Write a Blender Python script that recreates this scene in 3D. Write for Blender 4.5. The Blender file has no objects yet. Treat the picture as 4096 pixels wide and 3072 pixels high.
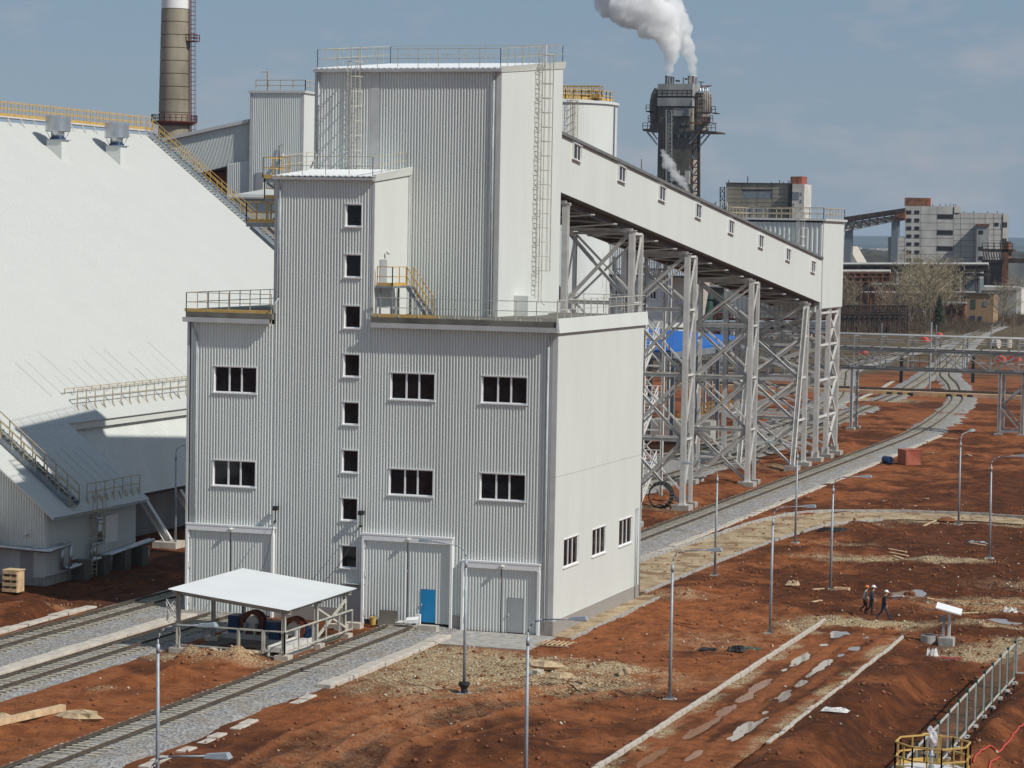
import bpy, math, random
import numpy as np
from mathutils import Vector, Matrix
random.seed(7); R = math.radians
sc = bpy.context.scene
col = sc.collection

# ---------------------------------------------------------------- camera, sky, sun, exposure
F, YAW, PITCH, ROLL = 10454.7, -0.324919, 0.056856, 0.018277      # focal length in photo pixels (4096 wide) and angles
HAZE = 4.5e-5
CAM = Vector((45.60, -143.54, 23.20))
_f = Vector((math.sin(YAW)*math.cos(PITCH), math.cos(YAW)*math.cos(PITCH), -math.sin(PITCH)))
_r = Vector((math.cos(YAW), -math.sin(YAW), 0)); _u = _r.cross(_f)
RT = _r*math.cos(ROLL) + _u*math.sin(ROLL); UP = -_r*math.sin(ROLL) + _u*math.cos(ROLL)
cam = bpy.data.cameras.new('camera'); camo = bpy.data.objects.new('camera', cam); col.objects.link(camo)
mw = Matrix.Identity(4)
for i in range(3): mw[i][0], mw[i][1], mw[i][2], mw[i][3] = RT[i], UP[i], -_f[i], CAM[i]
camo.matrix_world = mw
cam.sensor_width = 36; cam.lens = F/4096*36; cam.clip_start = 1; cam.clip_end = 40000
sc.camera = camo
SUN_AZ, SUN_EL = 15.0, 43.3          # degrees in front of the building's long face, above the horizon
S = Vector((math.cos(R(SUN_EL))*math.cos(R(SUN_AZ)), -math.cos(R(SUN_EL))*math.sin(R(SUN_AZ)), math.sin(R(SUN_EL))))
w = bpy.data.worlds.new('World'); sc.world = w; w.use_nodes = True
nt = w.node_tree; nt.nodes.clear()
sky = nt.nodes.new('ShaderNodeTexSky'); sky.sky_type = 'NISHITA'; sky.sun_disc = False
sky.sun_elevation = R(SUN_EL); sky.sun_rotation = math.atan2(S.x, S.y)
sky.air_density = 1.0; sky.dust_density = 0.4; sky.ozone_density = 2.5; sky.altitude = 200
bg = nt.nodes.new('ShaderNodeBackground'); bg.inputs[1].default_value = 0.067
wo = nt.nodes.new('ShaderNodeOutputWorld')
tc = nt.nodes.new('ShaderNodeTexCoord'); mp = nt.nodes.new('ShaderNodeMapping'); mp.inputs['Scale'].default_value = (1, 1, 2.6)
ns = nt.nodes.new('ShaderNodeTexNoise'); ns.inputs['Scale'].default_value = 15; ns.inputs['Detail'].default_value = 6; ns.inputs['Roughness'].default_value = .55
rp = nt.nodes.new('ShaderNodeValToRGB'); rp.color_ramp.elements[0].position = .53; rp.color_ramp.elements[1].position = .74
mx = nt.nodes.new('ShaderNodeMix'); mx.data_type = 'RGBA'; mx.blend_type = 'MIX'
ml = nt.nodes.new('ShaderNodeMath'); ml.operation = 'MULTIPLY'; ml.inputs[1].default_value = .62
L = nt.links.new
L(tc.outputs['Generated'], mp.inputs[0]); L(mp.outputs[0], ns.inputs['Vector']); L(ns.outputs[0], rp.inputs[0]); L(rp.outputs[0], ml.inputs[0])
L(ml.outputs[0], mx.inputs[0]); mx.inputs[7].default_value = (6.6, 6.3, 6.9, 1)
mh = nt.nodes.new('ShaderNodeMix'); mh.data_type = 'RGBA'; mh.inputs[0].default_value = .72; mh.inputs[7].default_value = (3.3, 4.6, 6.3, 1)
L(sky.outputs[0], mh.inputs[6]); L(mh.outputs[2], mx.inputs[6]); L(mx.outputs[2], bg.inputs[0]); L(bg.outputs[0], wo.inputs[0])
sl = bpy.data.lights.new('sun', 'SUN'); sl.energy = 3.8; sl.angle = R(.53); sl.color = (1, .965, .89)
so = bpy.data.objects.new('sun', sl); col.objects.link(so); so.rotation_euler = S.to_track_quat('Z', 'Y').to_euler(); so.location = S*300
vs = sc.view_settings; vs.view_transform = 'Standard'; vs.look = 'None'; vs.gamma = 1; vs.exposure = 0; vs.use_curve_mapping = False
sc.cycles.volume_bounces = 24; sc.cycles.max_bounces = 24; sc.cycles.diffuse_bounces = 4; sc.cycles.transparent_max_bounces = 8

# ---------------------------------------------------------------- measuring: a photo pixel on a known plane of the place
def ray(px, py): return _f + RT*((px-2048)/F) - UP*((py-1536)/F)
def pZ(px, py, z=0): d = ray(px, py); return CAM + d*((z-CAM.z)/d.z)
def pY(px, py, y): d = ray(px, py); return CAM + d*((y-CAM.y)/d.y)
def pX(px, py, x): d = ray(px, py); return CAM + d*((x-CAM.x)/d.x)

# ---------------------------------------------------------------- materials
def nodes_of(m):
    m.use_nodes = True; n = m.node_tree.nodes; return n, m.node_tree.links.new, n['Principled BSDF']
def M(name, c, rough=.6, metal=0, var=.12, scale=1.5, stretch=(1, 1, 1), bump=0, c2=None, spec=.4, bscale=None, detail=5, lo=.35, hi=.65):
    m = bpy.data.materials.new(name); n, l, b = nodes_of(m)
    t = n.new('ShaderNodeTexCoord'); mp = n.new('ShaderNodeMapping'); mp.inputs['Scale'].default_value = stretch
    ns = n.new('ShaderNodeTexNoise'); ns.inputs['Scale'].default_value = scale; ns.inputs['Detail'].default_value = detail
    mr = n.new('ShaderNodeMapRange'); mr.inputs[1].default_value = lo; mr.inputs[2].default_value = hi
    mx = n.new('ShaderNodeMix'); mx.data_type = 'RGBA'
    a = [x*(1-var) for x in c]; bb = c2 or [min(.95, x*(1+var)) for x in c]
    mx.inputs[6].default_value = (*a, 1); mx.inputs[7].default_value = (*bb[:3], 1)
    l(t.outputs['Object'], mp.inputs[0]); l(mp.outputs[0], ns.inputs['Vector']); l(ns.outputs[0], mr.inputs[0]); l(mr.outputs[0], mx.inputs[0]); l(mx.outputs[2], b.inputs['Base Color'])
    b.inputs['Roughness'].default_value = rough; b.inputs['Metallic'].default_value = metal; b.inputs['Specular IOR Level'].default_value = spec
    if bump:
        bp = n.new('ShaderNodeBump'); bp.inputs['Strength'].default_value = bump; bp.inputs['Distance'].default_value = .05
        if bscale:
            n2 = n.new('ShaderNodeTexNoise'); n2.inputs['Scale'].default_value = bscale; n2.inputs['Detail'].default_value = 4; l(mp.outputs[0], n2.inputs['Vector']); l(n2.outputs[0], bp.inputs['Height'])
        else: l(ns.outputs[0], bp.inputs['Height'])
        l(bp.outputs[0], b.inputs['Normal'])
    return m
def bricks(name, c1, c2, mort, sx=1, off=.5, rough=.9, scale=1.0, bw=.25, bh=.075):
    m = bpy.data.materials.new(name); n, l, b = nodes_of(m)
    t = n.new('ShaderNodeTexCoord'); cx = n.new('ShaderNodeSeparateXYZ'); cb = n.new('ShaderNodeCombineXYZ'); ad = n.new('ShaderNodeMath'); ad.operation = 'ADD'
    l(t.outputs['Object'], cx.inputs[0]); l(cx.outputs[0], ad.inputs[0]); l(cx.outputs[1], ad.inputs[1]); l(ad.outputs[0], cb.inputs[0]); l(cx.outputs[2], cb.inputs[1])
    k = n.new('ShaderNodeTexBrick'); k.inputs['Scale'].default_value = scale; k.inputs['Brick Width'].default_value = bw; k.inputs['Row Height'].default_value = bh; k.inputs['Mortar Size'].default_value = .012
    k.inputs['Color1'].default_value = (*c1, 1); k.inputs['Color2'].default_value = (*c2, 1); k.inputs['Mortar'].default_value = (*mort, 1)
    l(cb.outputs[0], k.inputs['Vector']); l(k.outputs[0], b.inputs['Base Color']); b.inputs['Roughness'].default_value = rough; return m
MAT = {}
def mk(k, *a, **kw): MAT[k] = M(k, *a, **kw)
mk('white_sheet', (.655, .675, .645), .45, var=.05, scale=.35, stretch=(1, 1, .25), spec=.3)
mk('panel_white', (.645, .668, .632), .5, var=.025, scale=.5, stretch=(1, 1, .3), spec=.3)
mk('roof_white', (.56, .568, .542), .5, var=.012, scale=.3, spec=.3)
mk('roof_clean', (.72, .735, .73), .5, var=.02, scale=.4)
mk('trim_grey', (.50, .50, .49), .45, var=.08, scale=1)
mk('steel_paint', (.52, .51, .485), .5, var=.12, scale=1.2, c2=(.60, .59, .56))
mk('steel_grey', (.30, .305, .30), .55, var=.15, scale=1)
mk('roof_edge', (.16, .16, .165), .7, var=.15, scale=1)
mk('steel_light', (.62, .61, .58), .5, var=.1, scale=1.2)
mk('galv', (.36, .40, .43), .55, metal=.25, var=.15, scale=2)
mk('galv_dark', (.26, .29, .32), .45, metal=.4, var=.15, scale=2)
mk('zinc', (.55, .58, .60), .3, metal=.8, var=.12, scale=1.5)
mk('yellow', (.56, .36, .11), .5, var=.12, scale=2)
mk('yellow_pale', (.46, .39, .27), .6, var=.18, scale=2)
mk('cream_rail', (.47, .455, .40), .6, var=.15, scale=2)
mk('membrane', (.13, .12, .105), .9, var=.3, scale=.5, c2=(.2, .185, .15))
mk('under_dark', (.16, .155, .15), .8, var=.2)  # underside shade put into the colour
mk('glass', (.010, .011, .013), .05, var=.4, spec=.3)
mk('frame_white', (.80, .80, .80), .4, var=.02)
mk('door_grey', (.36, .37, .38), .5, var=.05)
mk('door_blue', (.016, .25, .52), .4, var=.06)
mk('concrete', (.36, .34, .31), .9, var=.2, scale=2.5, bump=.3)
mk('concrete_pale', (.50, .45, .385), .9, var=.16, scale=2.2, bump=.3)
mk('concrete_old', (.30, .275, .215), .9, var=.2, scale=.35, stretch=(1, 1, .4), c2=(.37, .34, .27))
mk('concrete_grey', (.47, .46, .435), .9, var=.14, scale=.3, stretch=(1, 1, .4))
mk('concrete_lit', (.60, .57, .52), .9, var=.12, scale=.4)  # lit copy of concrete for sunny far faces; also for parts pale in themselves
mk('chimney', (.30, .26, .195), .9, var=.32, scale=.22, stretch=(1, 1, .35), c2=(.36, .315, .24), detail=8)
mk('rust_red', (.16, .035, .025), .8, var=.25, scale=1)
mk('rust', (.20, .085, .045), .85, var=.4, scale=.8)
mk('rust_dark', (.055, .045, .042), .85, var=.4, scale=.5, c2=(.10, .06, .045))
mk('soot', (.11, .10, .082), .9, var=.3, scale=.3, stretch=(1, 1, .4), c2=(.17, .15, .12))
mk('soot_clad', (.30, .31, .31), .7, var=.25, scale=.25, stretch=(1, 1, .3), c2=(.37, .37, .355))
mk('vessel', (.20, .175, .15), .7, var=.4, scale=.5, c2=(.32, .28, .24))
mk('black', (.02, .02, .02), .6, var=.2)
mk('rail_steel', (.125, .095, .07), .6, metal=.3, var=.25, scale=3)
mk('sleeper', (.40, .36, .285), .95, var=.4, scale=3, stretch=(1, 4, 1), bump=.4)
mk('timber', (.56, .40, .24), .9, var=.22, scale=2)
mk('timber_dark', (.10, .08, .06), .95, var=.3, scale=2)
mk('orange_timber', (.50, .33, .20), .9, var=.15, scale=1)
mk('red_paint', (.36, .085, .045), .7, var=.3, scale=1.2, c2=(.42, .13, .075))
mk('red_bright', (.5, .07, .045), .6, var=.1)
mk('blue_paint', (.014, .05, .14), .45, var=.15)
mk('blue_roof', (.012, .13, .46), .5, var=.06, scale=.3)
mk('green_post', (.015, .07, .055), .5, var=.1)
mk('green_tank', (.05, .10, .07), .6, var=.2)
mk('orange', (.15, .035, .02), .6, var=.1)
mk('bark', (.20, .165, .12), .95, var=.3, scale=2)
mk('twig', (.30, .245, .16), .95, var=.25, scale=.5, c2=(.42, .35, .23))
mk('brush', (.13, .095, .062), .95, var=.3, scale=.5, c2=(.2, .145, .095))
mk('needles', (.025, .045, .02), .9, var=.35, scale=1.2, c2=(.05, .075, .03))
mk('forest', (.045, .045, .035), 1, var=.4, scale=.05, c2=(.07, .06, .045))
mk('hill', (.05, .07, .065), 1, var=.3, scale=.002)
mk('tarp', (.62, .60, .57), .6, var=.15, scale=6)
mk('bag_red', (.5, .12, .1), .5, var=.2, scale=6)
mk('stone', (.52, .45, .34), .95, var=.3, scale=4, c2=(.62, .55, .43), bump=.5)
mk('clod', (.20, .075, .034), .98, var=.35, scale=3, bump=.7)
mk('water', (.34, .28, .22), .03, var=.12, scale=.6, spec=.6)
mk('water_mud', (.30, .125, .05), .12, var=.15, scale=1, spec=.5)
mk('rock_pale', (.48, .36, .22), .95, var=.25, scale=2, bump=.8, bscale=6)
MAT['plinth'] = bricks('plinth', (.30, .275, .25), (.36, .33, .30), (.25, .23, .21))
MAT['old_brick'] = bricks('old_brick', (.40, .24, .12), (.33, .19, .095), (.36, .27, .18), scale=.6)

# mesh fence panel: a sheet with holes far too small to build, seen as a veil
m = bpy.data.materials.new('wire_mesh'); n, l, b = nodes_of(m)
b.inputs['Base Color'].default_value = (.30, .29, .24, 1); b.inputs['Roughness'].default_value = .5
t = n.new('ShaderNodeTexCoord'); wv = n.new('ShaderNodeTexChecker'); wv.inputs['Scale'].default_value = 24
tr = n.new('ShaderNodeBsdfTransparent'); mxs = n.new('ShaderNodeMixShader'); mt = n.new('ShaderNodeMapRange'); mt.inputs[3].default_value = .08; mt.inputs[4].default_value = .24
l(t.outputs['Object'], wv.inputs[0]); l(wv.outputs[1], mt.inputs[0]); l(mt.outputs[0], mxs.inputs[0]); l(tr.outputs[0], mxs.inputs[1]); l(b.outputs[0], mxs.inputs[2]); l(mxs.outputs[0], n['Material Output'].inputs[0]); MAT['wire_mesh'] = m
# clear plastic wrap
m = bpy.data.materials.new('plastic_wrap'); n, l, b = nodes_of(m); b.inputs['Base Color'].default_value = (.75, .75, .78, 1); b.inputs['Roughness'].default_value = .25
tr = n.new('ShaderNodeBsdfTransparent'); mxs = n.new('ShaderNodeMixShader'); mxs.inputs[0].default_value = .6
l(tr.outputs[0], mxs.inputs[1]); l(b.outputs[0], mxs.inputs[2]); l(mxs.outputs[0], n['Material Output'].inputs[0]); MAT['plastic_wrap'] = m

# ---------------------------------------------------------------- mesh building
ORG = {}
class MB:
    def __init__(s): s.v = []; s.f = []
    def poly(s, *pts):
        k = len(s.v); s.v += [tuple(p) for p in pts]; s.f.append(tuple(range(k, k+len(pts)))); return s
    def hexa(s, p):          # 8 points, bottom ring then top ring
        k = len(s.v); s.v += [tuple(q) for q in p]
        s.f += [tuple(k+i for i in f) for f in ((3, 2, 1, 0), (4, 5, 6, 7), (0, 1, 5, 4), (1, 2, 6, 5), (2, 3, 7, 6), (3, 0, 4, 7))]; return s
    def box(s, x0, y0, z0, x1, y1, z1):
        x0, x1 = min(x0, x1), max(x0, x1); y0, y1 = min(y0, y1), max(y0, y1); z0, z1 = min(z0, z1), max(z0, z1)
        return s.hexa([(x0, y0, z0), (x1, y0, z0), (x1, y1, z0), (x0, y1, z0), (x0, y0, z1), (x1, y0, z1), (x1, y1, z1), (x0, y1, z1)])
    def fbox(s, P, u, n, s0, s1, n0, n1, z0, z1):     # box in a wall's own frame
        q = lambda a, b, z: (P[0]+u[0]*a+n[0]*b, P[1]+u[1]*a+n[1]*b, z)
        return s.hexa([q(s0, n1, z0), q(s1, n1, z0), q(s1, n0, z0), q(s0, n0, z0), q(s0, n1, z1), q(s1, n1, z1), q(s1, n0, z1), q(s0, n0, z1)])
    def bar(s, p, q, a, b=None, up=(0, 0, 1)):        # rectangular bar a wide, b along up
        b = b or a; p = Vector(p); q = Vector(q); d = (q-p)
        if d.length < 1e-6: return s
        d.normalize(); up = Vector(up)
        if abs(d.dot(up)) > .97: up = Vector((1, 0, 0))
        x = d.cross(up).normalized(); y = x.cross(d).normalized()
        o = [(-a/2, -b/2), (a/2, -b/2), (a/2, b/2), (-a/2, b/2)]
        return s.hexa([p+x*i+y*j for i, j in o] + [q+x*i+y*j for i, j in o])
    def ibeam(s, p, q, h, b, t=.03, fl=(1, 0, 0)):    # I section; flanges face +-fl
        p = Vector(p); q = Vector(q); d = (q-p).normalized(); x = Vector(fl); x = (x - d*x.dot(d)).normalized(); y = d.cross(x)
        def bx(x0, x1, y0, y1):
            o = [(x0, y0), (x1, y0), (x1, y1), (x0, y1)]; s.hexa([p+x*i+y*j for i, j in o]+[q+x*i+y*j for i, j in o])
        bx(h/2-t, h/2, -b/2, b/2); bx(-h/2, -h/2+t, -b/2, b/2); bx(-h/2+t, h/2-t, -t/2, t/2); return s
    def tube(s, p, q, r, r2=None, n=6, cap=True):
        r2 = r if r2 is None else r2; p = Vector(p); q = Vector(q); d = (q-p)
        if d.length < 1e-6: return s
        d.normalize(); a = Vector((0, 0, 1)) if abs(d.z) < .95 else Vector((1, 0, 0)); x = d.cross(a).normalized(); y = d.cross(x)
        k = len(s.v)
        for c, rr in ((p, r), (q, r2)):
            for i in range(n): t = 2*math.pi*i/n; s.v.append(tuple(c+x*(rr*math.cos(t))+y*(rr*math.sin(t))))
        for i in range(n): j = (i+1) % n; s.f.append((k+i, k+n+i, k+n+j, k+j))
        if cap: s.f += [tuple(range(k, k+n)), tuple(range(k+2*n-1, k+n-1, -1))]
        return s
    def path(s, pts, r, n=6):
        for a, b in zip(pts, pts[1:]): s.tube(a, b, r, n=n)
        return s
    def lathe(s, c, prof, n=24, cap=True):            # prof: (radius, z) from bottom to top
        k = len(s.v)
        for r, z in prof:
            for i in range(n): t = 2*math.pi*i/n; s.v.append((c[0]+r*math.cos(t), c[1]+r*math.sin(t), c[2]+z))
        for j in range(len(prof)-1):
            for i in range(n): i2 = (i+1) % n; s.f.append((k+j*n+i, k+j*n+i2, k+(j+1)*n+i2, k+(j+1)*n+i))
        if cap:
            s.f.append(tuple(range(k+n-1, k-1, -1))); m = k+(len(prof)-1)*n; s.f.append(tuple(range(m, m+n)))
        return s
    def prism(s, poly, d):                            # planar outline pushed along d
        n = len(poly); k = len(s.v); s.v += [tuple(p) for p in poly] + [tuple(Vector(p)+Vector(d)) for p in poly]
        s.f += [tuple(range(k, k+n)), tuple(range(k+2*n-1, k+n-1, -1))] + [(k+i, k+n+i, k+n+(i+1) % n, k+(i+1) % n) for i in range(n)]; return s
    def blob(s, c, rx, ry, rz, seed=0, n=7, jit=.25):
        rnd = random.Random(seed); k = len(s.v); rows = max(3, n//2)
        for j in range(rows+1):
            th = math.pi*j/rows
            for i in range(n):
                t = 2*math.pi*i/n; q = 1+rnd.uniform(-jit, jit)
                s.v.append((c[0]+rx*q*math.sin(th)*math.cos(t), c[1]+ry*q*math.sin(th)*math.sin(t), c[2]+rz*math.cos(th)*(1+rnd.uniform(-jit, jit)*.3)))
        for j in range(rows):
            for i in range(n): i2 = (i+1) % n; s.f.append((k+j*n+i, k+(j+1)*n+i, k+(j+1)*n+i2, k+j*n+i2))
        return s
    def build(s, name, mat, parent=None, smooth=False, kind=None):
        o0 = ORG.get(parent, Vector((0, 0, 0))) if parent else Vector((0, 0, 0))
        me = bpy.data.meshes.new(name)
        me.from_pydata([(x-o0.x, y-o0.y, z-o0.z) for x, y, z in s.v] if parent else s.v, [], s.f); me.update()
        if smooth: me.polygons.foreach_set('use_smooth', [True]*len(me.polygons))
        mats = mat if isinstance(mat, (list, tuple)) else [mat]
        for q in mats: me.materials.append(MAT[q] if isinstance(q, str) else q)
        o = bpy.data.objects.new(name, me); col.objects.link(o)
        if parent: o.parent = parent
        ORG[o] = o0
        if kind: o['kind'] = kind
        return o
def tag(o, label, cat, group=None):
    o['label'] = label; o['category'] = cat
    if group: o['group'] = group
    return o
def thing(name, label, cat, loc=(0, 0, 0), group=None):
    o = bpy.data.objects.new(name, None); o.empty_display_size = .3; col.objects.link(o); o.location = loc; ORG[o] = Vector(loc)
    return tag(o, label, cat, group)
def solo(mb, name, mat, label, cat, group=None, smooth=False, org=None):   # a thing that is one mesh, origin at its base
    if org is None:
        a = np.array(mb.v); org = ((a[:, 0].min()+a[:, 0].max())/2, (a[:, 1].min()+a[:, 1].max())/2, a[:, 2].min())
    mb.v = [(x-org[0], y-org[1], z-org[2]) for x, y, z in mb.v]
    o = mb.build(name, mat, None, smooth); o.location = org; ORG[o] = Vector(org); return tag(o, label, cat, group)
def copy_tree(o, parent=None, skip=False):
    c = o.copy(); col.objects.link(c); c.parent = parent
    for ch in o.children: copy_tree(ch, c)
    return c
def share(obj, parent, loc=(0, 0, 0), rz=0, name=None):     # another part with the same mesh
    c = bpy.data.objects.new(name or obj.name.split('.')[0], obj.data); col.objects.link(c); c.parent = parent; c.location = loc; c.rotation_euler = (0, 0, rz); return c
def struct(mb, name, mat, kind='structure', **k): return mb.build(name, mat, None, kind=kind, **k)

# profiled sheet wall with openings (holes: s0, s1, z0, z1 along the wall)
def ribbed(mb, P, u, n, Lw, z0, z1, z2=None, pitch=.187, depth=.068, run=.042, top=.05, holes=(), s_start=0.0):
    z2 = z1 if z2 is None else z2; pr = []; v = pitch-2*run-top; x = s_start
    while x < Lw-1e-6:
        for a, d in ((0, 0), (v, 0), (v+run, depth), (v+run+top, depth)):
            if x+a < Lw: pr.append((x+a, d))
        x += pitch
    pr.append((Lw, 0)); st = set()
    for h in holes: st |= {h[0], h[1]}
    pts = list(pr)
    for e in st:
        for (sa, da), (sb, db) in zip(pr, pr[1:]):
            if sa < e < sb: pts.append((e, da+(db-da)*(e-sa)/(sb-sa)))
    pts.sort(); zt = lambda s_: z1+(z2-z1)*s_/Lw
    q = lambda s_, d, z: (P[0]+u[0]*s_+n[0]*d, P[1]+u[1]*s_+n[1]*d, z)
    for (sa, da), (sb, db) in zip(pts, pts[1:]):
        if sb-sa < 1e-7: continue
        m = (sa+sb)/2; iv = [(z0, None)]
        for h in sorted([h for h in holes if h[0] <= m <= h[1]], key=lambda h: h[2]):
            a, _ = iv.pop()
            if h[2] > a+1e-6: iv.append((a, h[2]))
            iv.append((h[3], None))
        for a, b in iv:
            ta, tb = (zt(sa), zt(sb)) if b is None else (b, b)
            if min(ta, tb) > a+1e-4: mb.poly(q(sa, da, a), q(sb, db, a), q(sb, db, tb), q(sa, da, ta))
    return mb
def panelled(mb, P, u, n, Lw, z0, z1, z2=None, holes=(), pitch=1.0):
    return ribbed(mb, P, u, n, Lw, z0, z1, z2, pitch=pitch, depth=.012, run=.012, top=pitch-.04, holes=holes)
def window(par, P, u, n, s0, s1, z0, z1, panes=3, proud=.075, casing='frame_white', dz=0.0):
    c = MB(); t = .05
    sk = lambda s_: dz*(s_-s0)/(s1-s0)
    def pb(a, b, n0, n1, za, zb):
        q = lambda s_, d, z: (P[0]+u[0]*s_+n[0]*d, P[1]+u[1]*s_+n[1]*d, z+sk(s_))
        return c.hexa([q(a, n1, za), q(b, n1, za), q(b, n0, za), q(a, n0, za), q(a, n1, zb), q(b, n1, zb), q(b, n0, zb), q(a, n0, zb)])
    pb(s0-t, s0, -.12, proud, z0-t, z1+t); pb(s1, s1+t, -.12, proud, z0-t, z1+t); pb(s0, s1, -.12, proud+.03, z1, z1+t)
    f = .06; pb(s0, s1, -.1, -.03, z0, z0+f); pb(s0, s1, -.1, -.03, z1-f, z1); pb(s0, s0+f, -.1, -.03, z0+f, z1-f); pb(s1-f, s1, -.1, -.03, z0+f, z1-f)
    ws = {1: [0, 1], 2: [0, .58, 1], 3: [0, .35, .64, 1]}[panes]
    for x in ws[1:-1]: m = s0+(s1-s0)*x; pb(m-.05, m+.05, -.1, -.025, z0+f, z1-f)
    wo_ = c.build('window', 'frame_white', par)
    c = MB(); pb(s0-t-.03, s1+t+.03, -.12, proud+.06, z0-t-.02, z0); c.build('sill', 'frame_white', wo_)
    for a, b in zip(ws, ws[1:]):
        c = MB(); pb(s0+(s1-s0)*a+.03, s0+(s1-s0)*b-.03, -.085, -.07, z0+.03, z1-.03); c.build('pane', 'glass', wo_)
    return wo_
def railing(mb, pts, h=1.1, post=1.5, r=.022, rails=(1.0, .5), toe=0, out=None):
    for a, b in zip(pts, pts[1:]):
        a = Vector(a); b = Vector(b); Lr = (b-a).length; k = max(1, round(Lr/post))
        for i in range(k+1): p = a.lerp(b, i/k); mb.bar(p, p+Vector((0, 0, h)), r*2)
        for t in rails: mb.bar(a+Vector((0, 0, h*t)), b+Vector((0, 0, h*t)), r*2)
        if toe: mb.bar(a+Vector((0, 0, .02+toe/2)), b+Vector((0, 0, .02+toe/2)), .012, toe)
    return mb
def ladder(mb, P, u, n, z0, z1, w=.5, off=.25, cage0=2.3, r=.03, hoop=.9, cr=.42):
    q = lambda a, d, z: Vector((P[0]+u[0]*a+n[0]*d, P[1]+u[1]*a+n[1]*d, z))
    for a in (-w/2, w/2): mb.bar(q(a, off, z0), q(a, off, z1+1.1), .05)
    z = z0+.2
    while z < z1: mb.bar(q(-w/2, off, z), q(w/2, off, z), .026); z += .3
    z = z0+.4
    while z < z1:
        for a in (-w/2, w/2): mb.bar(q(a, 0, z), q(a, off, z), .04)
        z += 1.8
    z = z0+cage0; hp = []
    while z < z1+1.05: hp.append(z); z += hoop
    ang = [math.pi*k/6 for k in range(7)]
    ring = [(cr*1.05*math.cos(t), off+cr*1.7*math.sin(t)) for t in ang]; ring = [(-x, y) for x, y in ring]
    for z in hp:
        for (a, d), (a2, d2) in zip(ring, ring[1:]): mb.bar(q(a, d, z), q(a2, d2, z), .025, .05)
    for a, d in ring[1:-1:1]: mb.bar(q(a, d, hp[0]), q(a, d, hp[-1]), .025, .03)
    return mb
def boxes(name, mat, par, *bx):      # each box a part of its own
    return [MB().box(*q).build(name, mat, par) for q in bx]
def pipe(mb, pts, r=.055): return mb.path(pts, r, n=8)
# ---------------------------------------------------------------- terrain
def _h(ix, iy, seed):
    n = (ix.astype(np.int64)*374761393 + iy.astype(np.int64)*668265263 + seed*974634777) & 0xffffffff
    n = ((n ^ (n >> 13))*1274126177) & 0xffffffff
    return ((n ^ (n >> 16)) & 0xffff)/65535.0
def vnoise(x, y, seed=0):
    x = np.asarray(x, float); y = np.asarray(y, float); ix = np.floor(x); iy = np.floor(y); fx = x-ix; fy = y-iy
    fx = fx*fx*(3-2*fx); fy = fy*fy*(3-2*fy)
    a = _h(ix, iy, seed); b = _h(ix+1, iy, seed); c = _h(ix, iy+1, seed); d = _h(ix+1, iy+1, seed)
    return (a+(b-a)*fx)*(1-fy)+(c+(d-c)*fx)*fy-.5
def fbm(x, y, seed=0, o=4):
    s = 0; a = 1
    for i in range(o): s = s+a*vnoise(x*2**i+17*i, y*2**i-9*i, seed+i); a *= .5
    return s
def sst(a, b, x): t = np.clip((x-a)/(b-a), 0, 1); return t*t*(3-2*t)
def band(x, a, b, e): return sst(a-e, a, x)*(1-sst(b, b+e, x))
HEAPS = [(-15.5, -16.5, 2.6, 1.0, .75), (-12.2, -16.2, 1.2, .9, .5), (-31.5, -6.5, 3.5, 2.6, 1.0), (-35, -11, 3.2, 3, .9), (-33, -2.5, 1.5, 1.2, .35),
         (-13.6, -21.5, .9, .8, .5), (-14.8, -24, 1.2, .8, .35), (5.2, 65, 1.6, 1.6, .7), (1.5, 22.5, 1.2, 2, .45), (6, -9, 3, 2, .3), (4, -25, 2.2, 2.5, .35),
         (14.6, 30, 3, 1.4, .35), (22.5, 15, 2.2, 2, .3), (-14, 78, 2.2, 4, .6), (-14, 97, 2.5, 3, .5), (-24, 225, 4, 4, 1.0), (-16.5, 152, 4, 6, .6), (20, -14, 1.4, 5, .35), (8, -33, 2.5, 2, .3), (2, -44, 2.5, 2, .35)]
def puddle_list():
    L_ = []
    for px, py, ln, wd, mud in ((3200, 2640, 2.6, .55, 0), (3300, 2660, 3.4, .55, 0), (3210, 2735, 1.3, .4, 0), (3130, 2790, 2.3, .5, 0), (2970, 2920, 4.2, .62, 0), (3060, 2850, .8, .3, 0), (3350, 2540, 1.5, .45, 0), (3415, 2592, 1.0, .5, 0), (3300, 2580, .7, .4, 0), (3365, 2620, .8, .35, 0),
                             (3462, 2550, .8, .35, 0), (3620, 2372, 3.2, 1.0, 0), (3790, 2382, 2.4, .8, 0), (3725, 2432, .8, .6, 0), (3040, 2740, 2.3, .6, 1), (2985, 2790, 1.8, .6, 1), (2910, 2840, 2, .5, 1), (2850, 2890, 2.2, .5, 1), (2780, 2930, 2.2, .4, 1), (2600, 3030, 2.6, .6, 1), (2780, 3020, 1.4, .3, 1), (4000, 2490, 1.2, 1.6, 0)):
        p = pZ(px, py); L_.append((p.x, p.y, ln, wd, mud))
    return L_
PUD = puddle_list()
R2C = [(-2.5, 19), (-2.4, 32), (-1.8, 50), (-.8, 62), (1.2, 70), (5.5, 75.5), (12, 77.4), (17, 77), (30, 74.5)]
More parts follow.
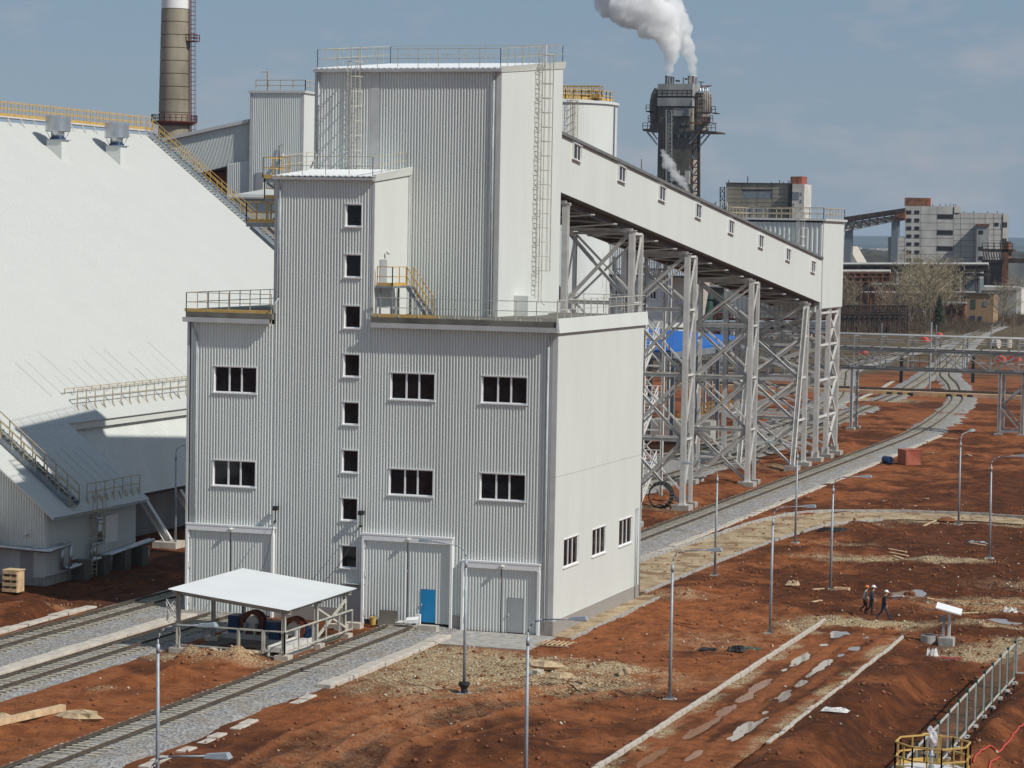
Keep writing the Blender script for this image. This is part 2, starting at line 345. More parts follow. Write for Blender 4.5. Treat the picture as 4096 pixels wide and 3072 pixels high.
def ruts(x, y):
    d = np.hypot(x-36, y+33)-34.5+.7*fbm(x/8, y/8, 91, 2)
    a = np.exp(-(d/4.6)**2)*(1-sst(-12, -4, y))
    d2 = np.hypot(x-15, y-54)-31+.6*fbm(x/8, y/8, 93, 2); a2 = np.exp(-(d2/4.0)**2)*sst(14, 20, x)*(y < 50)
    e2 = a2*(.5*np.sin(d2*4.2)+.35*np.sin(d2*2.35+1)+.4*vnoise(d2*2.6, (x-y)/7, 96))
    return e2+a*(.5*np.sin(d*4.2)+.35*np.sin(d*2.35+1)+.5*vnoise(d*2.6, (x+y)/7, 95)), np.maximum(a, a2)
def gh(x, y):
    x = np.asarray(x, float); y = np.asarray(y, float)
    h = .34*fbm(x/7, y/7, 1, 3)+.30*fbm(x/2.1, y/2.1, 5, 3)+.17*vnoise(x/.8, y/.8, 8)+.10*vnoise(x/.45, y/.45, 9)
    for a, b, sx, sy, z in HEAPS: h = h+z*np.exp(-((x-a)/sx)**2-((y-b)/sy)**2)*(1+.5*fbm(x/.9, y/.9, 12, 3))
    r, a = ruts(x, y); h = h*(1-.5*a)+.22*r
    flat = np.maximum.reduce([band(x, -11.2, -4.6, 1.2)*band(y, -90, 175, 5), band(x, -29.5, -16.2, 1.0)*band(y, -90, 175, 5), band(x, -24.2, 1.0, 1.0)*band(y, -1.2, 19.5, 1.0),
                              band(x, -6, 1, .8)*band(y, -6, 0, .6), band(x, 12.6, 19.6, .8)*band(y, -90, 9, 4), sst(190, 260, y), band(x, -48, -35, 1)*band(y, 4, 60, 2)])
    for (ax, ay), (bx, by) in zip(R2C, R2C[1:]):
        tt = np.clip(((x-ax)*(bx-ax)+(y-ay)*(by-ay))/((bx-ax)**2+(by-ay)**2), 0, 1); dd = np.hypot(x-ax-tt*(bx-ax), y-ay-tt*(by-ay)); flat = np.maximum(flat, 1-sst(3.2, 4.6, dd))
    h = h*(1-flat*.93)
    h = h - .25*flat*band(x, 13.75, 18.6, .15)*band(y, -90, 10, 1)
    for a, b_, ln, wd, mud in PUD:
        if b_ > 13: h = h-.2*np.exp(-(((x-a)/wd)**2+((y-b_)/ln)**2)**1.3)
    h = h - .95*band(x, 23, 26.4, 1.6)*band(y, -60, -4, 6) + .25*band(x, 20, 21.4, .9)*band(y, -60, -6, 6) - .7*band(x, 29.5, 33, 1.4)*band(y, -60, -2, 6)
    far = sst(230, 420, np.hypot(x*.6, y)); h = h*(1-far)
    return h
def lines(lo, hi, step, out, grow=1.12):
    a = list(np.arange(lo, hi+1e-6, step)); s_ = step
    while a[-1] < out: s_ *= grow; a.append(a[-1]+s_)
    b = []; s_ = step; x = lo
    while x > -out: s_ *= grow; x -= s_; b.append(x)
    return np.array(b[::-1]+a)
gx = lines(-37, 37, .23, 9000, 1.14); gy = np.concatenate([lines(-62, 46, .24, 67, 1.12)[10:], np.arange(67, 262, 1.0)]); gy = np.unique(np.sort(gy))
b = []; y = 262.; s_ = 1.2
while y < 12000: b.append(y); s_ *= 1.1; y += s_
pre = []; y = gy[0]; s_ = 1
while y > -600: s_ *= 1.35; y -= s_; pre.append(y)
gy = np.concatenate([pre[::-1], gy, b])
X, Y = np.meshgrid(gx, gy); Z = gh(X, Y); nx, ny = len(gx), len(gy)
me = bpy.data.meshes.new('ground')
me.vertices.add(nx*ny); me.vertices.foreach_set('co', np.stack([X, Y, Z], -1).ravel().astype(np.float32))
i, j = np.meshgrid(np.arange(nx-1), np.arange(ny-1)); k = (j*nx+i).ravel()
q = np.stack([k, k+1, k+nx+1, k+nx], 1).astype(np.int32)
me.loops.add(q.size); me.loops.foreach_set('vertex_index', q.ravel()); me.polygons.add(len(q)); me.polygons.foreach_set('loop_start', np.arange(len(q), dtype=np.int32)*4)
me.update(calc_edges=True); me.polygons.foreach_set('use_smooth', [True]*len(q))
def setattr_f(me, name, val):
    a = me.attributes.new(name, 'FLOAT', 'POINT'); a.data.foreach_set('value', np.asarray(val, np.float32).ravel())
G = [(14.8, 12.3, 3.6, 1.9, 1), (12.6, 9, 1.5, 2, .6), (18.3, 14, 2, 1.2, .5), (25, 6.5, 3, 2.6, 1), (23.3, 3.2, 2, 1.2, .9), (27.5, 10, 3, 1.3, .8), (30, 16, 4, 1.6, .9), (23.5, 14.5, 2.6, .9, .7),
     (-2.6, -9.5, 4.5, 3.4, 1.0), (-2, -17, 3.4, 5.5, .8), (3, -14, 4, 3, .45), (-14, -15.8, 5, 1.7, .75), (9, 46, 5, 1.8, .8), (16, 47, 3, 1.6, .8), (3, 68, 4, 3, .7), (12, 73, 9, 1.2, .7), (6, 55, 3, 1.2, .5),
     (6.2, -10, 2.4, 1.0, .7), (9, 3, 4, 5, .3), (8, -14, 3, 4, .25), (22, 26, 7, 3, .35), (-6.5, 24, 1, 9, .2), (-26, 236, 6, 6, .9), (-38, 262, 7, 8, .7), (-31.5, -3, 4, 1.5, .35), (-15, -27, 1, 1, .5), (2, -9, 3, 1.2, .5), (28, 35, 9, 3, .5), (-13.5, 72, 3, 3, .45), (-13.5, 118, 3, 4, .4), (2, 20, 2.5, 3, .45)]
g = sum(z*np.exp(-((X-a)/sx)**2-((Y-b_)/sy)**2) for a, b_, sx, sy, z in G)
r_, ra = ruts(X, Y); g = g+.22*ra
wet_dark = .35+.75*fbm(X/13, Y/13, 33, 3)+.45*band(X, 19.2, 60, 2)*band(Y, -70, 60, 8)+.35*band(X, 8, 60, 4)*band(Y, 20, 120, 8)+.3*band(X, 3, 13, 2)*band(Y, -45, -18, 6)+.3*band(X, 12, 40, 3)*band(Y, 14, 45, 5)+.55*band(X, -36, -24, 1)*band(Y, -2, 60, 2)-.35*band(X, 1, 11, 2)*band(Y, -8, 22, 5)-.3*band(X, -19, -11, 1)*band(Y, -50, -14, 3)  # wet soil, plus darker bands, one of them between building and annex
setattr_f(me, 'rut', np.clip(r_*2.2, 0, 1)); setattr_f(me, 'gravel', g); setattr_f(me, 'wet_dark', wet_dark)
scrub = sst(255, 330, Y+12*fbm(X/20, Y/20, 44, 2))*np.clip(.35+sst(360, 480, Y)+(X < -42)*.8+.5*fbm(X/30, Y/30, 3, 2), 0, 1); setattr_f(me, 'scrub', scrub)
ground = bpy.data.objects.new('ground', me); col.objects.link(ground); ground['kind'] = 'structure'

def soil(name, base=None):
    m = bpy.data.materials.new(name); n, l, b = nodes_of(m)
    t = n.new('ShaderNodeTexCoord')
    def nz(scale, detail=6, rough=.6, stretch=None):
        x = n.new('ShaderNodeTexNoise'); x.inputs['Scale'].default_value = scale; x.inputs['Detail'].default_value = detail; x.inputs['Roughness'].default_value = rough
        l(t.outputs['Object'], x.inputs['Vector']); return x.outputs[0]
    def at(nm): x = n.new('ShaderNodeAttribute'); x.attribute_name = nm; return x.outputs['Fac']
    def mth(op, a, b_=None, c=None):
        x = n.new('ShaderNodeMath'); x.operation = op
        for i, q in enumerate((a, b_, c)):
            if q is None: continue
            if isinstance(q, (int, float)): x.inputs[i].default_value = q
            else: l(q, x.inputs[i])
        return x.outputs[0]
    def rng(v, a, b_, c=0, d=1): x = n.new('ShaderNodeMapRange'); l(v, x.inputs[0]); x.inputs[1].default_value = a; x.inputs[2].default_value = b_; x.inputs[3].default_value = c; x.inputs[4].default_value = d; return x.outputs[0]
    def mix(f, a, b_):
        x = n.new('ShaderNodeMix'); x.data_type = 'RGBA'
        l(f, x.inputs[0])
        for i, q in ((6, a), (7, b_)):
            if isinstance(q, tuple): x.inputs[i].default_value = (*q, 1)
            else: l(q, x.inputs[i])
        return x.outputs[2]
    return m, n, l, b, t, nz, at, mth, rng, mix
m, n, l, b, t, nz, at, mth, rng, mix = soil('red_soil')
big = nz(.16, 8, .62); mid = nz(.8, 9, .68); fine = nz(4.5, 7, .72); spk = nz(9, 3, .6)
c = mix(rng(mid, .40, .60), (.205, .067, .024), (.36, .125, .046))
f = mth('ADD', at('wet_dark'), mth('MULTIPLY', mth('SUBTRACT', big, .5), 4.2)); f = mth('ADD', f, mth('MULTIPLY', mth('SUBTRACT', mid, .5), 1.8))
c = mix(rng(f, .20, .58), c, mix(rng(mid, .42, .6), (.075, .026, .012), (.15, .048, .017)))
c = mix(rng(nz(1.9, 8, .7), .60, .68, 0, .7), c, (.06, .024, .012))
c = mix(rng(fine, .58, .70, 0, .6), c, (.06, .024, .012)); c = mix(rng(fine, .40, .31, 0, .5), c, (.43, .17, .065))  # dark speckle paints the small shadows of rough soil
c = mix(mth('MULTIPLY', at('rut'), rng(mid, .3, .6, .4, .9)), c, (.35, .125, .047))
gv = mth('MULTIPLY', at('gravel'), rng(mth('ADD', mid, mth('MULTIPLY', spk, .8)), .70, 1.0)); stones = mix(rng(spk, .42, .60), (.25, .165, .085), (.62, .50, .31))
c = mix(rng(gv, .10, .55, 0, .95), c, stones)
vo = n.new('ShaderNodeTexVoronoi'); vo.inputs['Scale'].default_value = 1.5; vo.inputs['Randomness'].default_value = 1; l(t.outputs['Object'], vo.inputs['Vector'])
c = mix(rng(vo.outputs['Distance'], .055, .035, 0, .8), c, (.50, .36, .22))
sc_ = mix(rng(nz(.35, 6), .35, .65), (.075, .055, .035), (.17, .125, .07)); c = mix(at('scrub'), c, sc_)
l(c, b.inputs['Base Color']); b.inputs['Roughness'].default_value = .93; b.inputs['Specular IOR Level'].default_value = .15
bp = n.new('ShaderNodeBump'); bp.inputs['Strength'].default_value = 1; bp.inputs['Distance'].default_value = .3; l(mth('ADD', mth('MULTIPLY', mid, .9), mth('MULTIPLY', fine, .6)), bp.inputs['Height']); l(bp.outputs[0], b.inputs['Normal'])
MAT['red_soil'] = m; me.materials.append(m)
m, n, l, b, t, nz, at, mth, rng, mix = soil('ballast')
vo = n.new('ShaderNodeTexVoronoi'); vo.inputs['Scale'].default_value = 7; l(t.outputs['Object'], vo.inputs['Vector']); hs = n.new('ShaderNodeSeparateColor'); l(vo.outputs['Color'], hs.inputs[0])
c = mix(hs.outputs[0], (.17, .165, .165), (.41, .40, .385)); c = mix(rng(nz(.5, 7, .65), .45, .68, 0, .65), c, (.27, .215, .155)); c = mix(rng(nz(1.7, 5), .66, .8, 0, .8), c, (.20, .085, .04)); l(c, b.inputs['Base Color'])
b.inputs['Roughness'].default_value = .95; b.inputs['Specular IOR Level'].default_value = .15
bp = n.new('ShaderNodeBump'); bp.inputs['Strength'].default_value = .9; bp.inputs['Distance'].default_value = .08; l(vo.outputs['Distance'], bp.inputs['Height']); l(bp.outputs[0], b.inputs['Normal']); MAT['ballast'] = m
m, n, l, b, t, nz, at, mth, rng, mix = soil('sandy_gravel')
c = mix(rng(nz(.6, 7, .65), .38, .62), (.26, .17, .082), (.44, .335, .20)); c = mix(rng(nz(6, 4, .6), .45, .65, 0, .7), c, (.56, .46, .31)); c = mix(rng(nz(.45, 8, .65), .50, .60, 0, .8), c, (.17, .085, .038)); l(c, b.inputs['Base Color'])
b.inputs['Roughness'].default_value = .95; bp = n.new('ShaderNodeBump'); bp.inputs['Strength'].default_value = .7; bp.inputs['Distance'].default_value = .06; l(nz(4, 6, .7), bp.inputs['Height']); l(bp.outputs[0], b.inputs['Normal']); MAT['sandy_gravel'] = m
m, n, l, b, t, nz, at, mth, rng, mix = soil('road_mud')
mp_ = n.new('ShaderNodeMapping'); mp_.inputs['Scale'].default_value = (2.2, .28, 1); st = n.new('ShaderNodeTexNoise'); st.inputs['Scale'].default_value = 1.1; st.inputs['Detail'].default_value = 7; l(t.outputs['Object'], mp_.inputs[0]); l(mp_.outputs[0], st.inputs['Vector'])
c = mix(rng(st.outputs[0], .35, .65), (.10, .042, .02), (.27, .105, .042)); c = mix(rng(nz(2.5, 6), .58, .74, 0, .7), c, (.36, .22, .11)); c = mix(rng(nz(4, 5, .7), .62, .75, 0, .5), c, (.06, .03, .016)); l(c, b.inputs['Base Color'])
b.inputs['Roughness'].default_value = .85; bp = n.new('ShaderNodeBump'); bp.inputs['Strength'].default_value = .8; bp.inputs['Distance'].default_value = .08; l(mth('ADD', st.outputs[0], nz(4, 6, .7)), bp.inputs['Height']); l(bp.outputs[0], b.inputs['Normal']); MAT['road_mud'] = m

# ---------------------------------------------------------------- paths
def resample(pts, step):
    P = [Vector((p[0], p[1], 0)) for p in pts]; out = []
    for k in range(len(P)-1):
        p0 = P[max(k-1, 0)]; p1 = P[k]; p2 = P[k+1]; p3 = P[min(k+2, len(P)-1)]
        n_ = max(2, int((p2-p1).length/.5))
        for i in range(n_):
            t_ = i/n_; L1 = (p2-p1).length; m1 = (p2-p0)*(L1/max((p2-p0).length, 1e-6)) if k else (p2-p1); m2 = (p3-p1)*(L1/max((p3-p1).length, 1e-6)) if k+2 < len(P) else (p2-p1)
            h00 = 2*t_**3-3*t_**2+1; h10 = t_**3-2*t_**2+t_; h01 = -2*t_**3+3*t_**2; h11 = t_**3-t_**2
            out.append(p1*h00+m1*h10+p2*h01+m2*h11)
    out.append(P[-1]); res = [out[0]]; acc = 0
    for a, b_ in zip(out, out[1:]):
        d = (b_-a).length
        while acc+d >= step:
            t_ = (step-acc)/d; a = a.lerp(b_, t_); res.append(a.copy()); d = (b_-a).length; acc = 0
        acc += d
    return res
def frames(pts):
    o = []
    for i, p in enumerate(pts):
        d = (pts[min(i+1, len(pts)-1)]-pts[max(i-1, 0)]).normalized(); o.append((p, d, Vector((d.y, -d.x, 0))))     # right-hand side
    return o
def sheet(name, path, step, section, mat, jitter=0, zfun=None, kind='structure', seed=3):    # section: (offset to the right, z)
    fr = frames(resample(path, step)); mb = MB(); nsec = len(section)
    for i, (p, d, r) in enumerate(fr):
        for j, (o_, z) in enumerate(section):
            if jitter and j in (0, nsec-1): o_ += jitter*(2*float(vnoise(p.y/2.3+seed*11, j*7.3, seed))+float(.45*vnoise(p.y/.9+seed, j*3.1, seed+5)))
            x, y_ = p.x+r.x*o_, p.y+r.y*o_; mb.v.append((x, y_, z))
    if zfun:
        a = np.array(mb.v); a[:, 2] += zfun(a[:, 0], a[:, 1]); mb.v = [tuple(q_) for q_ in a]
    for i in range(len(fr)-1):
        for j in range(nsec-1): k = i*nsec+j; mb.f.append((k, k+1, k+nsec+1, k+nsec))
    return struct(mb, name, mat, kind, smooth=True)
PC = [(-8.72, -75), (-8.72, -40), (-8.72, 60), (-8.72, 160), (-9.4, 181), (-12, 214), (-14.8, 241), (-17.2, 255), (-22, 282), (-28.9, 316), (-39, 395), (-47, 455), (-56, 540), (-66, 640)]
PB = [(-20.1, -75), (-20.1, 60), (-20.1, 150), (-22, 191), (-23.3, 210), (-24.8, 244), (-26, 259), (-30.4, 305), (-38.4, 382), (-47.5, 455), (-57, 540)]
PA = [(-26.5, -75), (-26.5, 60), (-26.5, 170), (-31, 230), (-42, 290), (-47.4, 320), (-50, 368), (-51.2, 420), (-54, 508), (-60, 600)]
bn = lambda x, y: .05*fbm(x/1.1, y/1.1, 61, 3)
sheet('ballast_bed', [(-8, -75), (-8, 160)]+[(x+.5, y) for x, y in PC[4:]], .8, [(-2.5, -.12), (-2.0, .09), (-1.2, .15), (0, .16), (1.2, .15), (2.1, .10), (2.75, -.12)], 'ballast', .6, bn, seed=3)
sheet('ballast_bed', [(-23, -75), (-23, 152)], .8, [(-6.0, -.12), (-5.2, .10), (-3.5, .14), (-1.5, .12), (1, .13), (3, .15), (4.6, .09), (5.7, -.12)], 'ballast', .6, bn, seed=5)
sheet('ballast_bed', [(-23.6, 150), (-24, 170)]+[(x-.4, y) for x, y in PB[3:]], .8, [(-2.6, -.12), (-1.9, .11), (0, .15), (1.9, .11), (2.8, -.12)], 'ballast', .6, bn, seed=6)
sheet('ballast_bed', [(-26.5, 150)]+PA[2:], .8, [(-3.2, -.12), (-2.4, .11), (0, .15), (2.4, .11), (3.2, -.12)], 'ballast', .4, bn, seed=7)

slp = MB().box(-1.35, -.095, 0, 1.35, .095, .10); slp.v = [(x, y, z) for x, y, z in slp.v]
SLP = None
def track(path, label, spans, name='railway_track'):
    global SLP
    fr = frames(resample(path, .25)); T = thing(name, label, 'railway', (path[0][0], path[0][1], 0), 'railway tracks on grey ballast'); o0 = ORG[T]
    sec = [(-.036, .30), (.036, .30), (.036, .265), (.01, .255), (.01, .20), (.07, .18), (-.07, .18), (-.01, .20), (-.01, .255), (-.036, .265)]
    fr2 = fr[::8]
    for g_ in (-.76, .76):
        mb = MB(); k_ = len(sec)
        for p, d, r in fr2:
            for a, z in sec: mb.v.append((p.x+r.x*(g_+a), p.y+r.y*(g_+a), z+.08))
        for i in range(len(fr2)-1):
            for j in range(k_): q_ = (j+1) % k_; mb.f.append((i*k_+j, i*k_+q_, (i+1)*k_+q_, (i+1)*k_+j))
        mb.build('rail', 'rail_steel', T)
    rest = MB(); rnd = random.Random(len(label)); cnt = 0
    for idx, (p, d, r) in enumerate(frames(resample(path, .56))):
        z = .078+rnd.uniform(-.035, .03); az = math.atan2(r.y, r.x)+rnd.uniform(-.02, .02)
        if any(a <= p.y <= b_ for a, b_ in spans) and cnt < 295:
            if SLP is None:
                SLP = slp.build('sleeper', 'sleeper'); SLP.parent = T; o = SLP
            else: o = bpy.data.objects.new('sleeper', SLP.data); col.objects.link(o); o.parent = T
            o.location = (p.x-o0.x, p.y-o0.y, z); o.rotation_euler = (0, 0, az); cnt += 1
        elif p.y > 18.4 or p.y < -.6:
            c_, s2 = math.cos(az), math.sin(az); k_ = len(rest.v)
            rest.v += [(p.x+c_*a-s2*b_, p.y+s2*a+c_*b_, z+zz) for a, b_, zz in ((-1.35, -.11, .1), (1.35, -.11, .1), (1.35, .11, .1), (-1.35, .11, .1), (-1.35, -.11, 0), (1.35, -.11, 0), (1.35, .11, 0), (-1.35, .11, 0))]
            rest.f += [(k_, k_+1, k_+2, k_+3), (k_, k_+4, k_+5, k_+1), (k_+1, k_+5, k_+6, k_+2), (k_+2, k_+6, k_+7, k_+3), (k_+3, k_+7, k_+4, k_)]
    if rest.f: rest.build('far_sleepers', 'sleeper', T, kind='stuff')
    return T
def cut(path, y0, y1): return [(path[0][0], y0)]+[q_ for q_ in path if y0 < q_[1] < y1]+[(path[0][0], y1)] if y1 < 150 else [(path[0][0], y0)]+[q_ for q_ in path if q_[1] > y0]
track(cut(PC, -60, -.35), 'railway track running into the gate that has the blue wicket door', [(-46, -.4)])
track(cut(PC, 18.6, 999), 'railway track along the trestle legs, bending away past the red container', [(20, 150)])
track(cut(PB, -60, -.35), 'railway track running past the winch shelter corner into the gate behind it', [(-36, -.4)])
track(cut(PB, 18.6, 999), 'railway track passing under the sloping gallery between the trestle legs', [(60, 150)])
track(cut(PA, -60, 999), 'railway track in the building shade beside the large white shed', [(-30, 20)])

# ---------------------------------------------------------------- roads, puddles, kerbs, slabs
RP = [(16.2, -70), (16.2, -30), (16.2, 0), (16.25, 12.5)]
def rz(x, y):
    h = .06+.06*fbm(x/1.3, y/1.9, 71, 3)+.035*vnoise(x/.35, y/.5, 75)
    c_ = 16.25; stra = 1-sst(7, 12, y); h = h*stra+(gh(x, y)+.02)*(1-stra)-.25*sst(11.2, 12.4, y)
    for o_ in (-1.35, .15, 1.25): h = h-.055*np.exp(-((x-c_-o_+.15*np.sin(y/5))/.28)**2)*stra
    for a, b_, ln, wd, mud in PUD: h = h-.15*np.exp(-(((x-a)/(.55*wd))**2+((y-b_)/(.8*ln))**2)**1.1)*(1+1.1*fbm(x/.45, y/1.2, 78, 3))
    return h
sec = [(o_, 0) for o_ in np.linspace(-2.65, 2.65, 40)]
rd = sheet('dirt_road', RP, .22, sec, 'red_soil', 0, rz).data
vv = np.empty(len(rd.vertices)*3, np.float32); rd.vertices.foreach_get('co', vv); vv = vv.reshape(-1, 3); xv, yv = vv[:, 0], vv[:, 1]
st_ = fbm(xv/.5, yv/6, 83, 3); wt = .08+.8*st_+.5*np.clip((.055-vv[:, 2])/.06, 0, 1)+.9*np.clip(.03-vv[:, 2], 0, .2)*4
setattr_f(rd, 'wet_dark', wt); setattr_f(rd, 'rut', np.clip(.25+1.2*fbm(xv/.7, yv/9, 85, 3), 0, 1)); setattr_f(rd, 'gravel', np.clip(.9*np.exp(-((np.abs(xv-16.2)-2.4)/.5)**2)*(.5+fbm(xv/2, yv/2, 87, 2)), 0, 1)); setattr_f(rd, 'scrub', np.zeros(len(xv)))
for pi_, (a, b_, ln, wd, mud) in enumerate(PUD):
    pz0 = -.012-.0005*pi_+(float(gh(np.array([a]), np.array([b_]))[0])+.10 if b_ > 13 else 0); mb = MB(); k_ = 20; mb.v = [(a, b_, pz0)]; mb.f = []
    for i in range(k_):
        t_ = 2*math.pi*i/k_; q_ = 1.25+.25*math.sin(3*t_+a*5)+.15*math.sin(5*t_+b_); mb.v.append((a+wd*q_*math.cos(t_), b_+ln*q_*math.sin(t_), pz0)); mb.f.append((0, 1+i, 1+(i+1) % k_))
    struct(mb, 'puddle', 'water_mud' if mud else 'water')
UPK = [(-4.9, 19), (-4.8, 35), (-4, 54), (-3.2, 66), (-1, 74.6), (5, 78.8), (11.4, 80), (17, 79.4), (30, 77)]
LOK = [(-.1, 20.5), (0, 29), (.3, 40), (.8, 50.4), (1.5, 58.6), (2.8, 67), (6, 72.4), (12, 74.8), (17.2, 74.4), (30, 72)]
a_ = resample(UPK, .6); b2 = resample(LOK, .6); mb = MB(); N = 150
for i in range(N+1):
    p = a_[int(i/N*(len(a_)-1))]; q_ = b2[int(i/N*(len(b2)-1))]
    for j in range(9):
        v_ = p.lerp(q_, j/8); mb.v.append((v_.x, v_.y, .045+.05*float(fbm(np.array([v_.x/1.5]), np.array([v_.y/1.5]), 81, 3)[0])))
for i in range(N):
    for j in range(8): k = i*9+j; mb.f.append((k, k+1, k+10, k+9))
struct(mb, 'gravel_road', 'sandy_gravel', smooth=True)
def stones(name, label_mat, path, ln, wd, ht, piece, z=0, gap=.03, jit=.02, miss=0.0, y_range=None, rzj=.015):
    par = bpy.data.objects.new(name, None); col.objects.link(par); par['kind'] = 'structure'; ORG[par] = Vector((0, 0, 0)); rnd = random.Random(len(path)*7+int(ln*100)); first = None
    for p, d, r in frames(resample(path, ln)):
        if rnd.random() < miss: continue
        if first is None:
            e = .018; mb = MB(); a, b_ = ln/2-gap/2, wd/2
            mb.hexa([(-a, -b_, -.25), (a, -b_, -.25), (a, b_, -.25), (-a, b_, -.25), (-a, -b_, ht-e), (a, -b_, ht-e), (a, b_, ht-e), (-a, b_, ht-e)])
            mb.hexa([(-a, -b_, ht-e), (a, -b_, ht-e), (a, b_, ht-e), (-a, b_, ht-e), (-a+e, -b_+e, ht), (a-e, -b_+e, ht), (a-e, b_-e, ht), (-a+e, b_-e, ht)])
            first = mb.build(piece, label_mat, par); o = first
        else: o = bpy.data.objects.new(piece, first.data); col.objects.link(o); o.parent = par
        o.location = (p.x+rnd.uniform(-jit, jit), p.y+rnd.uniform(-jit, jit), z+rnd.uniform(-jit, jit)); o.rotation_euler = (rnd.uniform(-.02, .02), rnd.uniform(-.02, .02), math.atan2(d.y, d.x)+rnd.uniform(-rzj, rzj))
    return par
stones('kerb', 'concrete_pale', [(13.42, -44), (13.42, 12.6)], 1.0, .17, .24, 'kerb_stone')
stones('kerb', 'concrete_pale', [(18.95, -26), (18.95, 8)], 1.0, .17, .11, 'kerb_stone', jit=.035)
stones('kerb', 'concrete', UPK, 1.0, .18, .26, 'kerb_stone')
stones('kerb', 'concrete', LOK[:7], 1.0, .17, .18, 'kerb_stone', miss=.06)
stones('kerb', 'concrete', [(1.35, -.2), (1.35, 18.6)], 1.0, .1, .14, 'kerb_stone')
stones('edge_paving', 'concrete_pale', [(-5.35, 20), (-5.2, 45), (-5.1, 66), (-5.2, 120), (-5.6, 170)], 1.0, .55, .10, 'paving_slab', jit=.05, miss=.05)
stones('slab_walkway', 'concrete_pale', [(-21.95, -40), (-21.95, -2.5)], 3.0, .95, .30, 'concrete_slab', jit=.03, z=.05)
stones('slab_edging', 'concrete_pale', [(-5.3, -21), (-5.35, -3.6)], 1.3, .75, .22, 'concrete_slab', jit=.05, miss=.0)
stones('slab_edging', 'concrete_pale', [(-4.7, -46), (-4.9, -24)], 1.2, .5, .05, 'concrete_slab', jit=.08, miss=.25)
stones('slab_edging', 'concrete_pale', [(-29.2, -45), (-29.2, -1)], 1.2, .7, .16, 'concrete_slab', jit=.05, miss=.05)
stones('edge_paving', 'concrete_pale', [(-27, 196), (-29.5, 250), (-33.2, 290)], 1.5, .6, .12, 'paving_slab', jit=.05)
struct(MB().box(-5.6, -5.6, -.1, .35, -.32, .06), 'concrete_apron', 'concrete')
struct(MB().box(.06, -.4, -.1, 1.3, 18.9, .07), 'gravel_strip', 'sandy_gravel')
# ---------------------------------------------------------------- main loading building
XF = (1, 0); NF = (0, -1); YR = (0, 1); NR = (1, 0)
B = thing('loading_building', 'tall white corrugated loading building with stepped towers and three large gates', 'building', (-11.7, 9, 0))
x0 = -23.4; s_of = lambda x: x-x0
FW = [(-21.7, -18.92), (-10.28, -7.52), (-4.59, -1.81)]; FZ = [(13.43, 15.0), (7.78, 9.33)]
SW = [(23.53+.02, 24.86), (20.55, 21.9), (17.54, 18.87), (14.66, 16.0), (11.82, 13.15), (8.97, 10.3), (6.1, 7.43), (3.26, 4.6)]
GT = [(-23.2, -17.7, .06, 5.35, 0), (-11.72, -6.28, .3, 5.35, 1), (-5.42, -.88, .06, 4.1, 2)]
holes = [(s_of(a), s_of(b), z0, z1) for a, b in FW for z0, z1 in FZ] + [(s_of(-13.29), s_of(-12.28), a, b) for a, b in SW] + [(s_of(a), s_of(b), -1, z1) for a, b, z0, z1, _ in GT] + [(s_of(-12.94), s_of(-11.84), -1, 2.3)]
mb = MB(); P = (x0, 0)
ribbed(mb, P, XF, NF, 5.6, .84, 17.62, holes=[h for h in holes if h[0] < 5.6], s_start=.12)
sh = lambda k: [(h[0]-k, h[1]-k, h[2], h[3]) for h in holes]
h2 = [(max(0, a), min(6.3, b), c_, d) for a, b, c_, d in sh(5.6) if b > 0 and a < 6.3]
ribbed(mb, (x0+5.6, 0), XF, NF, 6.3, .84, 26.25, holes=h2)
h3 = [(max(0, a), b, c_, d) for a, b, c_, d in sh(11.9) if b > 0]
ribbed(mb, (x0+11.9, 0), XF, NF, 11.5, .84, 17.62, holes=h3)
mb.build('front_wall', 'white_sheet', B)
RW = [(1.8, 4.72), (7.55, 10.45), (13.32, 16.28)]
mb = MB(); panelled(mb, (0, 0), YR, NR, 18.2, .86, 17.7, 17.7, holes=[(a, b, 3.8, 5.44) for a, b in RW]); mb.build('side_wall', 'panel_white', B)
mb = MB(); ribbed(mb, (0, 18.2), (-1, 0), (0, 1), 23.4, .8, 17.7); mb.build('back_wall', 'white_sheet', B)
mb = MB(); ribbed(mb, (x0, 18.2), (0, -1), (-1, 0), 18.2, .8, 17.7); mb.build('side_wall', 'white_sheet', B)
boxes('corner_trim', 'trim_grey', B, (-.3, -.085, .86, .03, -.004, 17.6), (-23.5, -.09, .3, -23.36, .02, 17.6))
mb = MB(); mb.box(.02, 0, 9.27, .03, 18.2, 9.29); mb.build('panel_joint', 'trim_grey', B)
# brick base
boxes('brick_base', 'plinth', B, (-17.55, -.12, -.2, -12.98, 0, .84), (-6.18, -.12, -.2, -5.5, 0, .84), (-.8, -.12, -.2, .05, 0, .84), (0, .002, -.2, .06, 18.2, .86))
# windows
for a, b in FW:
    for z0, z1 in FZ: window(B, P, XF, NF, s_of(a), s_of(b), z0, z1, 3)
for a, b in SW: window(B, P, XF, NF, s_of(-13.29), s_of(-12.28), a, b, 1)
for a, b in RW: window(B, (0, 0), YR, NR, a, b, 3.8, 5.44, 3, proud=.03)
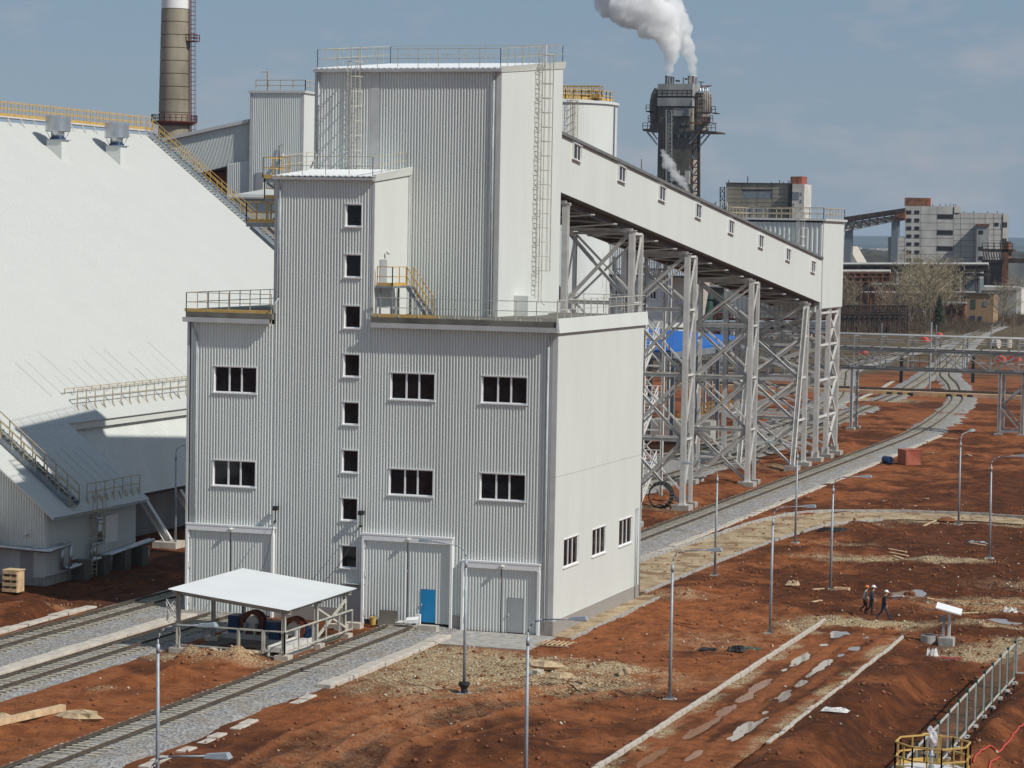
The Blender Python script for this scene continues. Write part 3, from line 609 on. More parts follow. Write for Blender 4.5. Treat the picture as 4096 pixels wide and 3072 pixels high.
# gates
def gate(a, b, z0, z1, k):
    fr = MB(); d = .34
    fr.box(a-.16, -d, z1, b+.16, .0, z1+.10); fr.box(a-.12, -d+.02, z1-.32, b+.12, -.1, z1); fr.box(a-.14, -d, -.05, a, .0, z1-.32); fr.box(b, -d, -.05, b+.14, .0, z1-.32)
    g = fr.build('gate', 'frame_white', B)
    m_ = (a+b)/2; dr = {0: (-18.9, -18.0, .1, 1.9), 1: (-8.15, -7.2, .35, 2.3), 2: (-2.75, -1.78, .1, 2.12)}[k]
    for q0, q1 in ((a+.02, m_-.03), (m_+.03, b-.02)):
        mb = MB(); hl = [(dr[0]-q0, dr[1]-q0, -1, dr[3])] if q0 <= dr[0] <= q1 else []
        ribbed(mb, (q0, -.14), XF, NF, q1-q0, z0, z1-.06, depth=.035, run=.03, top=.06, holes=hl); mb.box(q0, -.13, z0, q0+.07, -.10, z1-.06)
        lf = mb.build('gate_leaf', 'white_sheet', g)
    md = MB(); md.box(dr[0]+.02, -.19, dr[2], dr[1]-.02, -.15, dr[3]-.02); wd = md.build('wicket_door', 'door_blue' if k == 1 else ('door_grey' if k == 2 else 'white_sheet'), g)
    if k == 1: wd['label'] = 'bright blue wicket door'
    boxes('handle', 'trim_grey', wd, (dr[0]+.07, -.25, dr[2]+.95, dr[0]+.12, -.19, dr[2]+1.1))
    for z in (.5, (z0+z1)/2, z1-.8): boxes('hinge', 'steel_light', g, (b-.1, -.24, z, b-.02, -.18, z+.35), (a+.02, -.24, z, a+.1, -.18, z+.35))
    if k == 1: MB().box(a, -.1, -.1, b, -.04, .3).build('dark_gap', 'black', g)  # black box painted in for the shade of the gap under the leaves
    cx = m_+.1; mb = MB(); mb.lathe((cx, -.38, z1-.22), [(.06, 0), (.14, .04), (.15, .12), (.05, .16)], 10); mb.build('wall_lamp', 'steel_light', g, True)
for gdef in GT: gate(*gdef)
mb = MB(); mb.box(-12.9, -.04, .02, -11.88, .02, 2.24); mb.build('door', 'door_grey', B)
mb = MB(); mb.box(-13.0, -.09, 0, -12.9, .02, 2.32); mb.box(-11.88, -.09, 0, -11.8, .02, 2.32); mb.box(-13.1, -.3, 2.32, -11.7, .02, 2.38); mb.build('door_frame', 'trim_grey', B)
for x in (-17.55, -12.05):
    mb = MB(); mb.box(x-.05, -.2, 5.75, x+.05, 0, 5.85); mb.box(x+.0, -.55, 6.5, x+.28, -.2, 6.75); mb.bar((x+.05, -.2, 5.8), (x+.12, -.38, 6.5), .05); mb.build('floodlight', 'black', B)
# lower roof
mb = MB(); boxes('lower_roof', 'membrane', B, (x0-.1, -.35, 17.9, -17.82, 18.4, 18.25), (-17.82, 5.9, 17.9, -11.46, 18.4, 18.25), (-11.46, -.35, 17.9, .1, 18.4, 18.25))
mb = MB(); mb.hexa([(.0, -.4, 17.62), (.22, -.4, 17.62), (.22, 18.5, 17.62), (.0, 18.5, 17.62), (.02, -.4, 18.45), (.12, -.4, 18.45), (.12, 18.5, 18.45), (.02, 18.5, 18.45)])
mb.build('fascia', 'panel_white', B); boxes('fascia', 'panel_white', B, (x0-.2, 0, 17.6, x0-.02, 18.5, 18.4))
for a, b in ((x0-.25, -17.95), (-11.45, .1)):
    MB().prism([(a, -.15, 17.63), (a, -.48, 17.63), (a, -.5, 17.92), (a, -.46, 17.92), (a, -.44, 17.67), (a, -.17, 17.67)], (b-a, 0, 0)).build('gutter', 'trim_grey', B)
boxes('toe_board', 'yellow', B, (x0-.2, -.3, 18.25, -17.9, -.27, 18.45), (-11.4, -.3, 18.25, -7.2, -.27, 18.45))
mb = MB(); railing(mb, [(x0-.1, -.28, 18.25), (-17.9, -.28, 18.25)], 1.15, 1.55); railing(mb, [(x0-.1, -.28, 18.25), (x0-.1, 18.3, 18.25), (-17.9, 18.3, 18.25)], 1.15, 1.55)
for i in range(5): x = x0+.3+i*1.3; mb.bar((x, -.28, 17.55), (x, -.28, 18.3), .06)
mb.build('railing', 'yellow_pale', B)
mb = MB(); railing(mb, [(-11.2, -.28, 18.25), (0, -.28, 18.25)], 1.15, 1.25); railing(mb, [(0, -.2, 18.4), (0, 18.3, 18.4), (-5.5, 18.3, 18.4)], 1.1, 1.35)
for i in range(9): x = -11.0+i*1.25; mb.bar((x, -.3, 17.55), (x, -.3, 18.4), .07)
mb.build('railing', 'cream_rail', B)
# main tower
TX0, TX1, TY0, TY1 = -17.8, -5.74, 5.86, 18.05
mb = MB(); ribbed(mb, (TX0, TY0), XF, NF, TX1-TX0, 18.2, 33.05, s_start=.1); mb.build('front_wall', 'white_sheet', B)
mb = MB(); panelled(mb, (TX1, TY0), YR, NR, TY1-TY0, 18.25, 33.1, 34.1); mb.build('side_wall', 'panel_white', B)
mb = MB(); ribbed(mb, (TX1, TY1), (-1, 0), (0, 1), TX1-TX0, 18.2, 34); ribbed(mb, (TX0, TY1), (0, -1), (-1, 0), TY1-TY0, 18.2, 34, 33); mb.build('back_wall', 'white_sheet', B)
def sheetroof(a, b, y0, y1, za, zb, name='roof'):
    mb = MB(); ribbed_pts = []; x = a; wv = .25; k = 0
    while x < b:
        zz = .03 if k % 2 else 0; ribbed_pts.append((x, zz)); ribbed_pts.append((min(x+.13, b), zz)); x += wv/1.0*.75; k += 1
    for (xa, da), (xb, db) in zip(ribbed_pts, ribbed_pts[1:]):
        if xb > xa: mb.hexa([(xa, y0, za+da-.05), (xb, y0, za+db-.05), (xb, y1, zb+db-.05), (xa, y1, zb+da-.05), (xa, y0, za+da), (xb, y0, za+db), (xb, y1, zb+db), (xa, y1, zb+da)])
    return mb.build(name, 'roof_clean', B)
sheetroof(TX0-.15, TX1+.15, TY0-.32, TY1+.2, 33.22, 34.35)
mb = MB(); e = .06
mb.hexa([(TX1+.0, TY0-.3, 32.95), (TX1+e, TY0-.3, 32.95), (TX1+e, TY1+.2, 34.0), (TX1, TY1+.2, 34.0), (TX1, TY0-.3, 33.3), (TX1+e+.1, TY0-.3, 33.3), (TX1+e+.1, TY1+.2, 34.45), (TX1, TY1+.2, 34.45)]); mb.build('fascia', 'panel_white', B)
mb = MB(); mb.prism([(TX0-.1, TY0-.1, 32.98), (TX0-.1, TY0-.34, 33.0), (TX0-.1, TY0-.36, 33.16), (TX0-.1, TY0-.1, 33.16)], (TX1-TX0+.2, 0, 0)); mb.build('gutter', 'trim_grey', B)
boxes('corner_trim', 'trim_grey', B, (TX1-.28, TY0-.085, 18.25, TX1+.03, TY0-.004, 33.0), (TX0-.06, TY0-.09, 18.2, TX0+.1, TY0, 33.0), (-14.15, TY0-.075, 27, -13.6, TY0+.0, 33.0))
rz_ = lambda y: 33.25+(y-TY0)/(TY1-TY0)*1.1
mb = MB(); q_ = [(TX0+.1, TY0-.1), (TX1-.05, TY0-.1), (TX1-.05, TY1), (TX0+.1, TY1), (TX0+.1, TY0-.1)]
railing(mb, [(x, y, rz_(y)) for x, y in q_], 1.15, 1.35, r=.016); mb.build('railing', 'yellow_pale', B)
lx = pY(1428, 400, TY0).x; mb = MB(); ladder(mb, (lx, TY0), XF, NF, 27.0, 33.4, cage0=1.2, w=.6, cr=.45); mb.build('caged_ladder', 'cream_rail', B)
ly = pX(2142, 600, TX1).y; mb = MB(); ladder(mb, (TX1, ly), YR, NR, 18.6, 33.9, cage0=2.4, w=.7, cr=.5); mb.build('caged_ladder', 'cream_rail', B)
mb = MB(); pipe(mb, [(TX1+.22, ly+1.1, 19.0), (TX1+.22, ly+1.1, 35.2)], .06); pipe(mb, [(TX1+.22, ly+1.1, 19.0), (TX1+.45, ly+1.1, 18.85)], .06); mb.build('dry_riser', 'steel_light', B)
# stair tower
mb = MB(); panelled(mb, (-11.5, 0), YR, NR, 5.86, 18.25, 26.35, 26.9); mb.build('side_wall', 'panel_white', B)
mb = MB(); ribbed(mb, (TX0, 5.86), (0, -1), (-1, 0), 5.86, 17.9, 26.9, 26.3); mb.build('side_wall', 'white_sheet', B)
sheetroof(TX0-.15, -11.38, -.35, 5.8, 26.5, 27.05)
mb = MB(); mb.hexa([(-11.5, -.3, 26.2), (-11.38, -.3, 26.2), (-11.38, 5.84, 26.75), (-11.5, 5.84, 26.75), (-11.5, -.3, 26.6), (-11.3, -.3, 26.6), (-11.3, 5.84, 27.25), (-11.5, 5.84, 27.25)]); mb.build('fascia', 'panel_white', B)
mb = MB(); mb.prism([(TX0-.1, -.08, 26.25), (TX0-.1, -.36, 26.27), (TX0-.1, -.38, 26.42), (TX0-.1, -.08, 26.42)], (6.4, 0, 0)); mb.build('gutter', 'trim_grey', B)
boxes('corner_trim', 'trim_grey', B, (-11.62, -.085, 18.3, -11.46, -.004, 26.3), (TX0-.06, -.09, 18.3, TX0+.08, 0, 26.3), (-11.5, 5.5, 18.3, -11.44, 5.84, 26.8))
mb = MB(); railing(mb, [(-17.6, 5.4, 27), (-17.6, -.1, 26.55), (-11.6, -.1, 26.55), (-11.6, 5.4, 27.05)], 1.1, 1.5, r=.016); mb.build('railing', 'yellow_pale', B)
d0 = pX(1517.5, 1038, -11.5); d1 = pX(1541.8, 1108, -11.5); mb = MB(); mb.box(-11.47, d0.y, 20.2, -11.43, d1.y+.05, d0.z); mb.build('door', 'door_grey', B)
# downpipes
for pts, r in ([[(x, -.32, 17.6), (x, -.3, 17.35), (x-.12 if x > -5 else x+.2, -.12, 16.8), (x-.12 if x > -5 else x+.2, -.12, .3)], .055] for x in (-.42, -23.05)): pipe(MB(), pts, r).build('downpipe', 'galv', B, True)
for pts, r in (([(TX1-.35, TY0-.25, 33.0), (TX1-.45, TY0-.14, 32.5), (TX1-.45, TY0-.14, 18.4)], .055), ([(TX0+.3, TY0-.25, 33.0), (TX0+.2, TY0-.14, 32.5), (TX0+.2, TY0-.14, 28), (TX0-.1, TY0-.5, 27.1)], .055),
               ([(-17.6, -.25, 26.3), (-17.5, -.14, 25.8), (-17.5, -.14, 19.2), (-17.9, -.4, 18.5)], .05), ([(.09, 17.0, .1), (.09, 17.0, 5.8), (.09, 17.2, 5.9), (.09, 17.35, 5.8), (.09, 17.35, .9)], .03), ([(.09, 18.05, .1), (.09, 18.05, 6.2)], .03)): pipe(MB(), pts, r).build('downpipe', 'galv', B, True)
# entrance landing on the roof (yellow rails, steps) and chute hood
MB().box(-11.4, .1, 19.95, -10.3, 3.4, 20.08).build('landing', 'galv_dark', B)
mb = MB()
for i in range(7): mb.box(-10.25+i*.17, 2.5, 19.8-i*.25, -10.02+i*.17, 3.4, 19.84-i*.25)
mb.bar((-10.3, 2.45, 20.0), (-9.05, 2.45, 18.3), .05, .2); mb.bar((-10.3, 3.45, 20.0), (-9.05, 3.45, 18.3), .05, .2); mb.build('landing_steps', 'galv_dark', B)
for x in (-11.2, -10.45):
    for y in (.2, 3.2): MB().box(x, y, 18.25, x+.1, y+.1, 19.95).build('landing_leg', 'galv_dark', B)
mb = MB(); railing(mb, [(-11.3, .15, 20.05), (-10.35, .15, 20.05), (-10.35, 2.4, 20.05)], 1.15, 1.0, toe=.2, r=.026); mb.build('landing_railing', 'yellow', B)
for yy in (2.4, 3.5): mb = MB(); railing(mb, [(-10.3, yy, 20.05), (-9.05, yy, 18.4)], 1.1, 1.0, r=.026); mb.build('step_railing', 'yellow', B)
hy = pX(2055, 1200, TX1).y; mb = MB(); mb.prism([(TX1+.03, 8.9, 18.25), (TX1+.03, 13.1, 18.25), (TX1+.03, 9.7, 19.5), (TX1+.03, 8.9, 19.5)], (.9, 0, 0)); mb.build('chute_hood', 'panel_white', B)
for p_, xx in ((pX(1537, 1012, -11.5), -11.45),):
    mb = MB(); mb.lathe((xx+.2, p_.y, p_.z), [(.03, -.1), (.13, 0), (.1, .12), (.02, .16)], 10); mb.build('wall_lamp', 'steel_light', B, True)
# side stair with yellow railings on the hidden flank of the stair tower
mb = MB(); yl = MB(); Y1 = 3.0
def plat(pxa, pxb, py, yy0=2.0, yy1=5.0):
    a = pY(pxa, py, yy0); b_ = pY(pxb, py, yy0); mb.box(a.x, yy0, a.z-.25, TX0-.02, yy1, a.z); railing(yl, [(TX0, yy0, a.z), (a.x, yy0, a.z), (a.x, yy1, a.z)], 1.25, 1.2, r=.028, toe=.2); return a
pa = plat(985, 1105, 890); pb = plat(1052, 1105, 712); pc = plat(1058, 1105, 795)
mb.bar((pa.x+1.0, 3.6, pa.z), (TX0-.2, 3.6, pc.z), .1, .3); mb.bar((pa.x+1.0, 4.5, pa.z), (TX0-.2, 4.5, pc.z), .1, .3)
railing(yl, [(pa.x+1.0, 3.4, pa.z), (TX0-.2, 3.4, pc.z)], 1.1, .8, r=.035)
mb.bar((pa.x+.2, 2.2, pa.z-.3), (TX0, 2.2, pa.z-2.4), .16); mb.bar((pa.x+.2, 4.8, pa.z-.3), (TX0, 4.8, pa.z-2.4), .16)
mb.bar((pb.x+.2, 2.2, pb.z-.3), (TX0, 2.2, pb.z-1.4), .12)
mb.build('side_stair', 'galv_dark', B); yl.build('side_stair_railing', 'yellow', B)

# ---------------------------------------------------------------- inclined conveyor gallery on trestles
XG, XL = -11.5, -17.2
zb_ = lambda y: 26.35-(y-36.2)*(26.35-16.68)/(127.4-36.2)
zt_ = lambda y: 30.42-(y-36.2)*(30.42-21.25)/(127.4-36.2)
GA = thing('conveyor_gallery', 'long white enclosed conveyor gallery sloping down from the main tower', 'gallery', (-14.3, 80, 0))
ya, yb = 18.1, 127.0
WN = [39.65+11.84*i for i in range(8)]
mb = MB(); n_ = 110
for i in range(n_):
    y0, y1 = ya+(yb-ya)*i/n_, ya+(yb-ya)*(i+1)/n_
    mb.poly((XG, y0+.006, zb_(y0)), (XG, y1-.006, zb_(y1)), (XG, y1-.006, zt_(y1)), (XG, y0+.006, zt_(y0))); mb.poly((XG, y1-.006, zb_(y1)), (XG-.02, y1, zb_(y1)), (XG-.02, y1, zt_(y1)), (XG, y1-.006, zt_(y1))); mb.poly((XG-.02, y1, zb_(y1)), (XG, y1+.006, zb_(y1)), (XG, y1+.006, zt_(y1)), (XG-.02, y1, zt_(y1)))
mb.build('side_wall', 'panel_white', GA)
mb = MB(); mb.poly((XL, ya, zb_(ya)), (XL, yb, zb_(yb)), (XL, yb, zt_(yb)), (XL, ya, zt_(ya))); mb.build('side_wall', 'white_sheet', GA)
mb = MB(); mb.hexa([(XL-.2, ya, zt_(ya)), (XG+.22, ya, zt_(ya)), (XG+.22, yb, zt_(yb)), (XL-.2, yb, zt_(yb)), (XL-.2, ya, zt_(ya)+.22), (XG+.22, ya, zt_(ya)+.22), (XG+.22, yb, zt_(yb)+.22), (XL-.2, yb, zt_(yb)+.22)]); mb.build('roof', 'roof_edge', GA)
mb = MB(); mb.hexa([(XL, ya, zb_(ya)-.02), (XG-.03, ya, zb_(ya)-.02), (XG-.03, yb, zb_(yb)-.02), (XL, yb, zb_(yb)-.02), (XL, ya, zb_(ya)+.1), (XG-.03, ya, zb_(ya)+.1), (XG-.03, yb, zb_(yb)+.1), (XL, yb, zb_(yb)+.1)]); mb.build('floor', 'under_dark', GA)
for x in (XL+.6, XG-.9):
    mb = MB(); mb.ibeam((x, ya, zb_(ya)-.28), (x, yb, zb_(yb)-.28), .45, .28, .03, (0, 0, 1)); mb.build('girder', 'under_dark', GA)  # coloured dark so the girder carries the underside's shade
y = ya+2; first = None
while y < yb-1:
    mb = MB(); mb.ibeam((XL+.3, y, zb_(y)-.2), (XG-1.0, y, zb_(y)-.2), .3, .2, .03, (0, 0, 1)); mb.build('cross_beam', 'under_dark', GA); y += 3.0
mb = MB(); y = ya+3.5; k = 0
while y < yb-4: mb.bar((XL+.3 if k % 2 else XG-.3, y, zb_(y)-.5), (XG-.3 if k % 2 else XL+.3, y+3, zb_(y+3)-.5), .1); y += 3; k += 1
mb.build('wind_brace', 'steel_paint', GA)
for y in WN:
    zc = 29.27-(y-39.65)*(29.27-20.44)/(122.53-39.65); window(GA, (XG+.105, 0), YR, NR, y-.95, y+.95, zc-.5+.1, zc+.62+.1, 2, proud=.06, dz=-.2)

def trestle(y, levels, label, xl=XL+.15, xr=XG+.0, group=None):
    T = thing('trestle', label, 'trestle', ((xl+xr)/2, y, 0), 'trestles under the conveyor gallery'); zt = levels[-1]
    for x in (xl, xr):
        mb = MB(); mb.ibeam((x, y, .5), (x, y, zt), .46, .44, .04, (0, 1, 0)); mb.box(x-.32, y-.32, .45, x+.32, y+.32, .53); mb.box(x-.3, y-.3, zt-.05, x+.3, y+.3, zt); mb.build('leg', 'steel_light', T)
        mb = MB(); mb.box(x-.75, y-.75, -.3, x+.75, y+.75, .45); mb.build('footing', 'concrete', T)
    for a, b_ in zip(levels, levels[1:]):
        for p, q in (((xl+.25, y-.04, a+.15), (xr-.25, y-.04, b_-.25)), ((xl+.25, y+.12, b_-.25), (xr-.25, y+.12, a+.15))):
            mb = MB(); mb.ibeam(p, q, .26, .24, .025, (0, 0, 1)); mb.build('brace', 'steel_paint', T)
        boxes('gusset', 'steel_paint', T, *[(x-.35, y-.02, b_-.5, x+.35, y+.06, b_+.1) for x in (xl+.3, xr-.3)])
    for z in levels[1:]:
        mb = MB(); mb.ibeam((xl, y, z), (xr, y, z), .3, .26, .03, (0, 0, 1)); mb.build('beam', 'steel_paint', T)
    return T
TOPZ = lambda y: zb_(y)-.6
tr0 = trestle(37.5, [.5, 6.6, 12.8, 19, TOPZ(37.5)], 'grey steel trestle standing hard behind the loading building')
tr1 = trestle(55.0, [.5, 6.4, 12.3, 18, TOPZ(55)], 'tall grey steel trestle, second from the loading building')
tr2 = trestle(72.2, [.5, 6.0, 11.5, 17.1, TOPZ(72.2)], 'tall grey steel trestle with the coil of dark hose at its foot')
tr3 = trestle(95.8, [.5, 5.3, 10.2, 15.1, TOPZ(95.8)], 'grey cross-braced trestle with a concrete pad on bare red soil')
tr4 = trestle(120.4, [.5, 4.9, 9.2, 13.4, TOPZ(120.4)], 'grey trestle with raking extra legs nearest the transfer tower')
for x in (XL+.15, XG):
    mb = MB(); mb.ibeam((x, 115.2, .5), (x, 119.9, TOPZ(120.4)-.4), .45, .45, .045, (1, 0, 0)); mb.build('raking_leg', 'steel_light', tr4)
    MB().box(x-.7, 114.5, -.3, x+.7, 115.9, .45).build('footing', 'concrete', tr4)
lv = [.5, 4.9, 9.2, 13.4]
for a, b_ in zip(lv, lv[1:]):
    ia = lambda z: 115.2+(119.9-115.2)*(z-.5)/(TOPZ(120.4)-.9)
    for p, q in (((XL+.2, ia(a), a), (XG-.1, ia(b_), b_)), ((XL+.2, ia(b_), b_), (XG-.1, ia(a), a))):
        mb = MB(); mb.ibeam(p, q, .24, .22, .025, (0, 0, 1)); mb.build('brace', 'steel_paint', tr4)
    for x in (XL+.15, XG): mb = MB(); mb.bar((x, ia(b_), b_), (x, 120.4, b_), .2); mb.build('strut', 'steel_light', tr4)
for T_, y_, lv_ in ((tr2, 74.9, [.5, 6.0, 11.5, 17.1, TOPZ(74.9)]), (tr3, 98.5, [.5, 5.3, 10.2, 15.1, TOPZ(98.5)]), (tr1, 57.7, [.5, 6.4, 12.3, 18, TOPZ(57.7)])):
    for x in (XL+.15, XG-.02):
        MB().ibeam((x, y_, .5), (x, y_, lv_[-1]), .3, .3, .03, (0, 1, 0)).build('leg', 'steel_light', T_); MB().box(x-.55, y_-.5, -.3, x+.55, y_+.5, .45).build('footing', 'concrete', T_)
    for a, b_ in zip(lv_, lv_[1:]):
        for p, q in (((XL+.3, y_, a+.2), (XG-.2, y_, b_-.2)), ((XL+.3, y_+.1, b_-.2), (XG-.2, y_+.1, a+.2))): MB().bar(p, q, .16).build('brace', 'steel_light', T_)
        MB().bar((XL+.15, y_, b_), (XG, y_, b_), .2).build('beam', 'steel_paint', T_)
        for x in (XL+.15, XG-.02): MB().bar((x, y_-2.6, b_), (x, y_, b_), .16).build('tie', 'steel_light', T_); MB().bar((x, y_-2.6, a+.1), (x, y_, b_-.1), .12).build('lacing', 'steel_light', T_)
# hose coil
mb = MB()
for k in range(5):
    pts = [(-13.2+.95*math.cos(t)*(1+.04*k), 71.0+.12*k+.25*math.sin(t), 1.25+.95*math.sin(t)*(1+.05*k)) for t in [i*math.pi/10 for i in range(21)]]; mb.path(pts, .055, 5)
solo(mb, 'hose_coil', 'black', 'coil of dark hose propped at the foot of a trestle leg', 'hose', smooth=True)

# ---------------------------------------------------------------- transfer tower at the gallery's low end
TT = thing('transfer_tower', 'small white corrugated transfer tower on steel legs at the gallery end', 'tower', (-16.3, 132, 0))
ux0, ux1, uy0, uy1, uz0, uz1 = -21.9, -11.35, 126.8, 137.6, 16.1, 25.3
mb = MB(); ribbed(mb, (ux0, uy0), XF, NF, ux1-ux0, uz0-1.1, uz1-.2, pitch=.5, depth=.12, run=.07, top=.13); mb.build('front_wall', 'white_sheet', TT)
mb = MB(); panelled(mb, (ux1, uy0), YR, NR, uy1-uy0, uz0, uz1); mb.build('side_wall', 'panel_white', TT)
mb = MB(); mb.poly((ux1, uy1, uz0), (ux0, uy1, uz0), (ux0, uy1, uz1), (ux1, uy1, uz1)); mb.poly((ux0, uy0, uz0-1), (ux0, uy1, uz0-1), (ux0, uy1, uz1), (ux0, uy0, uz1)); mb.build('back_wall', 'white_sheet', TT)
mb = MB(); mb.box(ux0-.3, uy0-.3, uz1, ux1+.3, uy1+.3, uz1+.22); mb.build('roof', 'roof_white', TT)
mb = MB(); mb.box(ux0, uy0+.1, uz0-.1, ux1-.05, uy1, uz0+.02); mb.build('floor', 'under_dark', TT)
mb = MB(); railing(mb, [(ux0, uy0, uz1+.2), (ux1, uy0, uz1+.2), (ux1, uy1, uz1+.2), (ux0, uy1, uz1+.2), (ux0, uy0, uz1+.2)], 1.15, 1.5, r=.035); mb.build('railing', 'yellow_pale', TT)
mb = MB(); ladder(mb, (ux1-2.3, uy0), XF, NF, 19.5, uz1, w=.6, cage0=.5, cr=.5); mb.build('caged_ladder', 'steel_light', TT)
mb = MB(); mb.box(ux0-1.3, uy0+.5, uz1-.6, ux0, uy0+2.0, uz1-.5); railing(mb, [(ux0, uy0+.5, uz1-.5), (ux0-1.3, uy0+.5, uz1-.5), (ux0-1.3, uy0+2, uz1-.5)], 2.3, .6, r=.04); mb.build('side_platform', 'steel_light', TT)
mb = MB(); mb.box(ux1-.12, uy0-.05, uz0-.9, ux1+.03, uy0, uz1-.1); mb.build('corner_trim', 'trim_grey', TT)
for x in (ux0+.4, ux1-.25):
    for y in (126.0+.6, 131.8, 136.6):
        mb = MB(); mb.ibeam((x, y, .5), (x, y, uz0-.1), .5, .5, .045, (0, 1, 0)); mb.build('leg', 'steel_light' if x > -15 else 'steel_paint', TT); MB().box(x-.8, y-.8, -.3, x+.8, y+.8, .45).build('footing', 'concrete', TT)
        mb = MB()
        for dx, dy in ((-.3, -.32), (.3, -.32), (-.3, .32), (.3, .32), (-.32, 0), (.32, 0)): mb.box(x+dx-.05, y+dy-.05, .45, x+dx+.05, y+dy+.05, 1.15)
        mb.build('base_stiffener', 'steel_light', TT)
zl = [.7, 4.6, 8.5, 12.2, 15.6]
for x in (ux0+.4, ux1-.25):
    for a, b_ in zip(zl, zl[1:]):
        for p, q in (((x, 131.8, a), (x, 136.6, b_)), ((x, 136.6, a), (x, 131.8, b_))): mb = MB(); mb.bar(p, q, .2); mb.build('brace', 'steel_light', TT)
        mb = MB(); mb.bar((x, 126.6, b_), (x, 136.6, b_), .22); mb.build('beam', 'steel_light', TT)
for y in (126.6, 131.8, 136.6):
    for a, b_ in zip(zl, zl[1:]):
        for p, q in (((ux0+.4, y, a), (ux1-.25, y, b_)), ((ux1-.25, y, a), (ux0+.4, y, b_))): mb = MB(); mb.bar(p, q, .24); mb.build('brace', 'steel_paint', TT)
        mb = MB(); mb.bar((ux0+.4, y, b_), (ux1-.25, y, b_), .26); mb.build('beam', 'steel_paint', TT)

# steel staircase tower among the trestles
ST = thing('steel_staircase', 'zigzag steel staircase with white handrails beside the tall trestles', 'staircase', (-18.6, 80, 0))
lev = [0.1+2.9*i for i in range(8)]
for i, (a, b_) in enumerate(zip(lev, lev[1:])):
    y0, y1 = (78.0, 82.4) if i % 2 == 0 else (82.4, 78.0); xx = -17.2 if i % 2 == 0 else -18.6
    mb = MB()
    for dx in (-.5, .5): mb.bar((xx+dx, y0, a), (xx+dx, y1, b_), .08, .3)
    for k in range(11): t_ = (k+.5)/11; mb.box(xx-.5, y0+(y1-y0)*t_-.13, a+(b_-a)*t_, xx+.5, y0+(y1-y0)*t_+.13, a+(b_-a)*t_+.04)
    mb.build('flight', 'steel_light', ST)
    mb = MB()
    for dx in (-.5, .5): railing(mb, [(xx+dx, y0, a), (xx+dx, y1, b_)], 1.1, 1.1, r=.03)
    mb.build('handrail', 'frame_white', ST)
    mb = MB(); yl_ = y1+(.9 if y1 > y0 else -.9); mb.box(-19.3, min(y1, yl_), b_-.1, -16.6, max(y1, yl_), b_); mb.build('landing', 'galv', ST); mb = MB(); railing(mb, [(-19.3, yl_, b_), (-16.6, yl_, b_)], 1.1, .9, r=.03); mb.build('handrail', 'frame_white', ST)
for i_, (a, b_) in enumerate(zip(lev, lev[1:])):
    for y in (77, 83.4):
        for p, q in (((-19.4, y, a), (-16.5, y, b_)), ((-16.5, y, a), (-19.4, y, b_))): MB().bar(p, q, .11).build('brace', 'steel_light', ST)
        MB().bar((-19.4, y, b_), (-16.5, y, b_), .14).build('beam', 'steel_light', ST)
for x in (-19.4, -16.5):
    for y in (77, 83.4): mb = MB(); mb.ibeam((x, y, -.1), (x, y, 21.5), .25, .25, .03); mb.build('leg', 'steel_light', ST)
# ---------------------------------------------------------------- large white shed, its annex, ventilators
RX, RZ, EX, EZ = -71.1, 32.35, -42.2, 9.66; SLO = (RZ-EZ)/(EX-RX); SY0, SY1 = -45.0, 90.3
SH = thing('storage_shed', 'huge white storage shed with a long steep corrugated roof', 'building', (-71, 20, 0))
on_r = lambda x: EZ-(x-EX)*SLO
mb = MB(); y = SY0; st_ = .3; d = .045; nx_ = SLO/math.hypot(1, SLO); nz_ = 1/math.hypot(1, SLO)
while y < SY1-.01:
    pr = [(0, 0), (.17, 0), (.2, d), (.27, d), (.3, 0)]
    for (a, da), (b_, db) in zip(pr, pr[1:]):
        ya_, yb_ = y+a, y+b_; mb.poly((EX+.25+nx_*da, ya_, EZ-.25*SLO+nz_*da), (EX+.25+nx_*db, yb_, EZ-.25*SLO+nz_*db), (RX+nx_*db, yb_, RZ+nz_*db), (RX+nx_*da, ya_, RZ+nz_*da))
    y += st_
mb.build('roof', 'roof_white', SH)
mb = MB(); mb.poly((RX, SY0, RZ), (RX, SY1, RZ), (2*RX-EX, SY1, EZ), (2*RX-EX, SY0, EZ)); mb.build('roof', 'roof_white', SH)
mb = MB(); mb.box(EX-.6, SY0, EZ-.7, EX+.1, SY1, EZ-.22); mb.build('eaves_fascia', 'panel_white', SH)
BX, BZ = -38.55, .0; LZ = 3.9; LX = EX-.35+(EZ-.6-LZ)/(2.65/1.0)        # steep lower skirt
mb = MB(); y = SY0
tx_, tz_ = EX-.35, EZ-.6; bx_ = tx_+(tz_-LZ)*.42
while y < SY1-.01:
    pr = [(0, 0), (.17, 0), (.2, .05), (.27, .05), (.3, 0)]
    for (a, da), (b_, db) in zip(pr, pr[1:]):
        mb.poly((bx_+da, y+a, LZ), (bx_+db, y+b_, LZ), (tx_+db, y+b_, tz_), (tx_+da, y+a, tz_))
    y += st_
mb.build('skirt', 'white_sheet', SH)
mb = MB(); mb.poly((RX, SY1, RZ), (EX, SY1, EZ), (EX, SY1, 0), (2*RX-EX, SY1, 0), (2*RX-EX, SY1, EZ)); mb.poly((EX-1.5, SY0, 0), (EX-1.5, SY1, 0), (EX-1.5, SY1, EZ-.7), (EX-1.5, SY0, EZ-.7)); mb.build('wall', 'soot_clad', SH)
for yy in [22.5+6*i for i in range(8)]:
    mb = MB(); mb.ibeam((bx_-.9, yy, LZ+.3), (bx_+1.8, yy, .45), .5, .45, .04, (1, 0, 0)); mb.build('raking_strut', 'steel_light', SH); MB().box(bx_+.9, yy-.9, -.3, bx_+2.8, yy+.9, .45).build('footing', 'concrete_pale', SH)
mb = MB(); mb.bar((bx_-.3, 19, LZ-.1), (bx_-.3, SY1, LZ-.1), .3); mb.build('edge_beam', 'black', SH)
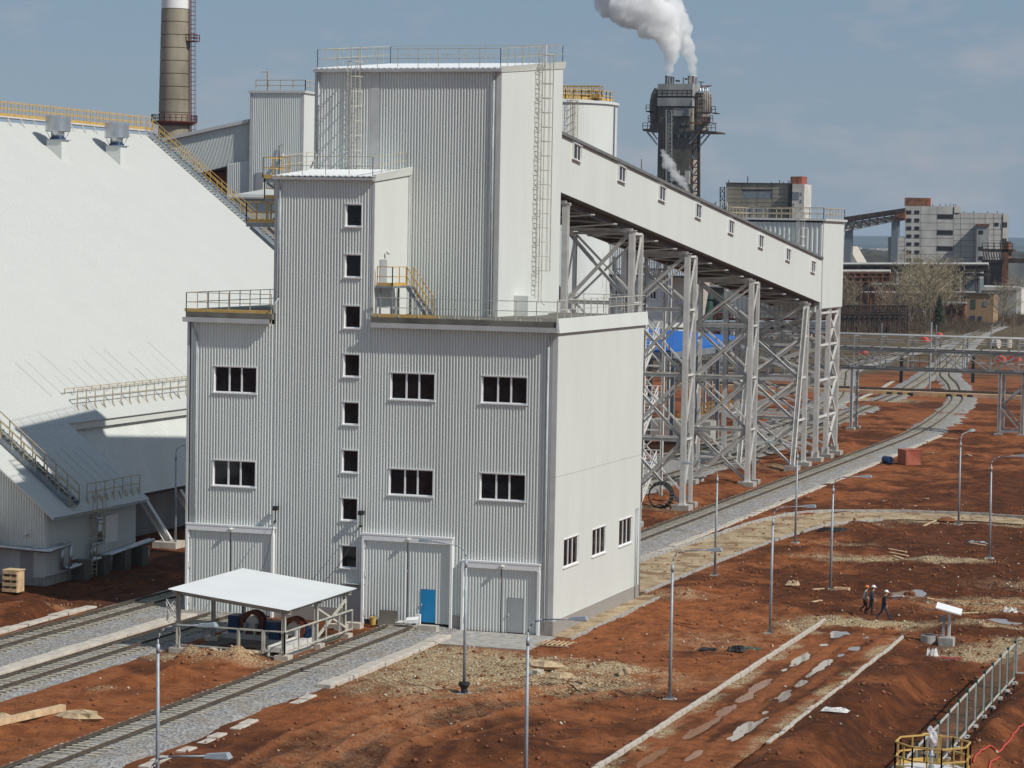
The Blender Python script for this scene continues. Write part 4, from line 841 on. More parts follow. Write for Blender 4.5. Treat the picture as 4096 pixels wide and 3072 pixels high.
# ridge walkway, gable stair, eaves walkway
mb = MB(); railing(mb, [(RX, 40, RZ+.55), (RX, SY1, RZ+.55)], 1.25, 1.3, r=.03, rails=(1, .55), toe=.2); railing(mb, [(RX-1.1, 40, RZ+.55), (RX-1.1, SY1, RZ+.55)], 1.25, 1.3, r=.03, rails=(1, .55), toe=.2); mb.build('ridge_railing', 'yellow', SH)
mb = MB(); mb.box(RX-1.15, 40, RZ+.4, RX+.05, SY1, RZ+.52)
for i in range(22): yv = 41+i*2.3; mb.bar((RX+.1, yv, RZ+.45), (RX+.55, yv, RZ-.35), .07)
mb.build('ridge_walkway', 'steel_light', SH)
def on_roof(x, up=0): return EZ-(x-EX)*SLO+up
mb = MB(); gx1 = -52
for off in (.5, 1.5): mb.bar((RX+.3, SY1-off, on_roof(RX+.3, .5)), (gx1, SY1-off, on_roof(gx1, .5)), .12, .3)
k = 0; x = RX+.5
while x < gx1: mb.box(x, SY1-1.5, on_roof(x, .55), x+.25, SY1-.5, on_roof(x, .6)); x += .32
mb.build('gable_stair', 'galv', SH)
mb = MB()
for off in (.45, 1.55): railing(mb, [(RX+.3, SY1-off, on_roof(RX+.3, .6)), (gx1, SY1-off, on_roof(gx1, .6))], 1.2, 1.6, r=.026, rails=(1, .55))
mb.build('gable_stair_railing', 'yellow', SH)
mb = MB(); wx = EX-.75; railing(mb, [(wx, 22.5, on_roof(wx, .25)), (wx, 70, on_roof(wx, .25))], 1.15, 1.35, r=.03); railing(mb, [(wx-1.0, 22.5, on_roof(wx-1, .25)), (wx-1.0, 70, on_roof(wx-1, .25))], .4, 1.35, r=.03, rails=(1,))
for i in range(35): yv = 22.5+1.36*i; mb.bar((wx+.15, yv, on_roof(wx+.15, .02)), (wx-.05, yv, on_roof(wx, .35)), .08)
mb.build('eaves_railing', 'yellow_pale', SH)
mb = MB(); rnd = random.Random(3)
for i in range(15): yv = 21+1.6*i+rnd.uniform(-.2, .2); ln = rnd.uniform(1.5, 4.2); mb.bar((EX-1.9, yv, on_roof(EX-1.9, .06)), (EX-1.9-ln, yv, on_roof(EX-1.9-ln, .06)), .012)
mb.build('snow_guard_rod', 'galv_dark', SH)
# annex under the same roof plane
AX, AY0, AY1, AE = -36.43, 6.1, 18.8, -35.6
AN = thing('shed_annex', 'low corrugated annex with pipes along its walls under the shed roof', 'annex', (-38.5, 12, 0))
ez = lambda x: EZ-(x-EX)*SLO
mb = MB(); y = AY0-.5; y1e = AY1+.5
while y < y1e-.01:
    pr = [(0, 0), (.17, 0), (.2, d), (.27, d), (.3, 0)]
    for (a, da), (b_, db) in zip(pr, pr[1:]):
        ya_, yb_ = min(y+a, y1e), min(y+b_, y1e)
        if yb_ > ya_: mb.poly((AE+nx_*da, ya_, ez(AE)+nz_*da+.004), (AE+nx_*db, yb_, ez(AE)+nz_*db+.004), (EX+.2+nx_*db, yb_, ez(EX+.2)+nz_*db+.004), (EX+.2+nx_*da, ya_, ez(EX+.2)+nz_*da+.004))
    y += st_
mb.poly((AE, AY0-.5, ez(AE)-.12), (EX, AY0-.5, ez(EX)-.12), (EX, y1e, ez(EX)-.12), (AE, y1e, ez(AE)-.12)); mb.poly((AE, AY0-.5, ez(AE)-.12), (AE, AY0-.5, ez(AE)), (EX, AY0-.5, ez(EX)), (EX, AY0-.5, ez(EX)-.12))
mb.build('roof', 'roof_white', AN)
mb = MB(); ribbed(mb, (-43.2, AY0), XF, NF, 43.2-36.43, .5, ez(-43.2)-.15, ez(AX)-.15, holes=[(5.0, 5.95, -1, 2.5)]); mb.build('front_wall', 'white_sheet', AN)
mb = MB(); ribbed(mb, (AX, AY0), YR, NR, AY1-AY0, .6, ez(AX)-.15); mb.build('side_wall', 'white_sheet', AN)
mb = MB(); mb.poly((-43, AY1, .2), (AX, AY1, .2), (AX, AY1, ez(AX)-.15), (-43, AY1, ez(-43)-.15)); mb.build('back_wall', 'white_sheet', AN)
mb = MB(); mb.box(-43, AY0-.04, -.3, AX+.05, AY1, .55); mb.build('base', 'concrete', AN)
mb = MB(); mb.box(-38.2, AY0-.08, .3, -37.25, AY0+.03, 2.4); mb.build('door', 'door_grey', AN)
mb = MB(); mb.box(AX+.06, 14.2, 1.9, AX+.1, 16.0, 3.75); mb.build('wall_board', 'frame_white', AN)
for yy in (9.6, 12.4, 15.4, 18.0):
    mb = MB(); mb.box(AX+.02, yy, -.2, AX+1.0, yy+.9, 1.3); mb.build('pier', 'soot', AN)
mb = MB(); r_ = .13
pipe(mb, [(-43, AY0-.35, 2.55), (AX+.35, AY0-.35, 2.35), (AX+.35, AY0+1.6, 2.55), (AX+.35, AY0+1.6, .9)], r_); pipe(mb, [(-43, AY0-.65, 2.55), (AX+.65, AY0-.65, 2.35), (AX+.65, AY0+2.2, 2.55), (AX+.65, AY0+2.2, .9)], r_)
for o_ in (.4, .7): pipe(mb, [(AX+o_, AY0+2, .95), (AX+o_, AY1+1.5, 1.55)], r_)
for o_ in (0, .35): pipe(mb, [(AX+.1, 12.2+o_, 3.9), (AX+.5, 12.2+o_, 3.9), (AX+.6, 12.3+o_, 3.7), (AX+.6, 12.3+o_, 2.2), (AX+.6, 11.4+o_, 2.1), (AX+.6, 11.2+o_, 1.3)], r_)
mb.build('lagged_pipe', 'zinc', AN, True)
mb = MB(); ladder(mb, (AX+.7, AY0+5.0), YR, NR, .1, 4.6, w=.6, cage0=2.6, cr=.45); mb.build('caged_ladder', 'yellow_pale', AN)
mb = MB(); railing(mb, [(AE-.6, AY0+5.2, ez(AE-.6)+.1), (AE-.6, AY1+.2, ez(AE-.6)+.1)], 1.15, 1.2, r=.03)
for i in range(9): yv = AY0+5.2+i*.93; mb.bar((AE-.45, yv, ez(AE-.45)), (AE-.65, yv, ez(AE-.6)+.4), .08)
mb.build('eaves_railing', 'yellow_pale', AN)
xa = -48.0; mb = MB()
for yy in (AY0+2.4, AY0+3.5): mb.bar((xa, yy, on_roof(xa, .35)), (AE-.3, yy, on_roof(AE-.3, .35)), .12, .3)
x = xa
while x < AE-.4: mb.box(x, AY0+2.4, on_roof(x, .4), x+.28, AY0+3.5, on_roof(x, .45)); x += .33
mb.build('roof_stair', 'galv_dark', AN)
mb = MB()
for yy in (AY0+2.35, AY0+3.55): railing(mb, [(xa, yy, on_roof(xa, .4)), (AE-.3, yy, on_roof(AE-.3, .4))], 1.15, 1.1, r=.035)
mb.build('roof_stair_railing', 'yellow_pale', AN)
mb = MB(); rnd = random.Random(5)
for i in range(7): yv = AY0+5.5+1.15*i; ln = rnd.uniform(2, 3.6); mb.bar((AE-1.1, yv, on_roof(AE-1.1, .06)), (AE-1.1-ln, yv, on_roof(AE-1.1-ln, .06)), .014)
mb.build('snow_guard_rod', 'galv_dark', AN)
mb = MB(); mb.lathe((AX-1.3, AY0-.2, 3.3), [(.03, -.1), (.14, -.05), (.12, .1), (.03, .14)], 10); mb.build('wall_lamp', 'steel_light', AN, True)
# roof ventilators
def pplane(px, py):
    dd = ray(px, py); t_ = (EZ+SLO*(EX-CAM.x)-CAM.z)/(dd.z+SLO*dd.x); return CAM+dd*t_
def ventilator(px, py, label):
    p = pplane(px, py); V = thing('roof_ventilator', label, 'ventilator', p, 'ventilators on the shed roof'); k = .68
    mb = MB(); mb.hexa([(p.x+a*k, p.y+b_*k, on_roof(p.x+a*k)-.3) for a, b_ in ((-1.3, -1), (.9, -1), (.9, 1), (-1.3, 1))]+[(p.x+a*k, p.y+b_*k, p.z+1.35) for a, b_ in ((-1.3, -1), (.9, -1), (.9, 1), (-1.3, 1))]); mb.build('curb', 'panel_white', V)
    zc = p.z+1.35; c3 = (p.x-.2*k, p.y, zc); pf = lambda q: [(r*k, z*k) for r, z in q]
    MB().box(p.x-1.5*k, p.y-1.2*k, zc, p.x+1.1*k, p.y+1.2*k, zc+.06).build('flange', 'galv', V)
    MB().lathe(c3, pf([(1.05, .07), (1.05, .3), (.9, .36)]), 20).build('blue_collar', 'blue_paint', V, True)
    MB().lathe(c3, pf([(.88, .36), (.88, 1.1), (1.0, 1.3)]), 20).build('neck', 'zinc', V, True)
    MB().lathe(c3, pf([(1.62, 1.15), (1.66, 1.2), (1.66, 3.1), (1.6, 3.15), (1.5, 3.05), (1.5, 1.2)]), 28, cap=False).build('drum', 'zinc', V)
    MB().lathe(c3, pf([(1.5, 2.8), (1.5, 2.85)]), 28).build('drum_grille', 'galv_dark', V)
    mb = MB()
    for q in range(4): t_ = math.pi*(.25+.5*q); mb.bar((c3[0]+1.0*k*math.cos(t_), c3[1]+1.0*k*math.sin(t_), zc+.1), (c3[0]+1.55*k*math.cos(t_), c3[1]+1.55*k*math.sin(t_), zc+1.2*k), .04)
    mb.build('stay', 'galv', V)
ventilator(236, 622, 'galvanised drum ventilator on the shed roof, the one further from the gable stair')
ventilator(471, 643, 'galvanised drum ventilator on the shed roof, the one closer to the gable stair')

# ---------------------------------------------------------------- second white tower and gallery behind the shed
Y2 = 118.0
W2 = thing('white_tower', 'slim white corrugated tower rising behind the shed roof', 'tower', (-68, 123, 0))
a = pY(1002, 372, Y2); b_ = pY(1217, 372, Y2); tz = a.z; TXa, TXb = a.x, b_.x
mb = MB(); ribbed(mb, (TXa, Y2), XF, NF, TXb-TXa, 0, tz, pitch=.22, depth=.06, run=.045, top=.06); mb.build('front_wall', 'white_sheet', W2)
mb = MB(); panelled(mb, (TXb, Y2), YR, NR, 11, 0, tz); mb.build('side_wall', 'panel_white', W2)
mb = MB(); mb.poly((TXb, Y2+11, 0), (TXa, Y2+11, 0), (TXa, Y2+11, tz), (TXb, Y2+11, tz)); mb.poly((TXa, Y2, 0), (TXa, Y2+11, 0), (TXa, Y2+11, tz), (TXa, Y2, tz)); mb.build('back_wall', 'white_sheet', W2)
mb = MB(); mb.box(TXa-.2, Y2-.2, tz, TXb+.2, Y2+11, tz+.25); mb.build('roof', 'roof_white', W2)
mb = MB(); mb.box(TXb-.3, Y2-.07, 0, TXb+.02, Y2, tz); mb.box(TXa-.02, Y2-.07, 0, TXa+.25, Y2, tz); mb.build('corner_trim', 'trim_grey', W2)
mb = MB(); railing(mb, [(TXa+.5, Y2+.3, tz+.25), (TXb, Y2+.3, tz+.25), (TXb, Y2+10.8, tz+.25)], 1.15, 1.3, r=.04); mb.bar((TXa+1.8, Y2+.5, tz), (TXa+1.8, Y2+.5, tz+2.4), .15); mb.bar((TXa+1.0, Y2+.5, tz+2.3), (TXa+1.8, Y2+.5, tz+2.3), .08); mb.build('railing', 'yellow_pale', W2)
p0 = pY(1025, 690, Y2); p1 = pY(1053, 760, Y2); MB().box(p0.x, Y2-.14, p1.z, p1.x, Y2-.02, p0.z).build('door', 'door_grey', W2)
l0 = pY(1118, 640, Y2); mb = MB(); pipe(mb, [(l0.x, Y2-.2, l0.z-8), (l0.x, Y2-.2, l0.z+1.5), (l0.x+.5, Y2-.3, l0.z+1.7), (l0.x+.55, Y2-.4, l0.z+.6)], .05); mb.lathe((l0.x+.55, Y2-.4, l0.z+.2), [(.2, 0), (.25, .2), (.1, .5)], 8); mb.build('wall_lamp', 'trim_grey', W2)
W3 = thing('side_gallery', 'white corrugated gallery sloping up into the slim tower behind the shed', 'gallery', (-80, 119, 20))
q = [pY(x, y, Y2+.6) for x, y in ((1000, 490), (1000, 640), (834, 676), (640, 720), (640, 572))]
mb = MB(); n_ = 60; tl, tr = q[4], q[0]; bl, br = q[3], q[1]
for i in range(n_):
    f0, f1, f2, f3 = [(i+k)/n_ for k in (0, .45, .62, 1)]; P_ = lambda f, top, dd: (tl.lerp(tr, f) if top else Vector((bl.x+(br.x-bl.x)*f+1.6*(1-f), 0, bl.z+(br.z-bl.z)*f)))
    for fa, fb, da, db in ((f0, f1, 0, 0), (f1, f2, 0, .1), (f2, f3, .1, 0)):
        A, B_, C_, D_ = P_(fa, 0, 0), P_(fb, 0, 0), P_(fb, 1, 0), P_(fa, 1, 0); mb.poly((A.x, Y2+.6-da, A.z), (B_.x, Y2+.6-db, B_.z), (C_.x, Y2+.6-db, C_.z), (D_.x, Y2+.6-da, D_.z))
mb.build('side_wall', 'white_sheet', W3)
mb = MB(); mb.hexa([(tl.x-.4, Y2+.2, tl.z), (tr.x, Y2+.2, tr.z), (tr.x, Y2+6, tr.z), (tl.x-.4, Y2+6, tl.z), (tl.x-.4, Y2+.2, tl.z+.35), (tr.x, Y2+.2, tr.z+.35), (tr.x, Y2+6, tr.z+1.0), (tl.x-.4, Y2+6, tl.z+1.0)]); mb.build('roof', 'roof_white', W3)
mb = MB(); mb.hexa([(bl.x-1.5, Y2+.7, bl.z-.3), (br.x, Y2+.7, br.z-.3), (br.x, Y2+6, br.z-.3), (bl.x-1.5, Y2+6, bl.z-.3), (bl.x-1.5, Y2+.7, bl.z), (br.x, Y2+.7, br.z), (br.x, Y2+6, br.z), (bl.x-1.5, Y2+6, bl.z)]); mb.build('floor', 'under_dark', W3)
p0 = pY(908, 650, Y2+.3); p1 = pY(1003, 640, Y2+.3); mb = MB(); ribbed(mb, (p0.x, Y2+.3), XF, NF, p1.x-p0.x, 0, p0.z-.2, p1.z, pitch=.22, depth=.06, run=.045, top=.06); mb.build('stair_wall', 'white_sheet', W3)
p0 = pY(850, 690, Y2+4); mb = MB(); mb.box(p0.x-.8, Y2+3, 0, p0.x+2.2, Y2+5, p0.z); mb.build('rust_support', 'rust', W3)
# low white roof in front of the slim tower
a = pY(910, 770, 104); b_ = pY(1330, 790, 104); W4 = thing('low_white_building', 'low white flat-roofed building between the shed gable and slim tower', 'building', (-60, 110, 0))
mb = MB(); mb.box(a.x, 104, 0, b_.x+5, 116, b_.z+.2); mb.build('wall', 'white_sheet', W4); mb = MB(); mb.hexa([(a.x-.3, 103.6, a.z-.6), (b_.x+5, 103.6, a.z-.6), (b_.x+5, 116.4, a.z+.6), (a.x-.3, 116.4, a.z+.6), (a.x-.3, 103.6, a.z-.4), (b_.x+5, 103.6, a.z-.4), (b_.x+5, 116.4, a.z+.8), (a.x-.3, 116.4, a.z+.8)]); mb.build('roof', 'roof_white', W4)
# ---------------------------------------------------------------- street lamps
def hz(x, y): return float(gh(np.array([x]), np.array([y]))[0])
def make_lamp():
    T = thing('street_lamp', '-', 'street lamp', (0, 0, 0), 'galvanised street lamps')
    MB().tube((0, 0, 0), (0, 0, 6.6), .095, .06, 10).build('pole', 'galv', T, True)
    mb = MB(); pts = [(0, 0, 6.5), (0, 0, 6.95), (.08, 0, 7.2), (.28, 0, 7.4), (.6, 0, 7.5), (1.9, 0, 7.62)]
    mb.path(pts, .032, 8); mb.tube((0, 0, 6.4), (0, 0, 6.75), .075, n=10); mb.build('arm', 'galv', T, True)
    mb = MB(); mb.hexa([(1.75, -.12, 7.56), (2.55, -.16, 7.60), (2.55, .16, 7.60), (1.75, .12, 7.56), (1.8, -.09, 7.68), (2.45, -.12, 7.76), (2.45, .12, 7.76), (1.8, .09, 7.68)]); h = mb.build('lamp_head', 'galv', T)
    MB().box(2.0, -.12, 7.555, 2.5, .12, 7.575).build('lens', 'frame_white', h)
    mb = MB(); mb.box(-.2, -.2, 0, .2, .2, .03)
    for a in (-.14, .14):
        for b_ in (-.14, .14): mb.tube((a, b_, .03), (a, b_, .1), .025, n=5)
    mb.build('base_plate', 'galv_dark', T)
    MB().box(-.3, -.3, -.5, .3, .3, -.002).build('footing', 'concrete_pale', T)
    return T
LAMPS = [(12.2, -76.3, 0, 'street lamp whose head peeks up at the foot of the view over the rails'), (-.1, -50.9, 0, 'street lamp standing beside the track into the blue-door gate'), (12.5, -42.6, 0, 'street lamp by the dirt road kerb, its head in front of the building corner'),
         (1.8, -20.2, 180, 'street lamp before the gates, its arm reaching towards the building'), (11.75, -17.3, 0, 'street lamp on red soil between building and kerb, level with the puddles'), (1.8, 31.1, 180, 'street lamp behind the building on the gravel road edge, arm over the rails'),
         (11.3, 6.9, 0, 'street lamp in red soil level with the end of the kerb'), (2.47, 53.6, 180, 'street lamp where the gravel road starts to bend, arm over the rails'), (10.8, 26.7, 0, 'street lamp next to the small wooden tray on the red soil'),
         (12.25, 71.2, 75, 'street lamp on the outside of the gravel bend, arm pointing away'), (17.9, 50.0, 0, 'street lamp standing furthest from the building beyond the plank pile'), (-37.9, 28.2, 0, 'street lamp in the shade below the shed skirt')]
l0 = make_lamp()
for i, (x, y, a, lab) in enumerate(LAMPS):
    o = l0 if i == 0 else copy_tree(l0); o.location = (x, y, hz(x, y)+(.55 if i == 0 else .03)); o.rotation_euler = (R(random.uniform(-.4, .4)), R(random.uniform(-.4, .4)), R(a)); o['label'] = lab
sk_ = MB().lathe((0, 0, -.05), [(.2, 0), (.16, .3), (.3, .5), (.28, .62), (.1, .66)], 12).build('pole_socket', 'black'); sk_.parent = [q for q in col.objects if q.get('label') == LAMPS[3][3]][0]

# ---------------------------------------------------------------- winch shelter in front of the gates
SHL = thing('winch_shelter', 'open steel shelter with a flat white corrugated roof over two winches', 'shelter', (-13.9, -10, 0))
rx0, rx1, ry0, ry1 = -17.45, -10.25, -14.75, -5.0; rzf = lambda x: 3.52+(x-rx0)/(rx1-rx0)*(2.78-3.52)
mb = MB(); y = ry0
while y < ry1-.05:
    for a, b_, da, db in ((0, .1, 0, 0), (.1, .13, 0, .035), (.13, .17, .035, .035), (.17, .2, .035, 0)):
        mb.poly((rx0, y+a, rzf(rx0)+da), (rx0, y+b_, rzf(rx0)+db), (rx1, y+b_, rzf(rx1)+db), (rx1, y+a, rzf(rx1)+da)); mb.poly((rx0, y+a, rzf(rx0)+da-.012), (rx1, y+a, rzf(rx1)+da-.012), (rx1, y+b_, rzf(rx1)+db-.012), (rx0, y+b_, rzf(rx0)+db-.012))
    y += .2
mb.build('roof', 'roof_clean', SHL)
px_, py_ = (-17.05, -10.75), (-14.2, -9.7, -5.6)
for x in px_:
    for y in py_:
        MB().ibeam((x, y, .25), (x, y, rzf(x)-.32), .2, .18, .02).build('post', 'cream_rail', SHL); MB().box(x-.4, y-.35, -.35, x+.4, y+.35, .26).build('footing', 'concrete_pale', SHL)
for x in px_: MB().ibeam((x, ry0+.1, rzf(x)-.2), (x, ry1-.1, rzf(x)-.2), .24, .16, .02, (0, 0, 1)).build('beam', 'cream_rail', SHL)
for y in py_: MB().ibeam((rx0+.15, y, rzf(rx0)-.2), (rx1-.1, y, rzf(rx1)-.2), .2, .14, .02, (0, 0, 1)).build('beam', 'cream_rail', SHL)
for k in range(5): x = rx0+.3+k*1.65; MB().bar((x, ry0+.05, rzf(x)-.06), (x, ry1-.05, rzf(x)-.06), .08).build('purlin', 'cream_rail', SHL)
for y0, y1 in ((-9.7, -5.6), (-5.6, -9.7)): MB().bar((-10.68, y0, .6), (-10.68, y1, 2.2), .12).build('brace', 'cream_rail', SHL)
mb = MB(); railing(mb, [(-17.05, -14.4, .35), (-13.4, -14.4, .35)], 1.2, 3.7, r=.035, rails=(1, .08)); mb.build('railing', 'cream_rail', SHL)
mb = MB(); railing(mb, [(-13.3, -14.42, .3), (-11.9, -14.42, .3)], 1.25, 1.4, r=.05, rails=(1, .08)); mb.build('railing_gate', 'cream_rail', SHL)
mb = MB(); railing(mb, [(-11.8, -14.4, .35), (-10.6, -14.4, .35), (-10.5, -5.0, .35)], 1.2, 1.9, r=.035, rails=(1, .08)); mb.build('railing', 'cream_rail', SHL)
mb = MB(); mb.box(-17.0, -14.2, -.1, -10.8, -5.2, .05); mb.build('floor', 'membrane', SHL)
def winch(x, y, label):
    Wn = thing('winch', label, 'winch', (x, y, .05), 'winches under the shelter')
    MB().box(x-1.5, y-.9, .05, x+1.5, y+.9, .32).build('bed', 'trim_grey', Wn)
    mb = MB(); 
    for s_ in (-.55, .0):
        k = len(mb.v); c = (x+.2, y+s_, .95)
        for yy, r in ((0, .72), (.08, .72), (.08, .5), (.0, .5)):
            for i in range(20): t_ = 2*math.pi*i/20; mb.v.append((c[0]+r*math.cos(t_), c[1]+yy, c[2]+r*math.sin(t_)))
        for j in range(4):
            for i in range(20): a, b_ = (j, (j+1) % 4); mb.f.append((k+a*20+i, k+b_*20+i, k+b_*20+(i+1) % 20, k+a*20+(i+1) % 20))
    mb.build('flange', 'orange', Wn, False)
    MB().tube((x+.2, y-.5, .95), (x+.2, y+.05, .95), .4, n=18).build('drum', 'zinc', Wn)
    MB().box(x-1.3, y-.5, .32, x-.7, y+.5, 1.3).build('motor', 'blue_paint', Wn); MB().tube((x+.9, y-.4, .75), (x+.9, y+.5, .75), .36, n=14).build('gearbox', 'blue_paint', Wn)
    mb = MB(); mb.box(x+.4, y-.75, .32, x+.5, y+.75, .95); mb.box(x-.2, y-.75, .32, x-.1, y+.75, .95); mb.build('bearing_stand', 'trim_grey', Wn)
winch(-12.3, -9.3, 'orange and blue winch under the shelter beside the braced bay'); winch(-15.4, -8.0, 'blue winch in the shade deep under the shelter')
mb = MB(); mb.box(-11.9, -13.6, .3, -10.95, -9.9, .55); mb.box(-11.95, -13.7, .05, -11.85, -9.8, .6); mb.box(-11.0, -13.7, .05, -10.9, -9.8, .6); solo(mb, 'steel_trough', 'steel_light', 'grey steel trough lying along the open side of the shelter', 'trough')
mb = MB(); rnd = random.Random(2)
for k in range(9): t0 = rnd.uniform(0, 6.3); mb.path([(-17.35+.3*math.cos(t0+i*.5)*(.6+.05*k), -14.5+.2*math.sin(t0+i*.5), 2.5+.45*math.sin(i*.5+k)-.03*i) for i in range(14)], .022, 4)
solo(mb, 'cable_bundle', 'tarp', 'tangle of loose cable hanging on a shelter post', 'cable')

for k, (p0, p1) in enumerate((((-12.0, -.4, 5.85), (-12.4, -5.2, 2.95)), ((-17.5, -.4, 5.85), (-16.2, -5.2, 3.4)))):
    a, b_ = Vector(p0), Vector(p1); pts = [a.lerp(b_, t_/8)-Vector((0, 0, .5*math.sin(math.pi*t_/8))) for t_ in range(9)]; solo(MB().path(pts, .018, 5), 'slack_cable', 'black', ['slack cable from the floodlight by the blue-door gate down to the shelter', 'slack cable from the floodlight over the far gate down to the shelter'][k], 'cable')
# ---------------------------------------------------------------- things on the ground
def plank(px0, py0, px1, py1, wd, th, label, mat='timber', z=.04, grp=None, lift=0):
    a, b_ = pZ(px0, py0), pZ(px1, py1); a.z = hz(a.x, a.y)+z; b_.z = hz(b_.x, b_.y)+z+lift
    m_ = (a+b_)/2; mz = max(hz(m_.x, m_.y)+z - m_.z, 0); a.z += mz; b_.z += mz
    mb = MB(); mb.bar(a, b_, wd, th); return solo(mb, 'plank' if th < .2 else 'timber_beam', mat, label, 'plank' if th < .2 else 'beam', grp)
plank(-30, 2926, 253, 2858, .32, .3, 'long pale squared beam lying on red soil between two tracks', 'timber', .12)
for k, (a, b_, c_, d_, lab) in enumerate([(3695, 2108, 3745, 2083, 'short plank sticking up by a soil heap on the gravel bend'), (3555, 2202, 3625, 2212, 'plank across the scattered plank pile on dark soil'), (3560, 2212, 3632, 2222, 'plank lying second in the scattered plank pile'), (3575, 2225, 3610, 2235, 'broad short board beside the scattered plank pile'),
        (3705, 2401, 3815, 2395, 'thin plank between the two largest puddles'), (3846, 2428, 3875, 2424, 'short plank beyond the white board on posts'), (3885, 2425, 3935, 2428, 'curved plank beyond the white board, near loose gravel'), (3828, 2448, 3912, 2445, 'plank end leaning on stones beside the white board'),
        (3248, 2416, 3285, 2410, 'short board on red soil near the walking men'), (3250, 2372, 3295, 2369, 'split board on red soil beside the wooden tray'), (3750, 1753, 3832, 1755, 'pale plank by the ballast near the pipe bridge shadow'), (3700, 1808, 3735, 1812, 'thin lath behind the rusty red container'), (3870, 1818, 3885, 1828, 'crossed lath in a pile behind the rusty container'),
        (3690, 1997, 3712, 2001, 'grey board lying on dark soil before the bend'), (3880, 2182, 3945, 2184, 'flat board in the dark soil near the lone lamp')]):
    plank(a, b_, c_, d_, .22, .05, lab, z=.06)
mb = MB(); p = pZ(3367, 2366); z = hz(p.x, p.y); mb.box(p.x-.5, p.y-.35, z, p.x+.5, p.y+.35, z+.06); mb.box(p.x-.5, p.y-.35, z, p.x-.44, p.y+.35, z+.25); mb.box(p.x+.44, p.y-.35, z, p.x+.5, p.y+.35, z+.25); mb.box(p.x-.44, p.y-.35, z, p.x+.44, p.y-.3, z+.25); mb.box(p.x-.44, p.y+.3, z, p.x+.44, p.y+.35, z+.25)
solo(mb, 'wooden_tray', 'timber', 'small open wooden mortar tray on the red soil', 'tray')
# pallet leaning near the annex door
p = pZ(62, 2372); PL = thing('pallet', 'wooden pallet standing on edge beside the annex door', 'pallet', (p.x, p.y, .05)); 
for k in range(4): MB().box(p.x-.75+.02*k, p.y-.42, .1+.38*k, p.x+.3, p.y-.38, .3+.38*k).build('slat', 'timber', PL)
for x in (-.72, -.2, .25): MB().box(p.x+x, p.y-.38, .08, p.x+x+.09, p.y+.5, 1.45).build('stringer', 'timber', PL)
MB().box(p.x-.75, p.y-.4, 1.45, p.x+.4, p.y+.55, 1.5).build('board', 'timber', PL)
# container, barrel
a_ = R(38); cx, cy = -1.7, 127.1
RC = thing('rusty_container', 'rusty red steel box standing by the curved ballast edge', 'container', (cx, cy, 0)); 
def rot(x, y): return (cx+x*math.cos(a_)-y*math.sin(a_), cy+x*math.sin(a_)+y*math.cos(a_))
def rbox(mb, x0, y0, z0, x1, y1, z1): mb.hexa([(*rot(x, y), z) for z in (z0, z1) for x, y in ((x0, y0), (x1, y0), (x1, y1), (x0, y1))]); return mb
h0 = hz(cx, cy); rbox(MB(), -.95, -.85, h0, .95, .85, h0+1.55).build('body', 'red_paint', RC); rbox(MB(), -1.0, -.9, h0+1.55, 1.0, .9, h0+1.62).build('lid', 'red_paint', RC)
for s_ in (-.93, .87): rbox(MB(), s_, -.88, h0, s_+.06, -.84, h0+1.55).build('corner_angle', 'rust', RC)
mb = MB(); d_ = Vector((.75, -.66, 0)); c = Vector((-4.3, 128.6, hz(-4.3, 128.6)+.38)); BR = thing('blue_barrel', 'blue drum lying on its side by the ballast edge', 'barrel', (c.x, c.y, c.z-.38))
MB().tube(c-d_*.5, c+d_*.5, .37, n=18).build('body', 'blue_paint', BR)
for t_ in (-.48, -.17, .17, .48): MB().tube(c+d_*(t_-.02), c+d_*(t_+.02), .39, n=18).build('hoop', 'blue_paint', BR)
# white board on posts, concrete block and ring
p = pZ(3787, 2568); IB = thing('board_on_posts', 'white tilted board on grey posts rising from a concrete block', 'board', (p.x, p.y, 0)); z = hz(p.x, p.y)
MB().box(p.x-.42, p.y-.42, z-.3, p.x+.42, p.y+.42, z+.55).build('block', 'concrete', IB)
MB().box(p.x+.05, p.y-.06, z+.55, p.x+.2, p.y+.06, z+2.1).build('post', 'steel_light', IB); MB().box(p.x-.28, p.y-.05, z+.55, p.x-.14, p.y+.05, z+1.75).build('post', 'galv', IB)
MB().box(p.x-.4, p.y-.1, z+1.45, p.x-.1, p.y+.05, z+1.8).build('meter_box', 'galv_dark', IB)
mb = MB(); q = lambda a, b_: (p.x+.1+a, p.y+b_, z+2.18-a*.22+b_*.45); mb.hexa([q(-.75, -.28), q(.72, -.28), q(.72, .28), q(-.75, .28)]+[tuple(Vector(v_)+Vector((0, 0, .07))) for v_ in (q(-.75, -.28), q(.72, -.28), q(.72, .28), q(-.75, .28))]); mb.build('board', 'frame_white', IB)
p = pZ(3716, 2560); z = hz(p.x, p.y); solo(MB().lathe((p.x, p.y, z-.2), [(.5, 0), (.5, .65), (.36, .65), (.36, .1)], 20, cap=False), 'concrete_ring', 'concrete', 'squat concrete manhole ring beside the white board on posts', 'ring')
